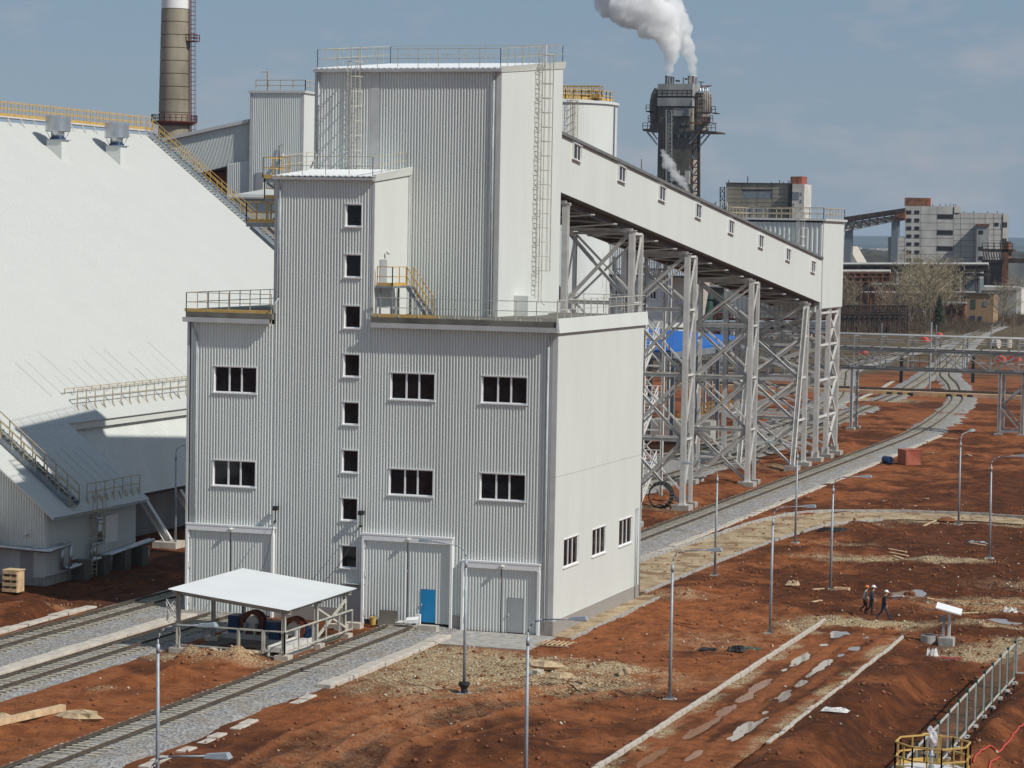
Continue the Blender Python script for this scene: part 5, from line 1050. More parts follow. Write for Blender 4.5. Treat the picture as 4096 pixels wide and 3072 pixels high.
# debris
def crumple(px, py, sx, sy, sz, mat, label, cat='debris', name='crumpled_sheet', seed=1):
    p = pZ(px, py); rnd = random.Random(seed); n_ = 9; mb = MB(); z = hz(p.x, p.y)
    for j in range(n_):
        for i in range(n_):
            e = 1 if 0 < i < n_-1 and 0 < j < n_-1 else 0; mb.v.append((p.x+sx*(i/(n_-1)-.5)+rnd.uniform(-.06, .06)*sx, p.y+sy*(j/(n_-1)-.5)+rnd.uniform(-.06, .06)*sy, z+.03+e*rnd.uniform(0, sz)))
    for j in range(n_-1):
        for i in range(n_-1): k = j*n_+i; mb.f.append((k, k+1, k+n_+1, k+n_))
    return solo(mb, name, mat, label, cat)
crumple(3728, 2618, .6, .6, .5, 'tarp', 'crumpled white sack beside red and white pipes', seed=2); crumple(3340, 2868, 1.3, .8, .15, 'tarp', 'crumpled pale plastic sheet on dark soil between kerb and fence', seed=3)
crumple(4040, 2448, .9, .4, .35, 'tarp', 'white torn sheet on the gravel beyond the white board', seed=4); crumple(3345, 2128, 3.0, 1.2, .25, 'black', 'dark tarpaulin scraps in the soil inside the gravel bend', seed=5); crumple(3910, 2165, 1.6, 1, .25, 'galv_dark', 'grey-blue sheet lying on dark soil near two lamps', seed=6)
crumple(2833, 2594, 1.1, .5, .15, 'black', 'dark flat stone-like sheet on the soil nearest the long kerb', seed=7); crumple(2945, 2600, 1.0, .6, .3, 'black', 'dark lump of rubber on the soil beside the long kerb', seed=8); crumple(3010, 2595, 1.0, .5, .08, 'green_tank', 'flat greenish board on the soil beside the long kerb', seed=9)
crumple(3575, 2990, .8, .5, .2, 'concrete_pale', 'pale broken block lying near the yellow railed tank', seed=10); crumple(3170, 2345, .9, .6, .35, 'rock_pale', 'pale crumpled paper-like lump on red soil behind a lamp', seed=12)
mb = MB(); p = pZ(3780, 2632); z = hz(p.x, p.y)
for a, b_ in (((-.6, .25), (.7, -.35)), ((-.3, .5), (.9, .15))): mb.tube((p.x+a[0], p.y+a[1], z+.1), (p.x+b_[0], p.y+b_[1], z+.12), .05)
solo(mb, 'plastic_pipes', 'bag_red', 'pinkish plastic pipes lying beside the white sack', 'pipes')
def rock(px, py, rx, ry, rz_, mat, label, seed, cat='rock'):
    p = pZ(px, py); mb = MB(); mb.blob((p.x, p.y, hz(p.x, p.y)+rz_*.35), rx, ry, rz_, seed, 9, .3); return solo(mb, 'rock', mat, label, cat)
for k, (a, b_, rx, ry, rz_, m_, lab) in enumerate([(2500, 2704, .38, .38, .4, 'rock_pale', 'single tan boulder on red soil before the building'), (2175, 2680, 1.0, .5, .3, 'rock_pale', 'broad pale rock slab among rubble before the building corner'), (2240, 2712, .8, .45, .3, 'rock_pale', 'pale rock slab leaning on the rubble before the building corner'), (2150, 2705, .5, .4, .25, 'stone', 'small pale rock beside the slabs before the building corner'),
        (322, 2882, 1.1, .6, .35, 'rock_pale', 'long tan boulder beside the squared beam between tracks'), (10, 2882, .6, .5, .3, 'rock_pale', 'tan boulder at the far end of the squared beam'), (850, 2640, .3, .25, .18, 'stone', 'white stone on the soil heap under the shelter railing'), (1000, 2650, .5, .25, .15, 'rock_pale', 'flat pale stone on the soil heap by the shelter corner'),
        (3790, 2085, .8, .7, .3, 'clod', 'red clod heap at the gravel road bend'), (3640, 2385, .45, .4, .35, 'clod', 'dark red clod at the tip of the largest puddle')]): rock(a, b_, rx, ry, rz_, m_, lab, 30+k)
# items before the blue-door gate
mb = MB(); mb.hexa([(-10.55, -1.0, .1), (-9.45, -1.0, .1), (-9.45, -.9, .1), (-10.55, -.9, .1), (-10.55, -.5, .95), (-9.45, -.5, .95), (-9.45, -.42, .95), (-10.55, -.42, .95)]); solo(mb, 'steel_plate', 'soot', 'weathered dark plate leaning on the gate with the blue door', 'plate')
BK = thing('bucket', 'yellow bucket standing beside the leaning dark plate', 'bucket', (-10.8, -1.0, .12)); MB().lathe((-10.8, -1.0, .12), [(.16, 0), (.21, .42), (.23, .43), (.23, .46), (.19, .46), (.15, .05)], 14, cap=False).build('pail', 'yellow', BK); MB().path([(-10.8+.22*math.cos(t), -1.0, .57+.12*math.sin(t)) for t in [math.pi*i/8 for i in range(9)]], .012, 4).build('handle', 'black', BK)
mb = MB(); mb.box(-9.2, -1.5, .38, -8.2, -.7, .44); solo(mb, 'foam_sheet', 'tarp', 'flat cream foam sheet lying across the rails at the gate', 'sheet'); mb = MB(); mb.hexa([(-8.6, -1.6, .44), (-7.9, -1.4, .44), (-7.95, -1.0, .44), (-8.65, -1.2, .44), (-8.5, -1.6, .62), (-7.85, -1.4, .66), (-7.9, -1.0, .8), (-8.6, -1.2, .72)]); solo(mb, 'foam_block', 'frame_white', 'white foam block on the rails at the gate', 'block')
mb = MB(); mb.box(-8.25, -.6, .15, -8.0, -.4, .85); solo(mb, 'white_post', 'frame_white', 'short white post between the rails at the gate', 'post')
for k, (x, y, w_, d_) in enumerate([(-12.5, -2.6, .9, .5), (-11.6, -2.0, 1.0, .6), (-11.9, -3.2, .7, .5), (-7.0, -1.9, 1.2, .5)]):
    solo(MB().box(x-w_/2, y-d_/2, -.1, x+w_/2, y+d_/2, .28+.06*k), 'concrete_block', 'concrete_pale', ['long concrete block beside the grey side door', 'broad concrete block beside the yellow bucket', 'small concrete block near the shelter steps', 'concrete block at the foot of the blue door'][k], 'block')
SG = thing('wooden_grate', 'yellowish wooden grate lying at the building corner', 'grate', (1.0, -3.0, 0)); 
for k in range(7): MB().box(.3+.28*k, -3.9, .12, .36+.28*k, -2.3, .17).build('slat', 'timber', SG)
for y in (-3.9, -3.1, -2.35): MB().box(.2, y, .07, 2.2, y+.07, .12).build('rail', 'timber', SG)

# ---------------------------------------------------------------- fence beside the trench
FE = thing('mesh_fence', 'green-post fence of framed wire mesh panels along the trench', 'fence', (26, -15, -.3)); fa, fb = Vector((26.85, -2.0, 0)), Vector((27.05, -42.0, 0)); nfp = 14
fz = lambda p: hz(p.x+.5, p.y)*.4-.15
pts = [fa.lerp(fb, i/nfp) for i in range(nfp+1)]
for i, p in enumerate(pts):
    z = fz(p); MB().box(p.x-.06, p.y-.06, z-.4, p.x+.06, p.y+.06, z+2.2).build('post', 'green_post', FE)
    if i % 1 == 0: MB().blob((p.x, p.y, z-.1), .22, .22, .12, i, 7).build('footing', 'concrete', FE)
def fpanel(p, q, z0, z1):
    d = (q-p).normalized(); p = p+d*.1; q = q-d*.1; mb = MB()
    for a, b_ in (((p, z0+.15), (q, z1+.15)), ((q, z1+.15), (q, z1+2.0)), ((q, z1+2.0), (p, z0+2.0)), ((p, z0+2.0), (p, z0+.15))): mb.bar((a[0].x, a[0].y, a[1]), (b_[0].x, b_[0].y, b_[1]), .075)
    f_ = mb.build('panel_frame', 'cream_rail', FE); mb = MB(); mb.poly((p.x, p.y, z0+.16), (q.x, q.y, z1+.16), (q.x, q.y, z1+1.98), (p.x, p.y, z0+1.98)); mb.build('wire_mesh', 'wire_mesh', f_)
for p, q in zip(pts, pts[1:]): z = (fz(p)+fz(q))/2; fpanel(p, q, z, z)
q = fa+Vector((2.0, .4, 0)); MB().box(q.x-.045, q.y-.045, -.5, q.x+.045, q.y+.045, 2.1).build('post', 'green_post', FE); fpanel(fa, q, -.05, -.05); fpanel(q, q+Vector((2, .4, 0)), -.05, -.05)
# cables
for k, pxs in enumerate([[(4096, 2865), (4060, 2905), (4035, 2925), (4010, 2950), (3985, 2962), (3960, 2975), (3930, 2995), (3905, 3022), (3890, 3045)], [(4002, 2985), (3965, 3012), (3955, 3035), (3925, 3055), (3890, 3072), (3870, 3090)]]):
    P_ = [pZ(a, b_) for a, b_ in pxs]; P_ = [Vector((p.x, p.y, hz(p.x, p.y)+.08)) for p in P_]; mb = MB(); fine_ = []
    for a, b_ in zip(P_, P_[1:]):
        for i in range(4): v_ = a.lerp(b_, i/4); v_.z = hz(v_.x, v_.y)+.07; fine_.append(v_)
    mb.path(fine_, .05, 6); solo(mb, 'red_cable', 'red_bright', ['long red cable winding over the dark soil beyond the fence', 'shorter red cable end beside the yellow railed tank'][k], 'cable', smooth=True)

# ---------------------------------------------------------------- yellow railed tank top
TK = thing('railed_tank', 'white tank top ringed by a yellow guard rail behind the fence end', 'tank', (28.9, -41.3, 0)); c = (28.95, -41.2); dz_ = 2.35; rr = 1.5
MB().lathe((c[0], c[1], -1), [(1.35, 0), (1.35, dz_+.95), (1.6, dz_+1), (1.6, dz_+1.06)], 32).build('shell', 'steel_light', TK)
mb = MB(); ribbed(mb, (c[0]-1.1, c[1]-1.0), (1, 0), (0, -1), 0.01, 0, 0.01); mb = MB()
for k in range(14): mb.box(c[0]-1.05, c[1]-1.05+k*.15, dz_+.06, c[0]+1.05, c[1]-.97+k*.15, dz_+.085)
mb.build('deck', 'frame_white', TK)
oc = [(c[0]+rr*math.cos(R(22.5+45*k)), c[1]+rr*math.sin(R(22.5+45*k))) for k in range(9)]
mb = MB(); railing(mb, [(x, y, dz_+.06) for x, y in oc], 1.1, .65, r=.03, rails=(1, .5), toe=.18); mb.build('guard_rail', 'yellow', TK)
mb = MB(); mb.path([(c[0]-.3+.4*math.cos(t), c[1]+rr+.35*math.sin(t)+.0, dz_+1.15) for t in [math.pi*i/8 for i in range(9)]], .03, 6); mb.path([(c[0]-.3+.4*math.cos(t), c[1]+rr+.35*math.sin(t), dz_+.4) for t in [math.pi*i/8 for i in range(9)]], .03, 6)
for t in (.6, 1.57, 2.5): mb.bar((c[0]-.3+.4*math.cos(t), c[1]+rr+.35*math.sin(t), dz_-.6), (c[0]-.3+.4*math.cos(t), c[1]+rr+.35*math.sin(t), dz_+1.15), .04)
mb.build('ladder_cage', 'yellow', TK)
MB().lathe((c[0]-.05, c[1], dz_+.06), [(.16, 0), (.07, .3), (.07, .55), (.12, .58), (.12, .62), (.06, .64), (.06, .95)], 14).build('valve_stem', 'galv', TK, True); MB().tube((c[0]-.35, c[1], dz_+.7), (c[0]+.05, c[1], dz_+.7), .05, n=8).build('valve_handle', 'galv', TK)
MB().tube((c[0]-.05, c[1], dz_+1.0), (c[0]-.05, c[1], dz_+1.3), .08, n=10).build('valve_head', 'red_bright', TK)
mb = MB(); mb.blob((c[0]-.0, c[1]-.05, dz_+1.3), .2, .2, .34, 4, 10, .35); mb.blob((c[0]-.12, c[1], dz_+1.65), .12, .12, .16, 6, 8, .3); mb.build('plastic_wrap', 'plastic_wrap', TK)

# ---------------------------------------------------------------- three people walking
for nm, c_, ro in (('skin', (.42, .24, .17), .6), ('helmet_white', (.82, .82, .80), .35), ('helmet_orange', (.75, .20, .03), .35), ('cloth_black', (.022, .024, .028), .85), ('cloth_navy', (.03, .045, .075), .55), ('cloth_grey', (.42, .40, .39), .85), ('cloth_brown', (.055, .045, .042), .9), ('jeans', (.018, .04, .09), .9), ('trousers_dark', (.025, .024, .025), .9), ('boots', (.02, .018, .016), .7), ('hair', (.03, .02, .015), .9)): mk(nm, c_, ro, var=.12, scale=8)
def person(px, py, heading, J, mats, helmet, label, H=1.0):
    base = pZ(px, py); base.z = max(hz(base.x, base.y), 0)+.06
    V = []; E = []; Rr = []; Z = []
    def v(p, r, zone): V.append(Vector(p)*H); Rr.append(r*H); Z.append(zone); return len(V)-1
    pel = v((0, 0, .93), .135, 'leg'); sp = v((J['lean']*.4, 0, 1.12), .135, 'torso'); ch = v((J['lean']*.9, 0, 1.34), .155, 'torso'); nk = v((J['lean']*1.2, 0, 1.48), .062, 'head'); hd = v((J['lean']*1.4+.02, 0, 1.57), .088, 'head'); hp = v((J['lean']*1.45+.025, 0, 1.66), .088, 'head'); ns_ = v((J['lean']*1.4+.115, 0, 1.575), .02, 'head')
    E += [(pel, sp), (sp, ch), (ch, nk), (nk, hd), (hd, hp), (hd, ns_)]
    for s_, k in ((-1, 'r'), (1, 'l')):
        hip = v((0, .1*s_, .88), .105, 'leg'); kn = v((J[k+'k'][0], .1*s_, J[k+'k'][1]), .068, 'leg'); an = v((J[k+'a'][0], .1*s_, J[k+'a'][1]), .048, 'leg'); he = v((J[k+'a'][0]-.03, .1*s_, max(.045, J[k+'a'][1]-.07)), .045, 'boot'); to = v((J[k+'a'][0]+.19*J.get(k+'t', (1, 0))[0], .1*s_, max(.04, J[k+'a'][1]-.07+.19*J.get(k+'t', (1, 0))[1])), .038, 'boot')
        E += [(pel, hip), (hip, kn), (kn, an), (an, he), (he, to)]
        shd = v((J['lean']*.95, .185*s_, 1.38), .075, 'arm'); el = v((J[k+'e'][0], .22*s_, J[k+'e'][1]), .055, 'arm'); wr = v((J[k+'w'][0], .2*s_, J[k+'w'][1]), .036, 'arm'); d_ = Vector((J[k+'w'][0]-J[k+'e'][0], 0, J[k+'w'][1]-J[k+'e'][1])).normalized(); pm = v((J[k+'w'][0]+d_.x*.07, .2*s_, J[k+'w'][1]+d_.z*.07), .036, 'hand')
        E += [(ch, shd), (shd, el), (el, wr), (wr, pm)]
        for f_ in range(4):
            o_ = -.033+.022*f_; ln = (.055, .068, .063, .048)[f_]; a = v(V[pm]/H+d_*.03+Vector((d_.z*-o_, 0, d_.x*o_)), .011, 'hand'); b_ = v(V[a]/H+d_*ln+Vector((.012, -.012*s_, 0)), .009, 'hand'); c_ = v(V[b_]/H+d_*ln*.6+Vector((.018, -.02*s_, 0)), .008, 'hand'); E += [(pm, a), (a, b_), (b_, c_)]
        th = v(V[wr]/H+d_*.035+Vector((.045, 0, .0)), .012, 'hand'); t2 = v(V[th]/H+d_*.05+Vector((.012, 0, 0)), .01, 'hand'); E += [(wr, th), (th, t2)]
    me = bpy.data.meshes.new('person'); me.from_pydata([tuple(p) for p in V], E, []); ob = bpy.data.objects.new('tmp_body', me); col.objects.link(ob)
    md = ob.modifiers.new('Skin', 'SKIN'); md.use_smooth_shade = True; sv = me.skin_vertices[0].data
    for i, r in enumerate(Rr): sv[i].radius = (r, r); sv[i].use_root = (i == 0)
    sv[sp].radius = (.125*H, .165*H); sv[ch].radius = (.125*H, .17*H); sv[pel].radius = (.125*H, .15*H)
    sb = ob.modifiers.new('Sub', 'SUBSURF'); sb.levels = 1; sb.render_levels = 1
    dg = bpy.context.evaluated_depsgraph_get(); dg.update(); nm = bpy.data.meshes.new_from_object(ob.evaluated_get(dg)); bpy.data.objects.remove(ob)
    zn = ['torso', 'arm', 'leg', 'boot', 'head', 'hand', 'hem', 'hair']; nm.materials.clear()
    for z in zn: nm.materials.append(MAT[mats[z]])
    segs = [(V[a], V[b_], Z[b_]) for a, b_ in E]
    for pl in nm.polygons:
        c_ = pl.center; best = None; bd = 9
        for a, b_, z in segs:
            d_ = b_-a; t_ = max(0, min(1, (c_-a).dot(d_)/max(d_.length_squared, 1e-9))); q_ = (a+d_*t_-c_).length
            if q_ < bd: bd, best = q_, z
        if best in ('torso', 'leg') and c_.z > .80*H and c_.z < 1.0*H: best = 'hem' if mats.get('long') or c_.z > .88*H else 'leg'
        if best == 'head' and (c_.x < V[hd].x-.02 and c_.z > 1.53*H): best = 'hair'
        pl.material_index = zn.index(best)
    nm.polygons.foreach_set('use_smooth', [True]*len(nm.polygons))
    o = bpy.data.objects.new('person', nm); col.objects.link(o); o.location = base; o.rotation_euler = (0, 0, heading); tag(o, label, 'person'); ORG[o] = Vector((0, 0, 0))
    hc = V[hp]+Vector((.0, 0, .0)); mb = MB(); prof = [(.135, .015), (.132, .05), (.115, .1), (.075, .14), (.02, .155)]; mb.lathe((hc.x, hc.y, hc.z-.02), [(a*H, b_*H) for a, b_ in prof], 16)
    mb.hexa([(hc.x+.05, -.09, hc.z-.01), (hc.x+.2, -.06, hc.z-.03), (hc.x+.2, .06, hc.z-.03), (hc.x+.05, .09, hc.z-.01), (hc.x+.05, -.09, hc.z+.015), (hc.x+.2, -.06, hc.z-.015), (hc.x+.2, .06, hc.z-.015), (hc.x+.05, .09, hc.z+.015)])
    h = mb.build('helmet', helmet, None, True); h.parent = o
    return o
HD = R(18)
m0 = dict(torso='cloth_black', arm='cloth_black', leg='jeans', boot='boots', head='skin', hand='skin', hem='cloth_black', hair='hair')
person(3532, 2488, HD, dict(lean=.09, rk=(.2, .50), ra=(.38, .10), lk=(-.08, .48), la=(-.38, .13), lt=(.85, -.35), re=(.05, 1.12), rw=(.14, .90), le=(-.02, 1.12), lw=(.12, .93)), m0, 'helmet_white', 'man in black jacket, blue jeans and white helmet striding ahead of two others', 1.03)
m1 = dict(m0, torso='cloth_navy', arm='cloth_navy', hem='cloth_navy', leg='trousers_dark')
person(3484, 2466, HD, dict(lean=.06, rk=(.04, .49), ra=(.02, .09), lk=(-.05, .48), la=(-.33, .16), lt=(.8, -.45), re=(-.02, 1.10), rw=(.12, .92), le=(.04, 1.1), lw=(.2, .96)), m1, 'helmet_white', 'man in dark navy jacket and white helmet walking beside the orange helmet', 1.03)
m2 = dict(m0, torso='cloth_grey', arm='cloth_grey', hem='cloth_brown', leg='trousers_dark', long=1)
person(3456, 2461, HD, dict(lean=.08, rk=(.16, .52), ra=(.03, .12), lk=(.05, .5), la=(-.22, .3), lt=(.6, -.7), re=(-.05, 1.1), rw=(.08, .95), le=(.08, 1.1), lw=(.2, .98)), m2, 'helmet_orange', 'person in pale grey top and orange helmet walking last of three', 1.0)

# ---------------------------------------------------------------- loose stones and clods (uncountable)
rng_ = np.random.default_rng(4)
def scatter(name, mat, N, smin, smax, mode):
    xs = rng_.uniform(-34, 34, N*4); ys = rng_.uniform(-62, 90, N*4)
    if mode == 'gravel':
        gg = sum(z*np.exp(-((xs-a)/sx)**2-((ys-b_)/sy)**2) for a, b_, sx, sy, z in G); keep = rng_.random(N*4) < np.clip(gg*1.2, .045, 1)
    else: keep = rng_.random(N*4) < .3
    bad = ((xs > -24.3) & (xs < 1.5) & (ys > -1) & (ys < 19)) | ((xs > -10.6) & (xs < -5.2)) | ((xs > -29) & (xs < -17.3)) | ((xs > -17.3) & (xs < -10.4) & (ys > -15) & (ys < -1)) | ((xs > -6) & (xs < .6) & (ys > -6) & (ys < 0)) | (xs < -34)
    road = (xs > 13.3) & (xs < 19.1) & (ys < 10); keep &= ~bad & ~(road & (rng_.random(N*4) < .75))
    xs, ys = xs[keep][:N], ys[keep][:N]; n_ = len(xs); zs = np.maximum(gh(xs, ys), np.where((xs > 13.6) & (xs < 18.8) & (ys < 10), rz(xs, ys), -9))
    s_ = smin+(smax-smin)*rng_.random(n_)**4; base = np.array([(1, 0, 0), (-1, 0, 0), (0, 1, 0), (0, -1, 0), (0, 0, 1), (0, 0, -1)], float)
    vv = base[None]*(s_[:, None, None])*rng_.uniform(.55, 1.3, (n_, 6, 3)); vv += rng_.uniform(-.2, .2, (n_, 6, 3))*s_[:, None, None]; vv[:, :, 2] *= .75
    vv += np.stack([xs, ys, zs+s_*.25], 1)[:, None, :]
    tri = np.array([(0, 2, 4), (2, 1, 4), (1, 3, 4), (3, 0, 4), (2, 0, 5), (1, 2, 5), (3, 1, 5), (0, 3, 5)]); ff = (tri[None]+6*np.arange(n_)[:, None, None]).reshape(-1, 3)
    me = bpy.data.meshes.new(name); me.vertices.add(n_*6); me.vertices.foreach_set('co', vv.reshape(-1).astype(np.float32)); me.loops.add(ff.size); me.loops.foreach_set('vertex_index', ff.ravel().astype(np.int32)); me.polygons.add(len(ff)); me.polygons.foreach_set('loop_start', np.arange(len(ff), dtype=np.int32)*3); me.update(calc_edges=True)
    me.materials.append(MAT[mat]); o = bpy.data.objects.new(name, me); col.objects.link(o); o['kind'] = 'stuff'; o['label'] = {'gravel': 'loose pale stones strewn over the red soil', 'clod': 'crumbled red clods of soil'}[mode]; o['category'] = 'stones' if mode == 'gravel' else 'clods'
scatter('loose_stones', 'stone', 12000, .02, .12, 'gravel'); scatter('soil_clods', 'clod', 14000, .03, .17, 'clod')
# ---------------------------------------------------------------- plant further back
def pbox(mb, x0, y0, x1, y1, Y, depth, extra=0):
    xm, ym = (x0+x1)/2, (y0+y1)/2; a = pY(x0, ym, Y).x; b_ = pY(x1, ym, Y).x; zt = pY(xm, y0, Y).z; zb = pY(xm, y1, Y).z
    return mb.box(a, Y, zb, b_, Y+depth, zt)
def tz(o, s_, z0=(0, 0)): return lambda x, y: (o[0]+x/s_, o[1]+y/s_)
# white round silo and the process hall behind the gallery
YS = 165.0; c = pY(2214, 600, YS+8); zs = pY(2330, 412, YS+2).z
SI = thing('silo', 'white round silo with a yellow walkway on top behind the main tower', 'silo', (c.x, YS+8, 0))
MB().lathe((c.x, YS+8, 0), [(8.0, 0), (8.0, zs), (8.25, zs+.05), (8.25, zs+.35), (0.1, zs+1.9)], 56).build('shell', 'panel_white', SI, False)
mb = MB(); pts = [(c.x+7.6*math.cos(t), YS+8+7.6*math.sin(t), zs+.5) for t in [R(-110+8*i) for i in range(15)]]; railing(mb, pts, 1.2, 1.1, r=.05, toe=.3); mb.build('rim_railing', 'yellow', SI)
mb = MB(); p0 = pY(2255, 350, YS+1); p1 = pY(2458, 402, YS+6); zz = zs+.9
for yy in (YS+3.5, YS+5): railing(mb, [(c.x-2, yy, zz), (c.x+7.3, yy, zz)], 1.3, .8, r=.05, toe=.3)
for i in range(12): x = c.x-2+i*.8; mb.bar((x, YS+3.5, zz), (x+.8, YS+3.5, zz+1.25), .07)
mb.box(c.x-2, YS+3.5, zz-.2, c.x+7.3, YS+5, zz); mb.build('walkway', 'yellow', SI)
mb = MB(); px_l = pY(2292, 500, YS+.6).x; yl_ = YS+8-math.sqrt(max(.1, 64-(px_l-c.x)**2)); ladder(mb, (px_l, yl_), (1, 0), (0, -1), 24, zs+.4, w=.7, cage0=.6, cr=.5); mb.build('caged_ladder', 'yellow_pale', SI)
mb = MB(); mb.tube((c.x+8.1, YS+7.6, 5), (c.x+8.1, YS+7.6, zs-.2), .1, n=8); mb.build('downpipe', 'galv_dark', SI)
YP = 172.0; HA = thing('process_hall', 'corrugated process hall with a white windowed base seen under the gallery', 'building', (-40, 178, 0))
a = pY(2240, 1000, YP).x; b_ = pY(2835, 1000, YP).x; z1 = pY(2500, 880, YP).z; z0 = pY(2500, 1098, YP).z
mb = MB(); ribbed(mb, (a, YP), XF, NF, b_-a, z0, z1, pitch=.3, depth=.09, run=.06, top=.08); mb.build('front_wall', 'white_sheet', HA)
mb = MB(); panelled(mb, (b_, YP), YR, NR, 14, z0, z1); mb.build('side_wall', 'panel_white', HA); mb = MB(); mb.box(a, YP+.3, z1, b_+.2, YP+14, z1+.3); mb.build('roof', 'roof_white', HA)
wx_ = [(2335, 2395), (2415, 2470), (2552, 2580), (2590, 2625)]
zb2 = pY(2500, 1330, YP).z; mb = MB(); wa = [(pY(p, 1150, YP+1.5).x-a, pY(q, 1150, YP+1.5).x-a) for p, q in wx_]; zw1, zw0 = pY(2400, 1150, YP+1.5).z, pY(2400, 1190, YP+1.5).z
bx2 = pY(2655, 1200, YP+1.5).x
panelled(mb, (a, YP+1.5), XF, NF, bx2-a, zb2, z0, holes=[(p, q, zw0, zw1) for p, q in wa]); mb.build('lower_wall', 'panel_white', HA)
for p, q in wa: window(HA, (a, YP+1.5), XF, NF, p, q, zw0, zw1, 3)
mb = MB(); panelled(mb, (bx2, YP+1.5), YR, NR, 10, zb2, z0); mb.build('lower_wall', 'panel_white', HA)
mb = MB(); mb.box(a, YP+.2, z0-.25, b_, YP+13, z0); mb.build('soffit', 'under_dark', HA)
mb = MB(); railing(mb, [(pY(2250, 1080, YP-2).x, YP-2, z0-1.2), (pY(2370, 1080, YP-2).x, YP-2, z0-1.2)], 1.3, .9, r=.06, toe=.3); mb.build('railing', 'yellow', HA)
mb = MB(); pbox(mb, 2372, 1000, 2412, 1150, YP-1.5, 1.3); mb.build('air_duct', 'galv', HA)
for px in (2420, 2530, 2680, 2800):
    MB().ibeam((pY(px, 1200, YP-.5).x, YP-.5, 0), (pY(px, 1200, YP-.5).x, YP-.5, z0), .4, .4, .04).build('column', 'steel_paint', HA)
TKR = thing('red_tank', 'dark red cylindrical tank standing under the gallery beyond the staircase', 'tank', (0, 0, 0)); p = pZ(2700, 1560); MB().lathe((p.x, 200, 0), [(2.0, 0), (2.0, 13), (1.2, 13.8), (.2, 14)], 24).build('shell', 'rust_red', TKR); TKR.location = (0, 0, 0)
# blue pitched canopy
BC = thing('blue_canopy', 'bright blue pitched roof on dark columns beyond the trestles', 'canopy', (-30, 155, 0))
yr0, yr1 = 196.0, 262.0
r0, r1 = pZ(2480, 1312, 12.0), pZ(3005, 1352, 9.6)
XR, ZR_ = pZ(2780, 1330, 11.0).x, 11.0
A_, B_ = pY(2470, 1300, 169), pY(3005, 1350, 163); C_, D_ = pY(2985, 1364, 156), pY(2690, 1400, 143); E_ = pY(2470, 1400, 150); Fm = pY(2700, 1334, 158)
mb = MB(); mb.prism([A_, B_, C_, Fm, E_], (0, 0, -.3)); mb.build('roof_slope', 'blue_roof', BC)
mb = MB(); mb.prism([Fm+Vector((0, 0, .02)), C_, D_, E_+Vector((0, 0, .02))], (0, 0, -.3)); mb.build('roof_slope', 'blue_roof', BC)
for px, py, yy in ((2690, 1400, 143.5), (2790, 1385, 147), (2870, 1378, 150), (2950, 1372, 153), (2985, 1362, 158), (2600, 1395, 147), (2530, 1390, 149)):
    p = pY(px, py, yy); MB().ibeam((p.x, yy+.4, 0), (p.x, yy+.4, p.z), .45, .4, .04).build('column', 'galv_dark', BC)
mb = MB(); mb.bar(D_+Vector((0, 0, -.6)), C_+Vector((0, 0, -.6)), .35, .7); mb.bar(E_+Vector((0, 0, -.6)), D_+Vector((0, 0, -.6)), .35, .7); mb.build('edge_truss', 'galv_dark', BC)
mb = MB(); p0, p1 = pY(2640, 1500, 150), pY(2960, 1480, 150); mb.box(p0.x, 150.5, p0.z-.5, p1.x, 152, p0.z); railing(mb, [(p0.x, 150.5, p0.z), (p1.x, 150.5, p0.z)], 1.1, 2, r=.05); mb.build('mezzanine', 'steel_paint', BC)
YW = thing('yellow_footbridge', 'yellow railed walkway ramp on the red soil seen through the trestles', 'walkway', (-30, 165, 0))
p0, p1 = pY(2690, 1700, 165), pY(3000, 1610, 165); mb = MB(); mb.bar((p0.x, 165, p0.z), (p1.x, 165, p1.z), 1.4, .35); mb.build('deck', 'steel_light', YW); mb = MB()
for yy in (164.4, 165.6): railing(mb, [(p0.x, yy, p0.z+.2), (p1.x, yy, p1.z+.2)], 1.2, .9, r=.06, toe=.3)
mb.build('railing', 'yellow', YW)
for t_ in (.1, .5, .9): v_ = p0.lerp(p1, t_); MB().box(v_.x-.15, 164.5, -.2, v_.x+.15, 165.5, v_.z-.1).build('pier', 'steel_paint', YW)
mb = MB(); p = pZ(2740, 1760); mb.box(p.x-4.5, p.y, -.2, p.x+3, p.y+4, 2.2); solo(mb, 'concrete_bunker', 'concrete', 'low concrete box with a pale top behind the staircase', 'bunker')
# tan cone and brush beyond
TCN = pY(2690, 1150, 330); mb = MB(); mb.prism([pY(2585, 1290, 330), pY(2640, 1085, 330), pY(2795, 1085, 330), pY(2760, 1290, 330)], (0, 10, 0)); solo(mb, 'concrete_hopper', 'concrete_pale', 'tan concrete hopper behind the process hall corner', 'hopper')

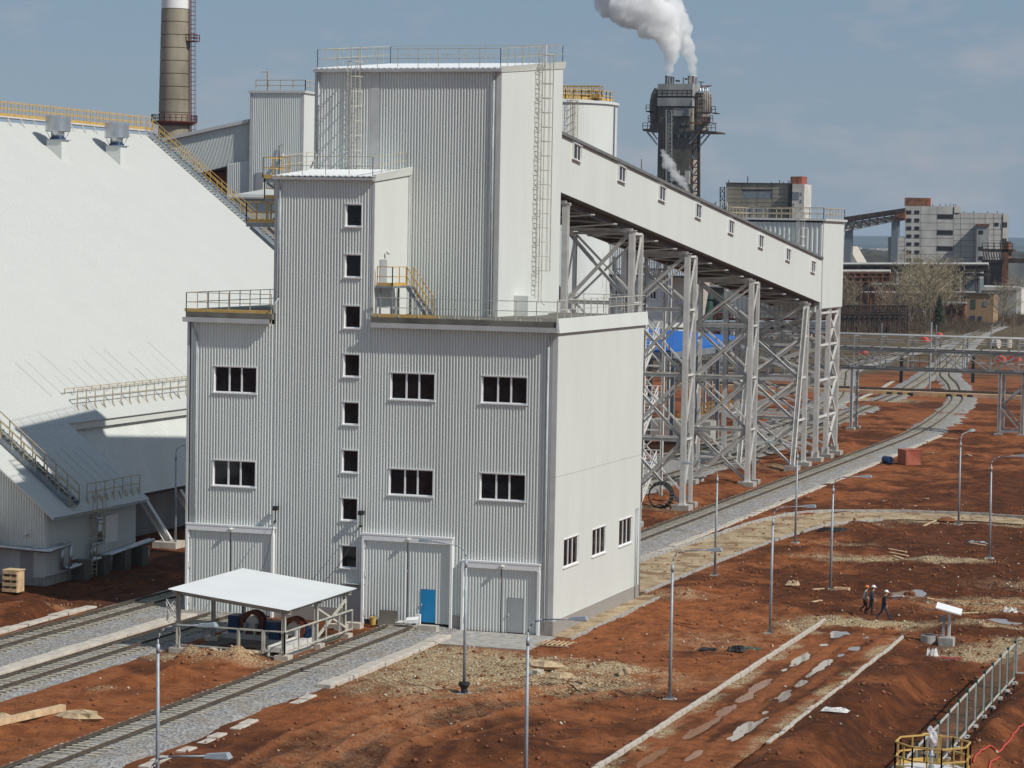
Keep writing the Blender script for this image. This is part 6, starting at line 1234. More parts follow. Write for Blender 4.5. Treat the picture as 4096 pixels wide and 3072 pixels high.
# ---------------------------------------------------------------- pipe bridge across the tracks
PBR = thing('pipe_bridge', 'grey steel truss pipe bridge crossing over the tracks', 'bridge', (-6, 176, 0)); xb0, xb1 = -42.0, 13.0; ya_, yb2 = 174.4, 177.8; zl_, zm, zh = 7.65, 9.95, 11.75
for yy in (ya_, yb2):
    for z in (zl_, zm): MB().ibeam((xb0, yy, z), (xb1, yy, z), .3, .26, .03, (0, 0, 1)).build('chord', 'steel_grey', PBR)
x = xb0+1.35; k = 0
while x < xb1:
    for yy in (ya_, yb2):
        MB().bar((x, yy, zl_), (x, yy, zh if k % 2 == 0 else zh+.0), .16).build('vertical', 'steel_grey', PBR)
        dx = 3.35 if ((x+17) // 9) % 2 else -3.35
        MB().bar((x, yy, zm), (x+dx, yy, zl_), .15).build('diagonal', 'steel_grey', PBR)
    MB().bar((x, ya_, zl_), (x, yb2, zl_), .16).build('cross_member', 'steel_grey', PBR); MB().bar((x, ya_-.2, zh-.1), (x, yb2+.2, zh-.1), .16).build('cross_member', 'steel_grey', PBR)
    if k % 2 == 0: MB().bar((x, ya_+.3, zh), (x, ya_+.3, zh+1.5), .09).build('stanchion', 'galv', PBR)
    x += 3.35; k += 1
for yy, r, z in ((ya_+.2, .07, zh+.06), (ya_+.9, .09, zh+.08), (ya_+1.9, .1, zh+.1), (yb2-.3, .08, zh+.08), (ya_+.5, .08, zl_+.25), (ya_+1.6, .12, zm+.28), (ya_+2.6, .08, zm+.22), (ya_+.1, .05, zh-.5), (yb2-.1, .05, zm+.9), (ya_+.1, .05, zl_+1.1)): MB().tube((xb0, yy, z), (xb1, yy, z), r, n=8).build('pipe', 'steel_grey', PBR, True)
for xx, legs in ((-17.35, [(0, ya_), (0, yb2)]), (.75, [(0, ya_), (2.8, ya_), (0, yb2), (2.8, yb2)]), (-36, [(0, ya_), (0, yb2)])):
    for dx, yy in legs:
        MB().ibeam((xx+dx, yy, .3), (xx+dx, yy, zl_), .34, .32, .03).build('leg', 'trim_grey', PBR); MB().box(xx+dx-.5, yy-.5, -.3, xx+dx+.5, yy+.5, .32).build('footing', 'concrete', PBR)
    if len(legs) == 2:
        for z0_, z1_ in ((.6, 2.4), (2.4, 4.2), (4.2, 6), (6, 7.5)): MB().bar((xx, ya_, z0_), (xx, yb2, z1_), .1).build('lacing', 'steel_grey', PBR)
    else:
        for yy in (ya_, yb2):
            MB().bar((xx, yy, 3.6), (xx+2.8, yy, .5), .18).build('brace', 'steel_grey', PBR); MB().bar((xx, yy, 3.6), (xx+2.8, yy, 6.2), .18).build('brace', 'steel_grey', PBR); MB().bar((xx, yy, .6), (xx+2.8, yy, .6), .2).build('beam', 'steel_grey', PBR)
# cable duct / crossing boards
DU = thing('cable_duct', 'long tan timber-covered duct crossing both tracks', 'duct', (-15, 251.5, 0))
xs_ = np.arange(-62, 14, 3.0)
for i, x in enumerate(xs_): MB().box(x, 250.6+.02*(i % 3), -.1, x+2.97, 252.3, .62+.02*(i % 2)).build('duct_cover', 'orange_timber', DU)
mb = MB(); mb.box(-62, 252.6, 0, 14, 253.0, 1.0); mb.build('back_rail', 'timber_dark', DU)
for xc in (-25.4, -16.4):
    for k in range(6): MB().box(xc-2.4+k*.8, 250.3, .02, xc-1.62+k*.8, 250.55, .45).build('hazard_plate', 'yellow' if k % 2 == 0 else 'black', DU)
LG = thing('loading_gauge', 'dark frame standing across the tracks as a loading gauge', 'gauge', (-30, 302, 0)); p0, p1 = pZ(3604, 1531), pZ(3891, 1531)
for p in (p0, p1): MB().box(p.x-.25, p.y-.25, 0, p.x+.25, p.y+.25, 4.6).build('post', 'black', LG)
for z in (2.2, 4.4): MB().bar((p0.x-11, p0.y, z), (p1.x, p1.y, z), .12).build('bar', 'rust_dark', LG)
for k in range(9): v_ = p0.lerp(p1, k/8); MB().bar((v_.x, v_.y, 2.2), (v_.x, v_.y, 4.4), .07).build('upright', 'rust_dark', LG)
for px, py, lab in ((3718, 1575, 'slim grey mast with a dark base box between the tracks'),):
    p = pZ(px, py); MS = thing('signal_mast', lab, 'mast', (p.x, p.y, 0)); MB().tube((p.x, p.y, 0), (p.x, p.y, 11), .14, n=8).build('pole', 'galv', MS); MB().box(p.x-.2, p.y+.5, 0, p.x+2.0, p.y+1.6, .8).build('base_box', 'rust_dark', MS)
for k, (px, py, h_, lab) in enumerate(((4052, 1395, 7.5, 'wooden utility pole beside two concrete drums'), (3880, 1265, 9, 'thin wooden pole before the brick hut'))):
    p = pZ(px, py); solo(MB().tube((p.x, p.y, -.3), (p.x, p.y, h_), .16, .11, 8), 'utility_pole', 'bark', lab, 'pole')
for k, (px, py) in enumerate(((3982, 1393), (4032, 1390))): p = pZ(px, py); d_ = Vector((.8, -.3, 0)); solo(MB().tube(Vector((p.x, p.y, 1))-d_, Vector((p.x, p.y, 1))+d_, 1.0, n=16) if k == 0 else MB().tube((p.x, p.y, 0), (p.x, p.y, 1.9), .9, n=16), 'concrete_drum', 'concrete_pale', ['big tan drum lying beside the utility pole', 'tan drum standing behind the utility pole'][k], 'drum')
for k, (px, py, s_) in enumerate(((3692, 1368, 1.1), (3752, 1345, .8), (3441, 1420, 1.1), (3996, 1447, 1.1), (4050, 1443, 1.3), (3530, 1314, .8))):
    p = pZ(px, py); mb = MB(); mb.prism([(p.x-s_, p.y, -.1), (p.x+s_, p.y, -.1), (p.x+s_*.5, p.y, s_*.8), (p.x-s_*.2, p.y, s_*1.1)], (.4, 2, 0)); solo(mb, 'red_tarp', 'red_bright', ['red tarpaulin heap with a pale stake near the far points', 'small red tarpaulin heap close to the brush edge', 'red tarpaulin heap beside the embankment under the bridge', 'red tarpaulin heap on the soil left of its twin'.replace('left of', 'paired with'), 'larger red tarpaulin heap paired with its twin', 'red marker sheet at the foot of the rusty rack'][k], 'tarpaulin')

# ---------------------------------------------------------------- chimney
cd = CAM+ray(697, 500)*600; CH = thing('chimney', 'tall banded concrete chimney with a dark red ladder and gallery', 'chimney', (cd.x, cd.y, 0)); rad = lambda z: 3.62-(z-47)*.0150
z = 0.0; k = 0
MB().lathe((cd.x, cd.y, 0), [(rad(0), 0), (rad(38), 38)], 40).build('shaft_base', 'chimney', CH, True)
z = 38.0
while z < 98:
    h_ = 2.95; top = z+h_; mt_ = 'frame_white' if z > 72.5 else 'chimney'
    MB().lathe((cd.x, cd.y, 0), [(rad(z)-.35, z), (rad(z), z+.1), (rad(top), top-.1), (rad(top)-.35, top)], 40, cap=False).build('shaft_section', mt_, CH); z = top; k += 1
pz_ = (CAM+ray(697, 487)*600).z
def ringrail(zc, r_, h_, mat, par, a0=0, a1=360, n_=24):
    pts = [(cd.x+r_*math.cos(R(a0+(a1-a0)*i/n_)), cd.y+r_*math.sin(R(a0+(a1-a0)*i/n_)), zc) for i in range(n_+1)]; mb = MB(); railing(mb, pts, h_, 9, r=.06, rails=(1, .5)); mb.build('gallery_railing', mat, par)
MB().lathe((cd.x, cd.y, pz_), [(rad(pz_)+.02, -.9), (5.25, -.15), (5.25, .05), (rad(pz_)+.02, .05)], 32, cap=False).build('gallery_floor', 'rust_red', CH); ringrail(pz_, 5.2, 1.5, 'rust_red', CH)
la = math.atan2(RT.y, RT.x)-.25; lx_, ly_ = math.cos(la), math.sin(la)
mb = MB()
for dz in (0,):
    tx, ty = -ly_, lx_
    for s_ in (-.4, .4):
        mb.bar((cd.x+lx_*(rad(25)+.4)+tx*s_, cd.y+ly_*(rad(25)+.4)+ty*s_, 25), (cd.x+lx_*(rad(85)+.4)+tx*s_, cd.y+ly_*(rad(85)+.4)+ty*s_, 85), .16)
    for s_ in (-.5, .5): mb.bar((cd.x+lx_*(rad(25)+1.5)+tx*s_, cd.y+ly_*(rad(25)+1.5)+ty*s_, 25), (cd.x+lx_*(rad(85)+1.5)+tx*s_, cd.y+ly_*(rad(85)+1.5)+ty*s_, 85), .07)
    z = 26
    while z < 85:
        for s_ in (-.5, .5): mb.bar((cd.x+lx_*(rad(z)+.4)+tx*s_, cd.y+ly_*(rad(z)+.4)+ty*s_, z), (cd.x+lx_*(rad(z)+1.5)+tx*s_, cd.y+ly_*(rad(z)+1.5)+ty*s_, z), .07)
        mb.bar((cd.x+lx_*(rad(z)+1.5)-tx*.5, cd.y+ly_*(rad(z)+1.5)-ty*.5, z), (cd.x+lx_*(rad(z)+1.5)+tx*.5, cd.y+ly_*(rad(z)+1.5)+ty*.5, z), .07); z += 1.0
mb.build('caged_ladder', 'rust_red', CH)
pz2 = (CAM+ray(697, 165)*600).z; mb = MB(); ctr = Vector((cd.x+lx_*(rad(pz2)+.6), cd.y+ly_*(rad(pz2)+.6), pz2)); mb.box(ctr.x-1.4, ctr.y-1.4, pz2-.2, ctr.x+1.4, ctr.y+1.4, pz2); railing(mb, [(ctr.x+a*1.4, ctr.y+b_*1.4, pz2) for a, b_ in ((-1, -1), (1, -1), (1, 1), (-1, 1), (-1, -1))], 1.4, 1.4, r=.07); mb.build('rest_platform', 'rust_red', CH)

# ---------------------------------------------------------------- prilling tower
YT = 690.0; z3 = tz((2500, 200), 2.764); PT = thing('prilling_tower', 'dark sooty prilling tower with bulging vessels and steaming stacks', 'tower', (-105, 695, 0))
def zb3(mb, x0, y0, x1, y1, Y, d): a, b_ = z3(x0, y0); c_, e = z3(x1, y1); return pbox(mb, a, b_, c_, e, Y, d)
mb = MB(); zb3(mb, 352, 600, 702, 2600, YT, 12); mb.build('shaft', 'soot', PT)
mb = MB(); zb3(mb, 702, 640, 728, 2600, YT+.5, 11); mb.build('shaft_lit_edge', 'concrete_old', PT)  # sunlit side of the shaft, put in as a paler strip
for r_ in ((360, 372, 745, 508), (357, 528, 742, 618)): mb = MB(); zb3(mb, *r_, YT-1, 13.5); mb.build('cladding', 'soot_clad', PT)
mb = MB(); zb3(mb, 357, 508, 744, 528, YT-.4, 12); mb.build('recess_band', 'black', PT)
mb = MB(); zb3(mb, 535, 640, 716, 730, YT-.6, 1); mb.build('cladding', 'soot_clad', PT); mb = MB(); zb3(mb, 500, 1330, 600, 1450, YT-.3, 1); mb.build('patch_panel', 'concrete_grey', PT); mb = MB(); zb3(mb, 660, 1335, 712, 1480, YT-.3, 1); mb.build('patch_panel', 'concrete_grey', PT)
for x in range(605, 695, 22): mb = MB(); zb3(mb, x, 830, x+14, 852, YT-.15, .5); mb.build('window', 'black', PT)
for x in range(530, 690, 26): mb = MB(); zb3(mb, x, 940, x+18, 968, YT-.15, .5); mb.build('window', 'black' if x % 3 else 'soot_clad', PT)
mb = MB(); zb3(mb, 415, 750, 436, 1500, YT-.8, .8); mb.build('duct', 'rust_dark', PT)
mb = MB(); p0 = pY(*z3(455, 1500), YT-.8); p1 = pY(*z3(455, 660), YT-.8)
for dx in (0, 1.9): mb.bar((p0.x+dx, YT-.8, p0.z), (p1.x+dx, YT-.8, p1.z), .25)
zz = p0.z
while zz < p1.z: mb.bar((p0.x, YT-.8, zz), (p0.x+1.9, YT-.8, zz+.9), .14); mb.bar((p0.x, YT-.8, zz+.9), (p0.x+1.9, YT-.8, zz+.9), .14); zz += 1.4
mb.build('stair_frame', 'galv', PT)
def zpoly(pts, Y, d, name, mat): mb = MB(); mb.prism([pY(*z3(x, y), Y) for x, y in pts], (0, d, 0)); return mb.build(name, mat, PT)
def octs(cx_, pts, Yc, name, mat, n_=10):           # round vessel from half-widths in the photo
    mb = MB(); prof = []
    for hw, y in pts: p = pY(*z3(cx_, y), Yc); q = pY(*z3(cx_+hw, y), Yc); prof.append((abs(q.x-p.x), p.z))
    p = pY(*z3(cx_, pts[0][1]), Yc); prof.sort(key=lambda t_: t_[1]); mb.lathe((p.x, Yc, 0), prof, n_); return mb.build(name, mat, PT)
octs(852, [(75, 890), (70, 850), (92, 800), (88, 700), (104, 690), (104, 560), (92, 480), (40, 440)], YT+5, 'vessel', 'vessel'); octs(330, [(62, 880), (50, 800), (60, 700), (62, 560), (45, 480), (15, 420)], YT+7, 'vessel', 'soot')
for k in range(8):
    y = (690, 640, 600, 560, 520, 480, 745, 800)[k]; hw = (108, 107, 107, 106, 101, 95, 94, 95)[k]; octs(852, [(hw, y+3), (hw, y-3)], YT+5, 'vessel_band', 'rust_dark')
for x in range(780, 950, 24): mb = MB(); p0 = pY(*z3(x, 690), YT-3.2+abs(x-852)*.02); p1 = pY(*z3(x, 490), YT-2.6+abs(x-852)*.02); mb.bar(p0, p1, .18); mb.build('vessel_rib', 'rust_dark', PT)
for x in range(850, 950, 20): mb = MB(); zb3(mb, x, 735, x+12, 790, YT+.6, .6); mb.build('burner', 'rust', PT)
for k, x in enumerate((828, 858, 884, 908)): octs(x, [(18, 475), (18, 450), (14, 435), (4, 418)], YT+1+1.2*k, 'dome', 'zinc', 12)
for pts, nm in (([(195, 870), (356, 870), (356, 900), (195, 895)], 'platform'), ([(712, 885), (1002, 898), (1002, 915), (712, 912)], 'platform')): zpoly(pts, YT-1.5, 13, nm, 'rust_dark')
for x0, x1, y_, Y_ in ((196, 356, 870, YT-1.5), (850, 1002, 892, YT-1.5), (955, 1000, 690, YT), (232, 275, 672, YT), (940, 970, 790, YT), (255, 280, 790, YT), (360, 742, 508, YT-1)):
    a = pY(*z3(x0, y_), Y_); b_ = pY(*z3(x1, y_), Y_); mb = MB(); railing(mb, [(a.x, Y_, a.z), (b_.x, Y_, a.z)], 1.9, 1.6, r=.1); mb.build('railing', 'rust_dark', PT)
for x0, y0, x1, y1 in ((955, 690, 1000, 700), (230, 672, 276, 684), (940, 800, 968, 808), (255, 785, 282, 795)): mb = MB(); zb3(mb, x0, y0, x1, y1, YT, 6); mb.build('walkway', 'rust_dark', PT)
for a, b_ in (((245, 905), (356, 1045)), ((300, 905), (356, 985)), ((820, 912), (712, 1040)), ((895, 915), (828, 985)), ((945, 920), (825, 1070)), ((770, 912), (715, 985))): mb = MB(); mb.bar(pY(*z3(*a), YT-.5), pY(*z3(*b_), YT-.5), .5); mb.build('strut', 'galv_dark', PT)
mb = MB()
for x in (735, 815): mb.bar(pY(*z3(x, 930), YT+1), pY(*z3(x, 2400), YT+1), .9)
mb.build('lattice_leg', 'rust_dark', PT)
y = 1030
for k in range(12):
    mb = MB(); mb.bar(pY(*z3(735, y), YT+1), pY(*z3(812, y), YT+1), .4); mb.bar(pY(*z3(812, y+15), YT+1), pY(*z3(750, y+90), YT+1), .35); mb.bar(pY(*z3(728, y), YT+.5), pY(*z3(760, y+100), YT+.5), .3); mb.build('lattice_brace', 'rust' if k % 2 == 0 else 'galv_dark', PT); y += 178*.5
mb = MB(); zb3(mb, 712, 798, 835, 815, YT-2, 1.2); mb.build('pipe', 'rust', PT)
for x, y0, y1, w_, m_ in ((455, 285, 372, 12, 'rust_dark'), (483, 288, 372, 10, 'soot'), (510, 295, 372, 10, 'rust_dark'), (535, 300, 372, 8, 'rust_dark'), (710, 285, 372, 15, 'vessel'), (750, 290, 385, 14, 'rust'), (788, 300, 410, 13, 'zinc'), (755, 360, 410, 8, 'zinc')): octs(x, [(w_, y1), (w_, y0+8), (w_+4, y0+6), (w_+4, y0)], YT+4+((x*7) % 5), 'stack', m_, 14)
for a, b_, t_ in (((646, 372), (646, 300), .25), ((840, 425), (840, 350), .3), ((808, 352), (872, 356), .25), ((560, 340), (605, 345), .6), ((665, 320), (690, 322), .6)): mb = MB(); mb.bar(pY(*z3(*a), YT+3), pY(*z3(*b_), YT+3), t_); mb.build('mast', 'rust_dark', PT)
mb = MB(); mb.bar(pY(*z3(855, 400), YT+3), pY(*z3(960, 395), YT+3), .3); mb.bar(pY(*z3(870, 415), YT+3), pY(*z3(950, 398), YT+3), .2); mb.bar(pY(*z3(855, 392), YT+3), pY(*z3(855, 420), YT+3), .3); mb.build('jib', 'red_paint', PT)
# lone mast near it
mb = MB(); p0, p1 = pY(*z3(177, 1205), 640), pY(*z3(177, 1500), 640); mb.tube((p1.x, 640, 0), (p1.x, 640, p0.z), .3, .12, 6); solo(mb, 'thin_mast', 'rust_dark', 'thin dark mast rising behind the gallery roof', 'mast')

# ---------------------------------------------------------------- concrete buildings with panel walls
def panels(par, tr, Y, xs, ys, mat, skip=(), gap=.06, depth=.25):
    for i, (a, b_) in enumerate(zip(xs, xs[1:])):
        for j, (c_, d_) in enumerate(zip(ys, ys[1:])):
            mx_, my_ = (a+b_)/2, (c_+d_)/2
            if any(s_[0] <= mx_ <= s_[2] and s_[1] <= my_ <= s_[3] for s_ in skip): continue
            p = tr(a, c_); q = tr(b_, d_); mb = MB(); pbox(mb, p[0], p[1], q[0], q[1], Y, depth); v_ = np.array(mb.v); ctr = v_.mean(0); v_[:, 0] += np.sign(ctr[0]-v_[:, 0])*gap; v_[:, 2] += np.sign(ctr[2]-v_[:, 2])*gap; mb.v = [tuple(t_) for t_ in v_]; mb.build('wall_panel', mat, par)
zc_ = tz((2850, 650), 2.765); YC = 620.0
CB = thing('concrete_block', 'weathered tan concrete-panel building with two wide dark window bands', 'building', (-75, 625, 0))
wins = [(325, 315, 658, 402), (320, 488, 655, 576)]
mb = MB(); a, b_ = zc_(150, 232), zc_(860, 1600); pbox(mb, a[0], a[1], b_[0], b_[1], YC+.3, 16); mb.build('core', 'soot', CB)
panels(CB, zc_, YC, [148, 325, 491, 660, 836, 862], [230, 300, 350, 402, 445, 488, 532, 576, 615, 655], 'concrete_old', wins)
for x0, y0, x1, y1 in wins:
    xm = (x0+x1)/2
    for p, q in ((x0+3, xm-3), (xm+3, x1-3)): mb = MB(); a, b_ = zc_(p, y0+2), zc_(q, y1-2); pbox(mb, a[0], a[1], b_[0], b_[1], YC+.18, .1); mb.build('window', 'galv_dark', CB)
mb = MB(); a, b_ = zc_(345, 655), zc_(860, 760); pbox(mb, a[0], a[1], b_[0], b_[1], YC+.1, .2); mb.build('dark_band', 'black', CB)
mb = MB(); a, b_ = zc_(868, 238), zc_(1000, 1600); pbox(mb, a[0], a[1], b_[0], b_[1], YC-2, 10); mb.build('lit_flank', 'concrete_lit', CB)  # right face of the building, its sunlight painted as a paler block
for r_ in ((882, 325, 955, 408), (972, 330, 988, 362), (970, 415, 986, 445), (893, 446, 903, 480), (968, 500, 984, 532)): mb = MB(); a, b_ = zc_(r_[0], r_[1]), zc_(r_[2], r_[3]); pbox(mb, a[0], a[1], b_[0], b_[1], YC-2.1, .12); mb.build('window', 'galv_dark', CB)
mb = MB(); a, b_ = zc_(862, 155), zc_(950, 238); pbox(mb, a[0], a[1], b_[0], b_[1], YC-1, 7); mb.build('brick_penthouse', 'rust', CB); mb = MB(); a, b_ = zc_(951, 152), zc_(990, 238); pbox(mb, a[0], a[1], b_[0], b_[1], YC-1, 7); mb.build('brick_penthouse', 'red_paint', CB)  # second box is the sunlit side, its light put into a paler red
mb = MB(); a, b_ = zc_(145, 224), zc_(862, 232); pbox(mb, a[0], a[1], b_[0], b_[1], YC-.3, 16); mb.build('parapet', 'soot', CB)
mb = MB(); a, b_ = zc_(838, 230), zc_(866, 900); pbox(mb, a[0], a[1], b_[0], b_[1], YC-.6, 1); mb.build('service_pipe', 'rust_dark', CB)
mb = MB()
for x in (85, 135): mb.bar(pY(*zc_(x, 270), YC+2), pY(*zc_(x, 900), YC+2), .3)
for k in range(8): y = 275+k*85; mb.bar(pY(*zc_(85, y), YC+2), pY(*zc_(135, y), YC+2), .25); mb.bar(pY(*zc_(85, y), YC+2), pY(*zc_(135, y+80), YC+2), .25); mb.bar(pY(*zc_(135, y), YC+2), pY(*zc_(85, y+80), YC+2), .2)
mb.build('stair_lattice', 'galv_dark', CB)
for x, y in ((180, 190), (390, 152), (652, 215), (742, 195), (780, 210), (845, 200)): mb = MB(); mb.bar(pY(*zc_(x, y), YC+1), pY(*zc_(x, 232), YC+1), .22); mb.build('roof_pole', 'rust_dark', CB)
# far grey plant
zf = tz((3500, 750), 2.116); YF = 780.0; FP = thing('grey_plant', 'grey concrete-panel works with paired small windows and a red brick penthouse', 'building', (pY(3850, 1000, 780).x, 780, 0))
wn = [(x, y, x+40, y+28) for x in (274, 341) for y in (195, 262, 330, 397, 464, 532, 598)]; ws = [(533, 228, 663, 264), (530, 363, 660, 399), (527, 498, 656, 534)]
mb = MB(); a, b_ = zf(258, 158), zf(664, 1000); pbox(mb, a[0], a[1], b_[0], b_[1], YF+.3, 22); mb.build('core', 'concrete_old', FP)
mb = MB(); a, b_ = zf(664, 216), zf(1074, 1000); pbox(mb, a[0], a[1], b_[0], b_[1], YF+.3, 22); mb.build('core', 'concrete_old', FP); mb = MB(); a, b_ = zf(118, 420), zf(258, 1000); pbox(mb, a[0], a[1], b_[0], b_[1], YF+.3, 22); mb.build('core', 'concrete_old', FP)
rows = [158, 195, 228, 264, 300, 330, 363, 399, 430, 464, 498, 534, 566, 600, 640]
panels(FP, zf, YF, [258, 393, 528, 664], rows[::2]+[640], 'concrete_grey', gap=.07); panels(FP, zf, YF, [664, 725, 836, 930, 1000, 1074], [218, 262, 308, 355, 402, 450, 498, 545, 592, 640], 'concrete_grey', gap=.07); panels(FP, zf, YF, [118, 190, 258], [422, 460, 498, 534, 570, 605, 640], 'concrete_grey', gap=.07)
for r_ in wn+ws+[(1008, 298, 1043, 326)]: mb = MB(); a, b_ = zf(r_[0], r_[1]), zf(r_[2], r_[3]); pbox(mb, a[0], a[1], b_[0], b_[1], YF-.15, .3); mb.build('window', 'black', FP)
mb = MB(); a, b_ = zf(262, 88), zf(450, 155); pbox(mb, a[0], a[1], b_[0], b_[1], YF+1, 8); mb.build('brick_penthouse', 'rust', FP); mb = MB(); a, b_ = zf(450, 90), zf(478, 155); pbox(mb, a[0], a[1], b_[0], b_[1], YF+1, 8); mb.build('brick_penthouse', 'red_paint', FP)  # narrow box paints the penthouse's sunlit side in lighter red
for r_, m_ in (((672, 160, 722, 214), 'concrete_lit'), ((1075, 226, 1120, 640), 'concrete_lit')): mb = MB(); a, b_ = zf(r_[0], r_[1]), zf(r_[2], r_[3]); pbox(mb, a[0], a[1], b_[0], b_[1], YF-.3, 10); mb.build('corner_block', m_, FP)  # white penthouse, then the end face with sunlight painted in as paler colour
for r_ in ((1078, 293, 1092, 335), (1098, 293, 1112, 335), (1075, 430, 1088, 470), (1095, 430, 1108, 470)): mb = MB(); a, b_ = zf(r_[0], r_[1]), zf(r_[2], r_[3]); pbox(mb, a[0], a[1], b_[0], b_[1], YF-.45, .2); mb.build('window', 'black', FP)
mb = MB(); a, b_ = zf(833, 318), zf(935, 700); pbox(mb, a[0], a[1], b_[0], b_[1], YF-6, 6); mb.build('stair_tower', 'soot_clad', FP)
for y in (362, 500, 582): mb = MB(); a, b_ = zf(853, y), zf(890, y+30); pbox(mb, a[0], a[1], b_[0], b_[1], YF-6.15, .2); mb.build('window', 'black', FP)
mb = MB(); a, b_ = zf(830, 308), zf(940, 322); pbox(mb, a[0], a[1], b_[0], b_[1], YF-6.6, 7); mb.build('stair_roof', 'rust', FP)
for x in (500, 560, 610, 645, 672, 692, 760, 842, 960, 1040): mb = MB(); mb.bar(pY(*zf(x, 140 if x < 720 else 200), YF+2), pY(*zf(x, 160 if x < 720 else 222), YF+2), .25); mb.build('roof_pole', 'rust_dark', FP)
FP.rotation_euler = (0, 0, R(9))
# its covered conveyor
FC = thing('old_conveyor', 'dark rusty covered conveyor bridge rising to the grey plant', 'conveyor', (-110, 770, 0)); q = [pY(x, y, YF-6) for x, y in ((3378, 868), (3618, 832), (3618, 876), (3378, 925))]
mb = MB(); mb.prism([q[0], q[1], pY(3618, 850, YF-6), pY(3378, 888, YF-6)], (0, 6, 0)); mb.build('roof', 'rust_dark', FC); mb = MB(); mb.prism([pY(3378, 892, YF-5), pY(3580, 862, YF-5), q[2], q[3]], (0, 4, 0)); mb.build('side', 'concrete_lit', FC)
mb = MB(); mb.prism([pY(3575, 860, YF-6), pY(3619, 850, YF-6), pY(3619, 878, YF-6), pY(3575, 886, YF-6)], (0, 6, 0)); mb.build('head_house', 'rust', FC)
for k in range(7): f0 = k/7; a = q[3].lerp(q[2], f0); b_ = pY(3378+(k+.5)/7*200, 890-(k+.5)*4.2, YF-6); c_ = q[3].lerp(q[2], (k+1)/7); mb = MB(); mb.bar(a, b_, .35); mb.bar(b_, c_, .35); mb.build('truss_member', 'rust_dark', FC)
for px in (3396, 3582): mb = MB(); t_ = pY(px, 885, YF-4); mb.box(t_.x-1.2, YF-5, 0, t_.x+1.2, YF-2, t_.z); mb.build('support', 'galv_dark', FC)
# dark loading structure and rusty column at the plant's flank
LS = thing('dark_gantry', 'dark steel gantry with a rusty square column beside the grey plant', 'gantry', (-50, 740, 0)); Yg = 735.0
for r_, m_ in (((1070, 470, 1125, 840), 'rust'), ((1105, 455, 1125, 480), 'rust_dark'), ((905, 520, 1165, 545), 'rust_dark'), ((900, 612, 1072, 840), 'black'), ((1125, 640, 1262, 900), 'soot_clad'), ((1125, 600, 1262, 640), 'rust_dark')): mb = MB(); a, b_ = zf(r_[0], r_[1]), zf(r_[2], r_[3]); pbox(mb, a[0], a[1], b_[0], b_[1], Yg, 8); mb.build('frame' if m_ == 'rust_dark' else 'column' if m_ == 'rust' else 'bin', m_, LS)
for x in range(915, 1070, 22): mb = MB(); mb.bar(pY(*zf(x, 545), Yg), pY(*zf(x+(18 if x % 4 else -18), 640), Yg), .35); mb.build('truss_member', 'rust_dark', LS)
a, b_ = pY(*zf(905, 520), Yg), pY(*zf(1165, 520), Yg); mb = MB(); railing(mb, [(a.x, Yg, a.z), (b_.x, Yg, a.z)], 2.0, 2, r=.12); mb.build('railing', 'rust_dark', LS)
# clad bay, brick hut, metal shed
CBY = thing('clad_bay', 'grey clad bay with dark glazing below, beside the bare trees', 'building', (-75, 700, 0)); Yb = 715.0
for r_, m_, nm in (((718, 682, 888, 768), 'soot_clad', 'cladding'), ((728, 768, 888, 930), 'galv_dark', 'glazing'), ((715, 682, 726, 960), 'concrete_lit', 'post'), ((500, 640, 890, 660), 'soot_clad', 'canopy_edge'), ((520, 660, 716, 960), 'black', 'open_bay')): mb = MB(); a, b_ = zf(r_[0], r_[1]), zf(r_[2], r_[3]); pbox(mb, a[0], a[1], b_[0], b_[1], Yb+(1 if nm in ('glazing', 'open_bay') else 0), 8); mb.build(nm, m_, CBY)
zh_ = tz((3330, 1000), 1.658); YH = 606.0; BH = thing('brick_hut', 'small tan brick hut with a green door beside the trees', 'hut', (-66, 610, 0))
mb = MB(); a, b_ = zh_(892, 292), zh_(1068, 480); pbox(mb, a[0], a[1], b_[0], b_[1], YH, 9); mb.build('wall', 'old_brick', BH)
xr_ = pY(*zh_(1068, 350), YH).x; mb = MB(); a, b_ = zh_(888, 286), zh_(1072, 293); pbox(mb, a[0], a[1], b_[0], b_[1], YH-.4, 10); mb.build('roof', 'timber_dark', BH)
for r_, m_, nm in (((920, 328, 949, 390), 'green_tank', 'door'), ((1000, 340, 1028, 374), 'galv_dark', 'window'), ((968, 440, 990, 470), 'blue_paint', 'low_door'), ((915, 435, 945, 468), 'blue_paint', 'low_door')): mb = MB(); a, b_ = zh_(r_[0], r_[1]), zh_(r_[2], r_[3]); pbox(mb, a[0], a[1], b_[0], b_[1], YH-.12, .2); mb.build(nm, m_, BH)
MSH = thing('metal_shed', 'grey corrugated metal shed with a pale roof behind the brick hut', 'shed', (-58, 690, 0)); Ym = 690.0
mb = MB(); a, b_ = zh_(985, 262), zh_(1220, 470); pbox(mb, a[0], a[1], b_[0], b_[1], Ym, 10); mb.build('wall', 'soot_clad', MSH); mb = MB(); mb.prism([pY(*zh_(x, y), Ym-.5) for x, y in ((975, 268), (1222, 268), (1250, 250), (1005, 242))], (0, .4, .4)); mb.build('roof', 'concrete_grey', MSH); mb = MB(); a, b_ = zh_(1222, 252), zh_(1252, 430); pbox(mb, a[0], a[1], b_[0], b_[1], Ym+.5, 9); mb.build('end_wall', 'concrete_lit', MSH)

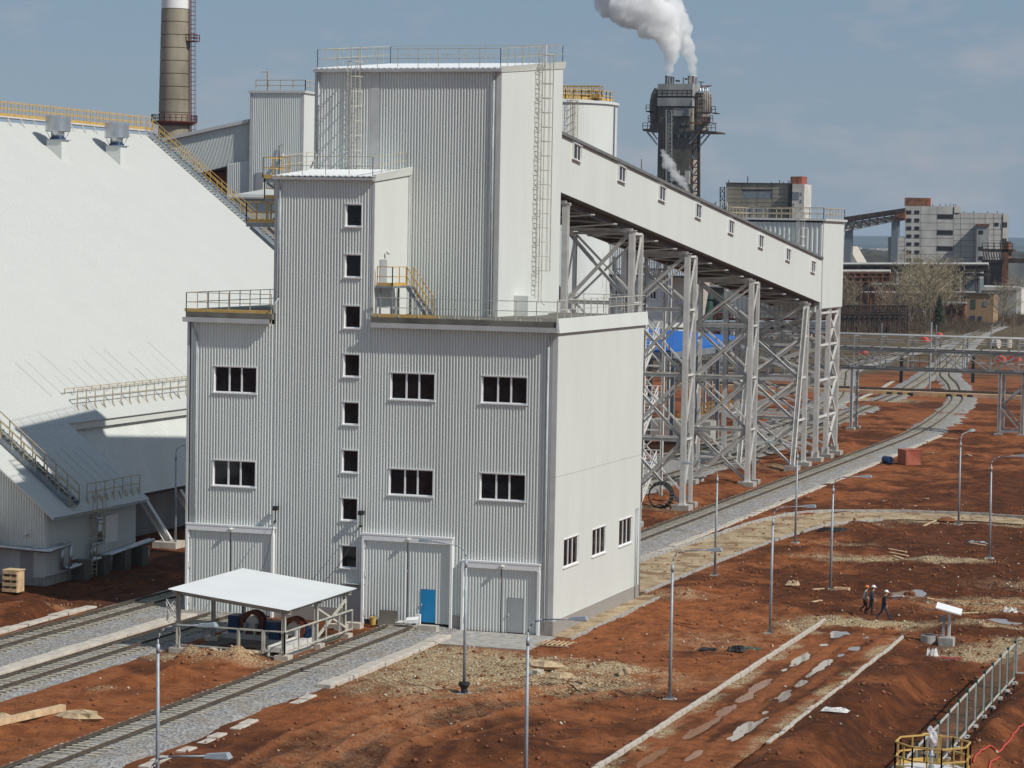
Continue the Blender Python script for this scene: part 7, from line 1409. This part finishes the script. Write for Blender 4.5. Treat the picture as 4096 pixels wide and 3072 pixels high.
# ---------------------------------------------------------------- rusty pipe racks
def rack(name, label, x0, x1, py_top, py_bot, Y, npost, mats, pipes, width=4.0):
    T = thing(name, label, 'pipe rack', (pY(x0, py_bot, Y).x, Y, 0), 'rusty pipe racks'); a = pY(x0, py_top, Y); b_ = pY(x1, py_top, Y); zb = pY((x0+x1)/2, py_bot, Y).z
    for i in range(npost):
        x = a.x+(b_.x-a.x)*i/(npost-1)
        for yy in (Y, Y+width): MB().bar((x, yy, 0), (x, yy, a.z+(b_.z-a.z)*i/(npost-1)), .35).build('post', mats[0], T)
    for t_ in (0, .45, 1):
        z0, z1 = a.z+(zb-a.z)*t_, b_.z+(zb-a.z)*t_
        for yy in (Y, Y+width): MB().bar((a.x, yy, z0), (b_.x, yy, z1), .4).build('beam', mats[0], T)
    for k, (t_, r, m_) in enumerate(pipes): z0 = a.z+(zb-a.z)*t_; MB().tube((a.x, Y+width*(.15+.17*(k % 5)), z0+r), (b_.x, Y+width*(.15+.17*(k % 5)), b_.z+(zb-a.z)*t_+r), r, n=8).build('pipe', m_, T)
    for i in range(npost-1):
        x = a.x+(b_.x-a.x)*i/(npost-1); xn = a.x+(b_.x-a.x)*(i+1)/(npost-1); mb = MB(); mb.bar((x, Y, a.z), (xn, Y, zb), .2); mb.build('brace', mats[0], T)
rack('pipe_rack', 'dark pipe rack with pale lagged pipes along its top before the grey plant', 3340, 3952, 1062, 1110, 700, 14, ['rust_dark'], [(0, .45, 'concrete_lit'), (0, .5, 'zinc'), (.3, .5, 'soot'), (.45, .45, 'soot'), (1, .4, 'rust_dark'), (.6, .6, 'rust_dark')])
rack('pipe_rack', 'rusty rack with a snow-pale deck in front of the lagged pipes', 3335, 3560, 1092, 1130, 640, 9, ['rust'], [(0, .5, 'concrete_lit'), (.2, .5, 'rust_dark'), (.5, .5, 'rust'), (.8, .5, 'rust_dark'), (1, .5, 'rust_dark')])
rack('pipe_rack', 'lower rusty rack standing among twigs above the railway', 3335, 3620, 1225, 1285, 520, 15, ['rust_dark'], [(0, .2, 'rust_dark'), (.5, .25, 'rust'), (1, .3, 'rust_dark'), (.7, .3, 'rust_dark')])
rack('pipe_rack', 'pale low pipe rack running above the brush', 3440, 3900, 1172, 1200, 660, 10, ['rust_dark'], [(0, .22, 'concrete_lit'), (.5, .35, 'soot'), (1, .3, 'rust_dark')])
rack('pipe_rack', 'rusty rack seen beneath the gallery beside white stub pipes', 2860, 3330, 1235, 1290, 420, 12, ['rust_red'], [(0, .22, 'rust_red'), (.5, .25, 'rust_dark'), (1, .3, 'rust_dark'), (.6, .4, 'zinc')])
rack('pipe_rack', 'grey rack carrying pipes just beyond the trestle tops', 2640, 3330, 1292, 1330, 300, 12, ['galv_dark'], [(0, .22, 'galv'), (.2, .25, 'galv'), (.5, .25, 'zinc'), (1, .3, 'galv')])
LW = thing('low_grey_wall', 'long low grey wall with white stub chimneys beyond the trestles', 'wall', (-90, 470, 0)); mb = MB(); pbox(mb, 2700, 1225, 3230, 1262, 470, 6); v_ = mb.v; mb.v = [(x, y, 0 if z < 20 and i < 4 else z) for i, (x, y, z) in enumerate(v_)]; mb.build('wall', 'concrete_grey', LW)
for px in (2940, 2983): p = pY(px, 1230, 468); MB().tube((p.x, 468, 0), (p.x, 468, pY(px, 1200, 468).z), .8, n=12).build('stub_chimney', 'frame_white', LW)
for k, px in enumerate((2840, 2890)): p = pY(px, 1200, 460); solo(MB().lathe((p.x, 460, 0), [(1.5, 0), (1.5, p.z-.5), (.9, p.z), (1.6, p.z+.2), (1.6, p.z+1.2)], 14), 'green_hopper', 'green_tank', ['dark green hopper beyond the trestles, standing by the tan hopper', 'dark green hopper beyond the trestles, next to the white stubs'][k], 'hopper')
CNV = pY(3400, 1030, 1300); mb = MB(); mb.prism([pY(x, y, 900) for x, y in ((3372, 1075), (3378, 990), (3392, 985), (3440, 1068), (3440, 1076))], (0, 20, 0)); solo(mb, 'tan_heap', 'concrete_pale', 'tan sloping heap behind the old conveyor leg', 'heap')

for k, (x0, y0, x1, y1, Y_, m_, lab) in enumerate([(3345, 1128, 3470, 1215, 690, 'soot', 'dark sooty shed under the pipe rack beside the transfer tower'), (3480, 1140, 3640, 1205, 685, 'rust_dark', 'rust-brown pump shed under the pipe racks'), (3660, 1120, 3790, 1200, 710, 'soot', 'dark workshop wall behind the bare trees'), (3780, 1215, 3860, 1290, 625, 'rust', 'rusty tank shed beside the brick hut'), (2830, 1150, 2960, 1240, 520, 'rust_dark', 'brown shed behind the trestles near the green hoppers')]):
    SD = thing('dark_shed', lab, 'shed', (pY((x0+x1)/2, y1, Y_).x, Y_, 0)); mb = MB(); pbox(mb, x0, y0, x1, y1, Y_, 9); zmin = min(q[2] for q in mb.v); mb.v = [(x, y, 0 if z == zmin else z) for x, y, z in mb.v]; zmax = max(q[2] for q in mb.v); xa_ = min(q[0] for q in mb.v); xb_ = max(q[0] for q in mb.v); mb.build('wall', m_, SD)
    MB().box(xa_-.4, Y_-.4, zmax, xb_+.4, Y_+9.4, zmax+.35).build('roof', 'soot_clad', SD)
    for i in range(3): xx = xa_+(xb_-xa_)*(.12+.3*i); MB().box(xx, Y_-.12, zmax*.45, xx+(xb_-xa_)*.16, Y_-.02, zmax*.75).build('window', 'black', SD)
# ---------------------------------------------------------------- trees
def tree_mesh(seed, H, spread, n_main, mat_r=1.0):
    rnd = random.Random(seed); tk = MB(); cr = MB()
    def seg(mb, p, q, r0, r1, n_=3): mb.tube(p, q, r0, r1, n_, cap=False)
    def grow(p, d, ln, r, lvl):
        k = 3 if lvl < 2 else 2; q = p
        for i in range(k):
            nd = (d+Vector((rnd.uniform(-.22, .22), rnd.uniform(-.22, .22), rnd.uniform(-.02, .16)))).normalized(); e = q+nd*(ln/k); seg(tk if lvl == 0 else cr, q, e, r*(1-.25*i/k), r*(1-.25*(i+1)/k), 5 if lvl == 0 else 3)
            if lvl < 4:
                for _ in range(2 if lvl < 3 else 2):
                    a = rnd.uniform(0, 6.28); sd = (nd*.75+Vector((math.cos(a), math.sin(a), rnd.uniform(-.05, .35)))*spread).normalized(); grow(e, sd, ln*rnd.uniform(.42, .6), max(.034, r*.5), lvl+1)
            d = nd; q = e
    base = Vector((0, 0, -.2))
    for i in range(n_main):
        a = rnd.uniform(0, 6.28); grow(base+Vector((rnd.uniform(-.3, .3), rnd.uniform(-.3, .3), 0)), Vector((math.cos(a)*.12, math.sin(a)*.12, 1)).normalized(), H*rnd.uniform(.62, .75), .22*H/15/(1 if n_main == 1 else 1.4), 0)
    return tk, cr
TREES = []
for s_, H_, sp, nm_ in ((11, 17, .8, 3), (23, 15, .85, 2), (37, 16, .75, 4)):
    tk, cr = tree_mesh(s_, H_, sp, nm_); T = thing('bare_tree', '-', 'tree', (0, 0, 0), 'bare trees by the railway'); tk.build('trunk', 'bark', T); cr.build('crown', 'twig', T); TREES.append(T)
spots = [(3705, 1312, 1.05, 0, 'largest bare tree with a wide pale crown beside the spruce'), (3648, 1305, .95, 1, 'slender bare tree between the rusty rack and the largest tree'), (3765, 1300, .95, 2, 'bare tree with several stems close behind the spruce'), (3610, 1300, .8, 2, 'small bare tree at the end of the rusty rack'), (3815, 1290, .8, 1, 'bare tree nearest the brick hut door'), (4010, 1310, .75, 0, 'bare tree in front of the brick hut corner'), (3540, 1290, .7, 1, 'thin bare tree in front of the rusty rack posts'), (3690, 1292, .95, 2, 'bare tree behind the largest one'), (3745, 1285, 1.0, 0, 'bare tree behind the spruce, tall and pale'),
         (2900, 1300, .9, 1, 'bare tree visible between trestle legs beside the green hoppers'), (2985, 1300, .85, 0, 'bare tree visible between trestle legs by the white stubs'), (3390, 1300, .7, 2, 'bare bushy tree beside the transfer tower leg'), (2800, 1290, .9, 2, 'bare tree visible beneath the gallery next to the tan hopper')]
used = set()
for i, (px, py, s_, k, lab) in enumerate(spots):
    p = pZ(px, py); o = TREES[k] if k not in used else copy_tree(TREES[k]); used.add(k); o.location = (p.x, p.y, 0); o.scale = (s_, s_, s_); o.rotation_euler = (0, 0, i*1.7); o['label'] = lab
p = pZ(3755, 1322); SPR = thing('spruce_tree', 'small dark green spruce standing before the bare trees', 'tree', (p.x, p.y, 0)); Hs = 9.5
MB().tube((p.x, p.y, -.2), (p.x, p.y, Hs), .22, .03, 6).build('trunk', 'bark', SPR); mb = MB(); rnd = random.Random(8)
for i in range(900):
    z = .6+(Hs-.7)*(i/900)**.9; rmax = 2.7*(1-z/Hs)**.8+.12; a = rnd.uniform(0, 6.28); r0 = rmax*rnd.uniform(.05, .45); r1 = rmax*rnd.uniform(.65, 1.12); dz = -.32*r1*rnd.uniform(.4, 1.2); wv = .16+.1*rnd.random(); c_, s2 = math.cos(a), math.sin(a)
    mb.poly((p.x+c_*r0, p.y+s2*r0, z), (p.x+c_*(r0+r1)/2-s2*wv, p.y+s2*(r0+r1)/2+c_*wv, z+dz*.4), (p.x+c_*r1, p.y+s2*r1, z+dz), (p.x+c_*(r0+r1)/2+s2*wv, p.y+s2*(r0+r1)/2-c_*wv, z+dz*.55))
mb.build('crown', 'needles', SPR)
mb = MB(); rnd = random.Random(9)
for i in range(900):
    px, py = (rnd.uniform(3340, 4096), rnd.uniform(1268, 1335)) if i < 560 else (rnd.uniform(2560, 3340), rnd.uniform(1180, 1310))
    if 3960 < px and py > 1310: continue
    p = pZ(px, py)
    for k in range(14): a = rnd.uniform(0, 6.28); l_ = rnd.uniform(1.0, 3.2); t_ = rnd.uniform(.1, .7); b0 = Vector((p.x+rnd.uniform(-1, 1), p.y+rnd.uniform(-1, 1), -.1)); mb.tube(b0, b0+Vector((math.cos(a)*t_*l_, math.sin(a)*t_*l_, l_)), .05, .02, 3, cap=False)
o = mb.build('brushwood', 'brush', kind='stuff'); o['label'] = 'bare brown brushwood along the railway'; o['category'] = 'brushwood'

# ---------------------------------------------------------------- far land
mb = MB(); xs_ = np.linspace(-1500, 700, 260); ys_ = np.linspace(1450, 3200, 50); Xf, Yf = np.meshgrid(xs_, ys_); Zf = 10+9*fbm(Xf/60, Yf/60, 3, 3)+8*vnoise(Xf/9, Yf/30, 5)
edge = np.minimum.reduce([Yf-1450, 3200-Yf])/60; Zf = np.where(edge < .05, -1, Zf); mb.v = [tuple(t_) for t_ in np.stack([Xf, Yf, Zf], -1).reshape(-1, 3)]; nX = len(xs_)
mb.f = [(j*nX+i, j*nX+i+1, (j+1)*nX+i+1, (j+1)*nX+i) for j in range(len(ys_)-1) for i in range(nX-1)]; o = mb.build('forest', 'forest', kind='stuff'); o['label'] = 'dark far-off wood along the plain'; o['category'] = 'forest'
mb = MB(); xs_ = np.linspace(-7500, 3500, 200); ys_ = np.linspace(7000, 11500, 18); Xf, Yf = np.meshgrid(xs_, ys_); t_ = (Yf-7000)/4500; Zf = -2+np.clip(t_, 0, 1)*(62+55*fbm(Xf/1800, Yf/2500, 13, 4)); mb.v = [tuple(q_) for q_ in np.stack([Xf, Yf, Zf], -1).reshape(-1, 3)]; nX = len(xs_)
mb.f = [(j*nX+i, j*nX+i+1, (j+1)*nX+i+1, (j+1)*nX+i) for j in range(len(ys_)-1) for i in range(nX-1)]; struct(mb, 'hills', 'hill', smooth=True)
rnd = random.Random(5)
for k in range(9):
    px = 3425+k*15+rnd.uniform(-4, 4); D = 5200+rnd.uniform(-500, 500); p = CAM+ray(px, 1020)*D; h_ = rnd.uniform(6, 12); solo(MB().box(p.x-rnd.uniform(4, 9), p.y, -1, p.x+rnd.uniform(4, 9), p.y+14, h_), 'apartment_block', 'concrete_lit', 'pale distant apartment block on the hazy skyline', 'building', 'distant apartment blocks')

# ---------------------------------------------------------------- air and steam
m = bpy.data.materials.new('haze'); m.use_nodes = True; n = m.node_tree.nodes; n.remove(n['Principled BSDF']); pv = n.new('ShaderNodeVolumePrincipled'); pv.inputs['Color'].default_value = (.62, .78, 1.0, 1); pv.inputs['Density'].default_value = HAZE; pv.inputs['Anisotropy'].default_value = .0
m.node_tree.links.new(pv.outputs[0], n['Material Output'].inputs['Volume']); MAT['haze'] = m
o = MB().box(-9500, -750, -12, 9500, 12500, 135).build('haze', 'haze', kind='stuff')
m = bpy.data.materials.new('steam'); m.use_nodes = True; n = m.node_tree.nodes; n.remove(n['Principled BSDF']); pv = n.new('ShaderNodeVolumePrincipled'); pv.inputs['Color'].default_value = (.995, .995, .995, 1); pv.inputs['Density'].default_value = .45; pv.inputs['Anisotropy'].default_value = -.15
m.node_tree.links.new(pv.outputs[0], n['Material Output'].inputs['Volume']); MAT['steam'] = m
def plume(name, label, pts, Y, vox, seed, dens=None):
    rnd = random.Random(seed); mb = MB(); k_ = (Y-CAM.y)/_f.y/F
    for (px, py, r), (qx, qy, s_) in zip(pts, pts[1:]):
        n_ = max(2, int(math.hypot(qx-px, qy-py)/(min(r, s_)*.28)))
        for i in range(n_):
            t_ = i/n_; rr = (r+(s_-r)*t_); cx_ = px+(qx-px)*t_; cy_ = py+(qy-py)*t_
            for q in range(2):
                p = pY(cx_+rnd.uniform(-.5, .5)*rr, cy_+rnd.uniform(-.5, .5)*rr, Y+rnd.uniform(-.5, .5)*rr*k_); rm = rr*k_*rnd.uniform(.38, .72); mb.blob(p, rm, rm, rm, rnd.randrange(999), 8, .2)
    o = solo(mb, name, 'steam', label, 'steam', smooth=True); o['kind'] = 'stuff'
    md = o.modifiers.new('Remesh', 'REMESH'); md.mode = 'VOXEL'; md.voxel_size = vox; md.use_smooth_shade = True
    tx = bpy.data.textures.new('puff', 'CLOUDS'); tx.noise_scale = vox*3.0; tx.noise_depth = 4; dm = o.modifiers.new('Puff', 'DISPLACE'); dm.texture = tx; dm.strength = vox*4.5; dm.mid_level = .5
    return o
plume('steam_plume', 'big white steam plume drifting from the prilling tower stacks', [(2672, 300, 18), (2680, 250, 28), (2690, 200, 42), (2655, 130, 68), (2585, 60, 100), (2500, -10, 130), (2410, -90, 160)], 694, .9, 3)
plume('steam_plume', 'steam column rising straight from the right-hand cluster of stacks'.replace('right-hand', 'zinc-topped'), [(2776, 300, 15), (2768, 250, 22), (2752, 195, 32), (2730, 130, 44), (2700, 70, 56), (2660, 0, 66), (2610, -80, 90)], 698, .9, 5)
plume('steam_plume', 'small steam puff trailing in front of the prilling tower shaft', [(2758, 778, 8), (2742, 748, 14), (2714, 716, 20), (2688, 682, 19), (2674, 650, 24), (2655, 618, 15), (2646, 602, 7)], 540, .3, 7)
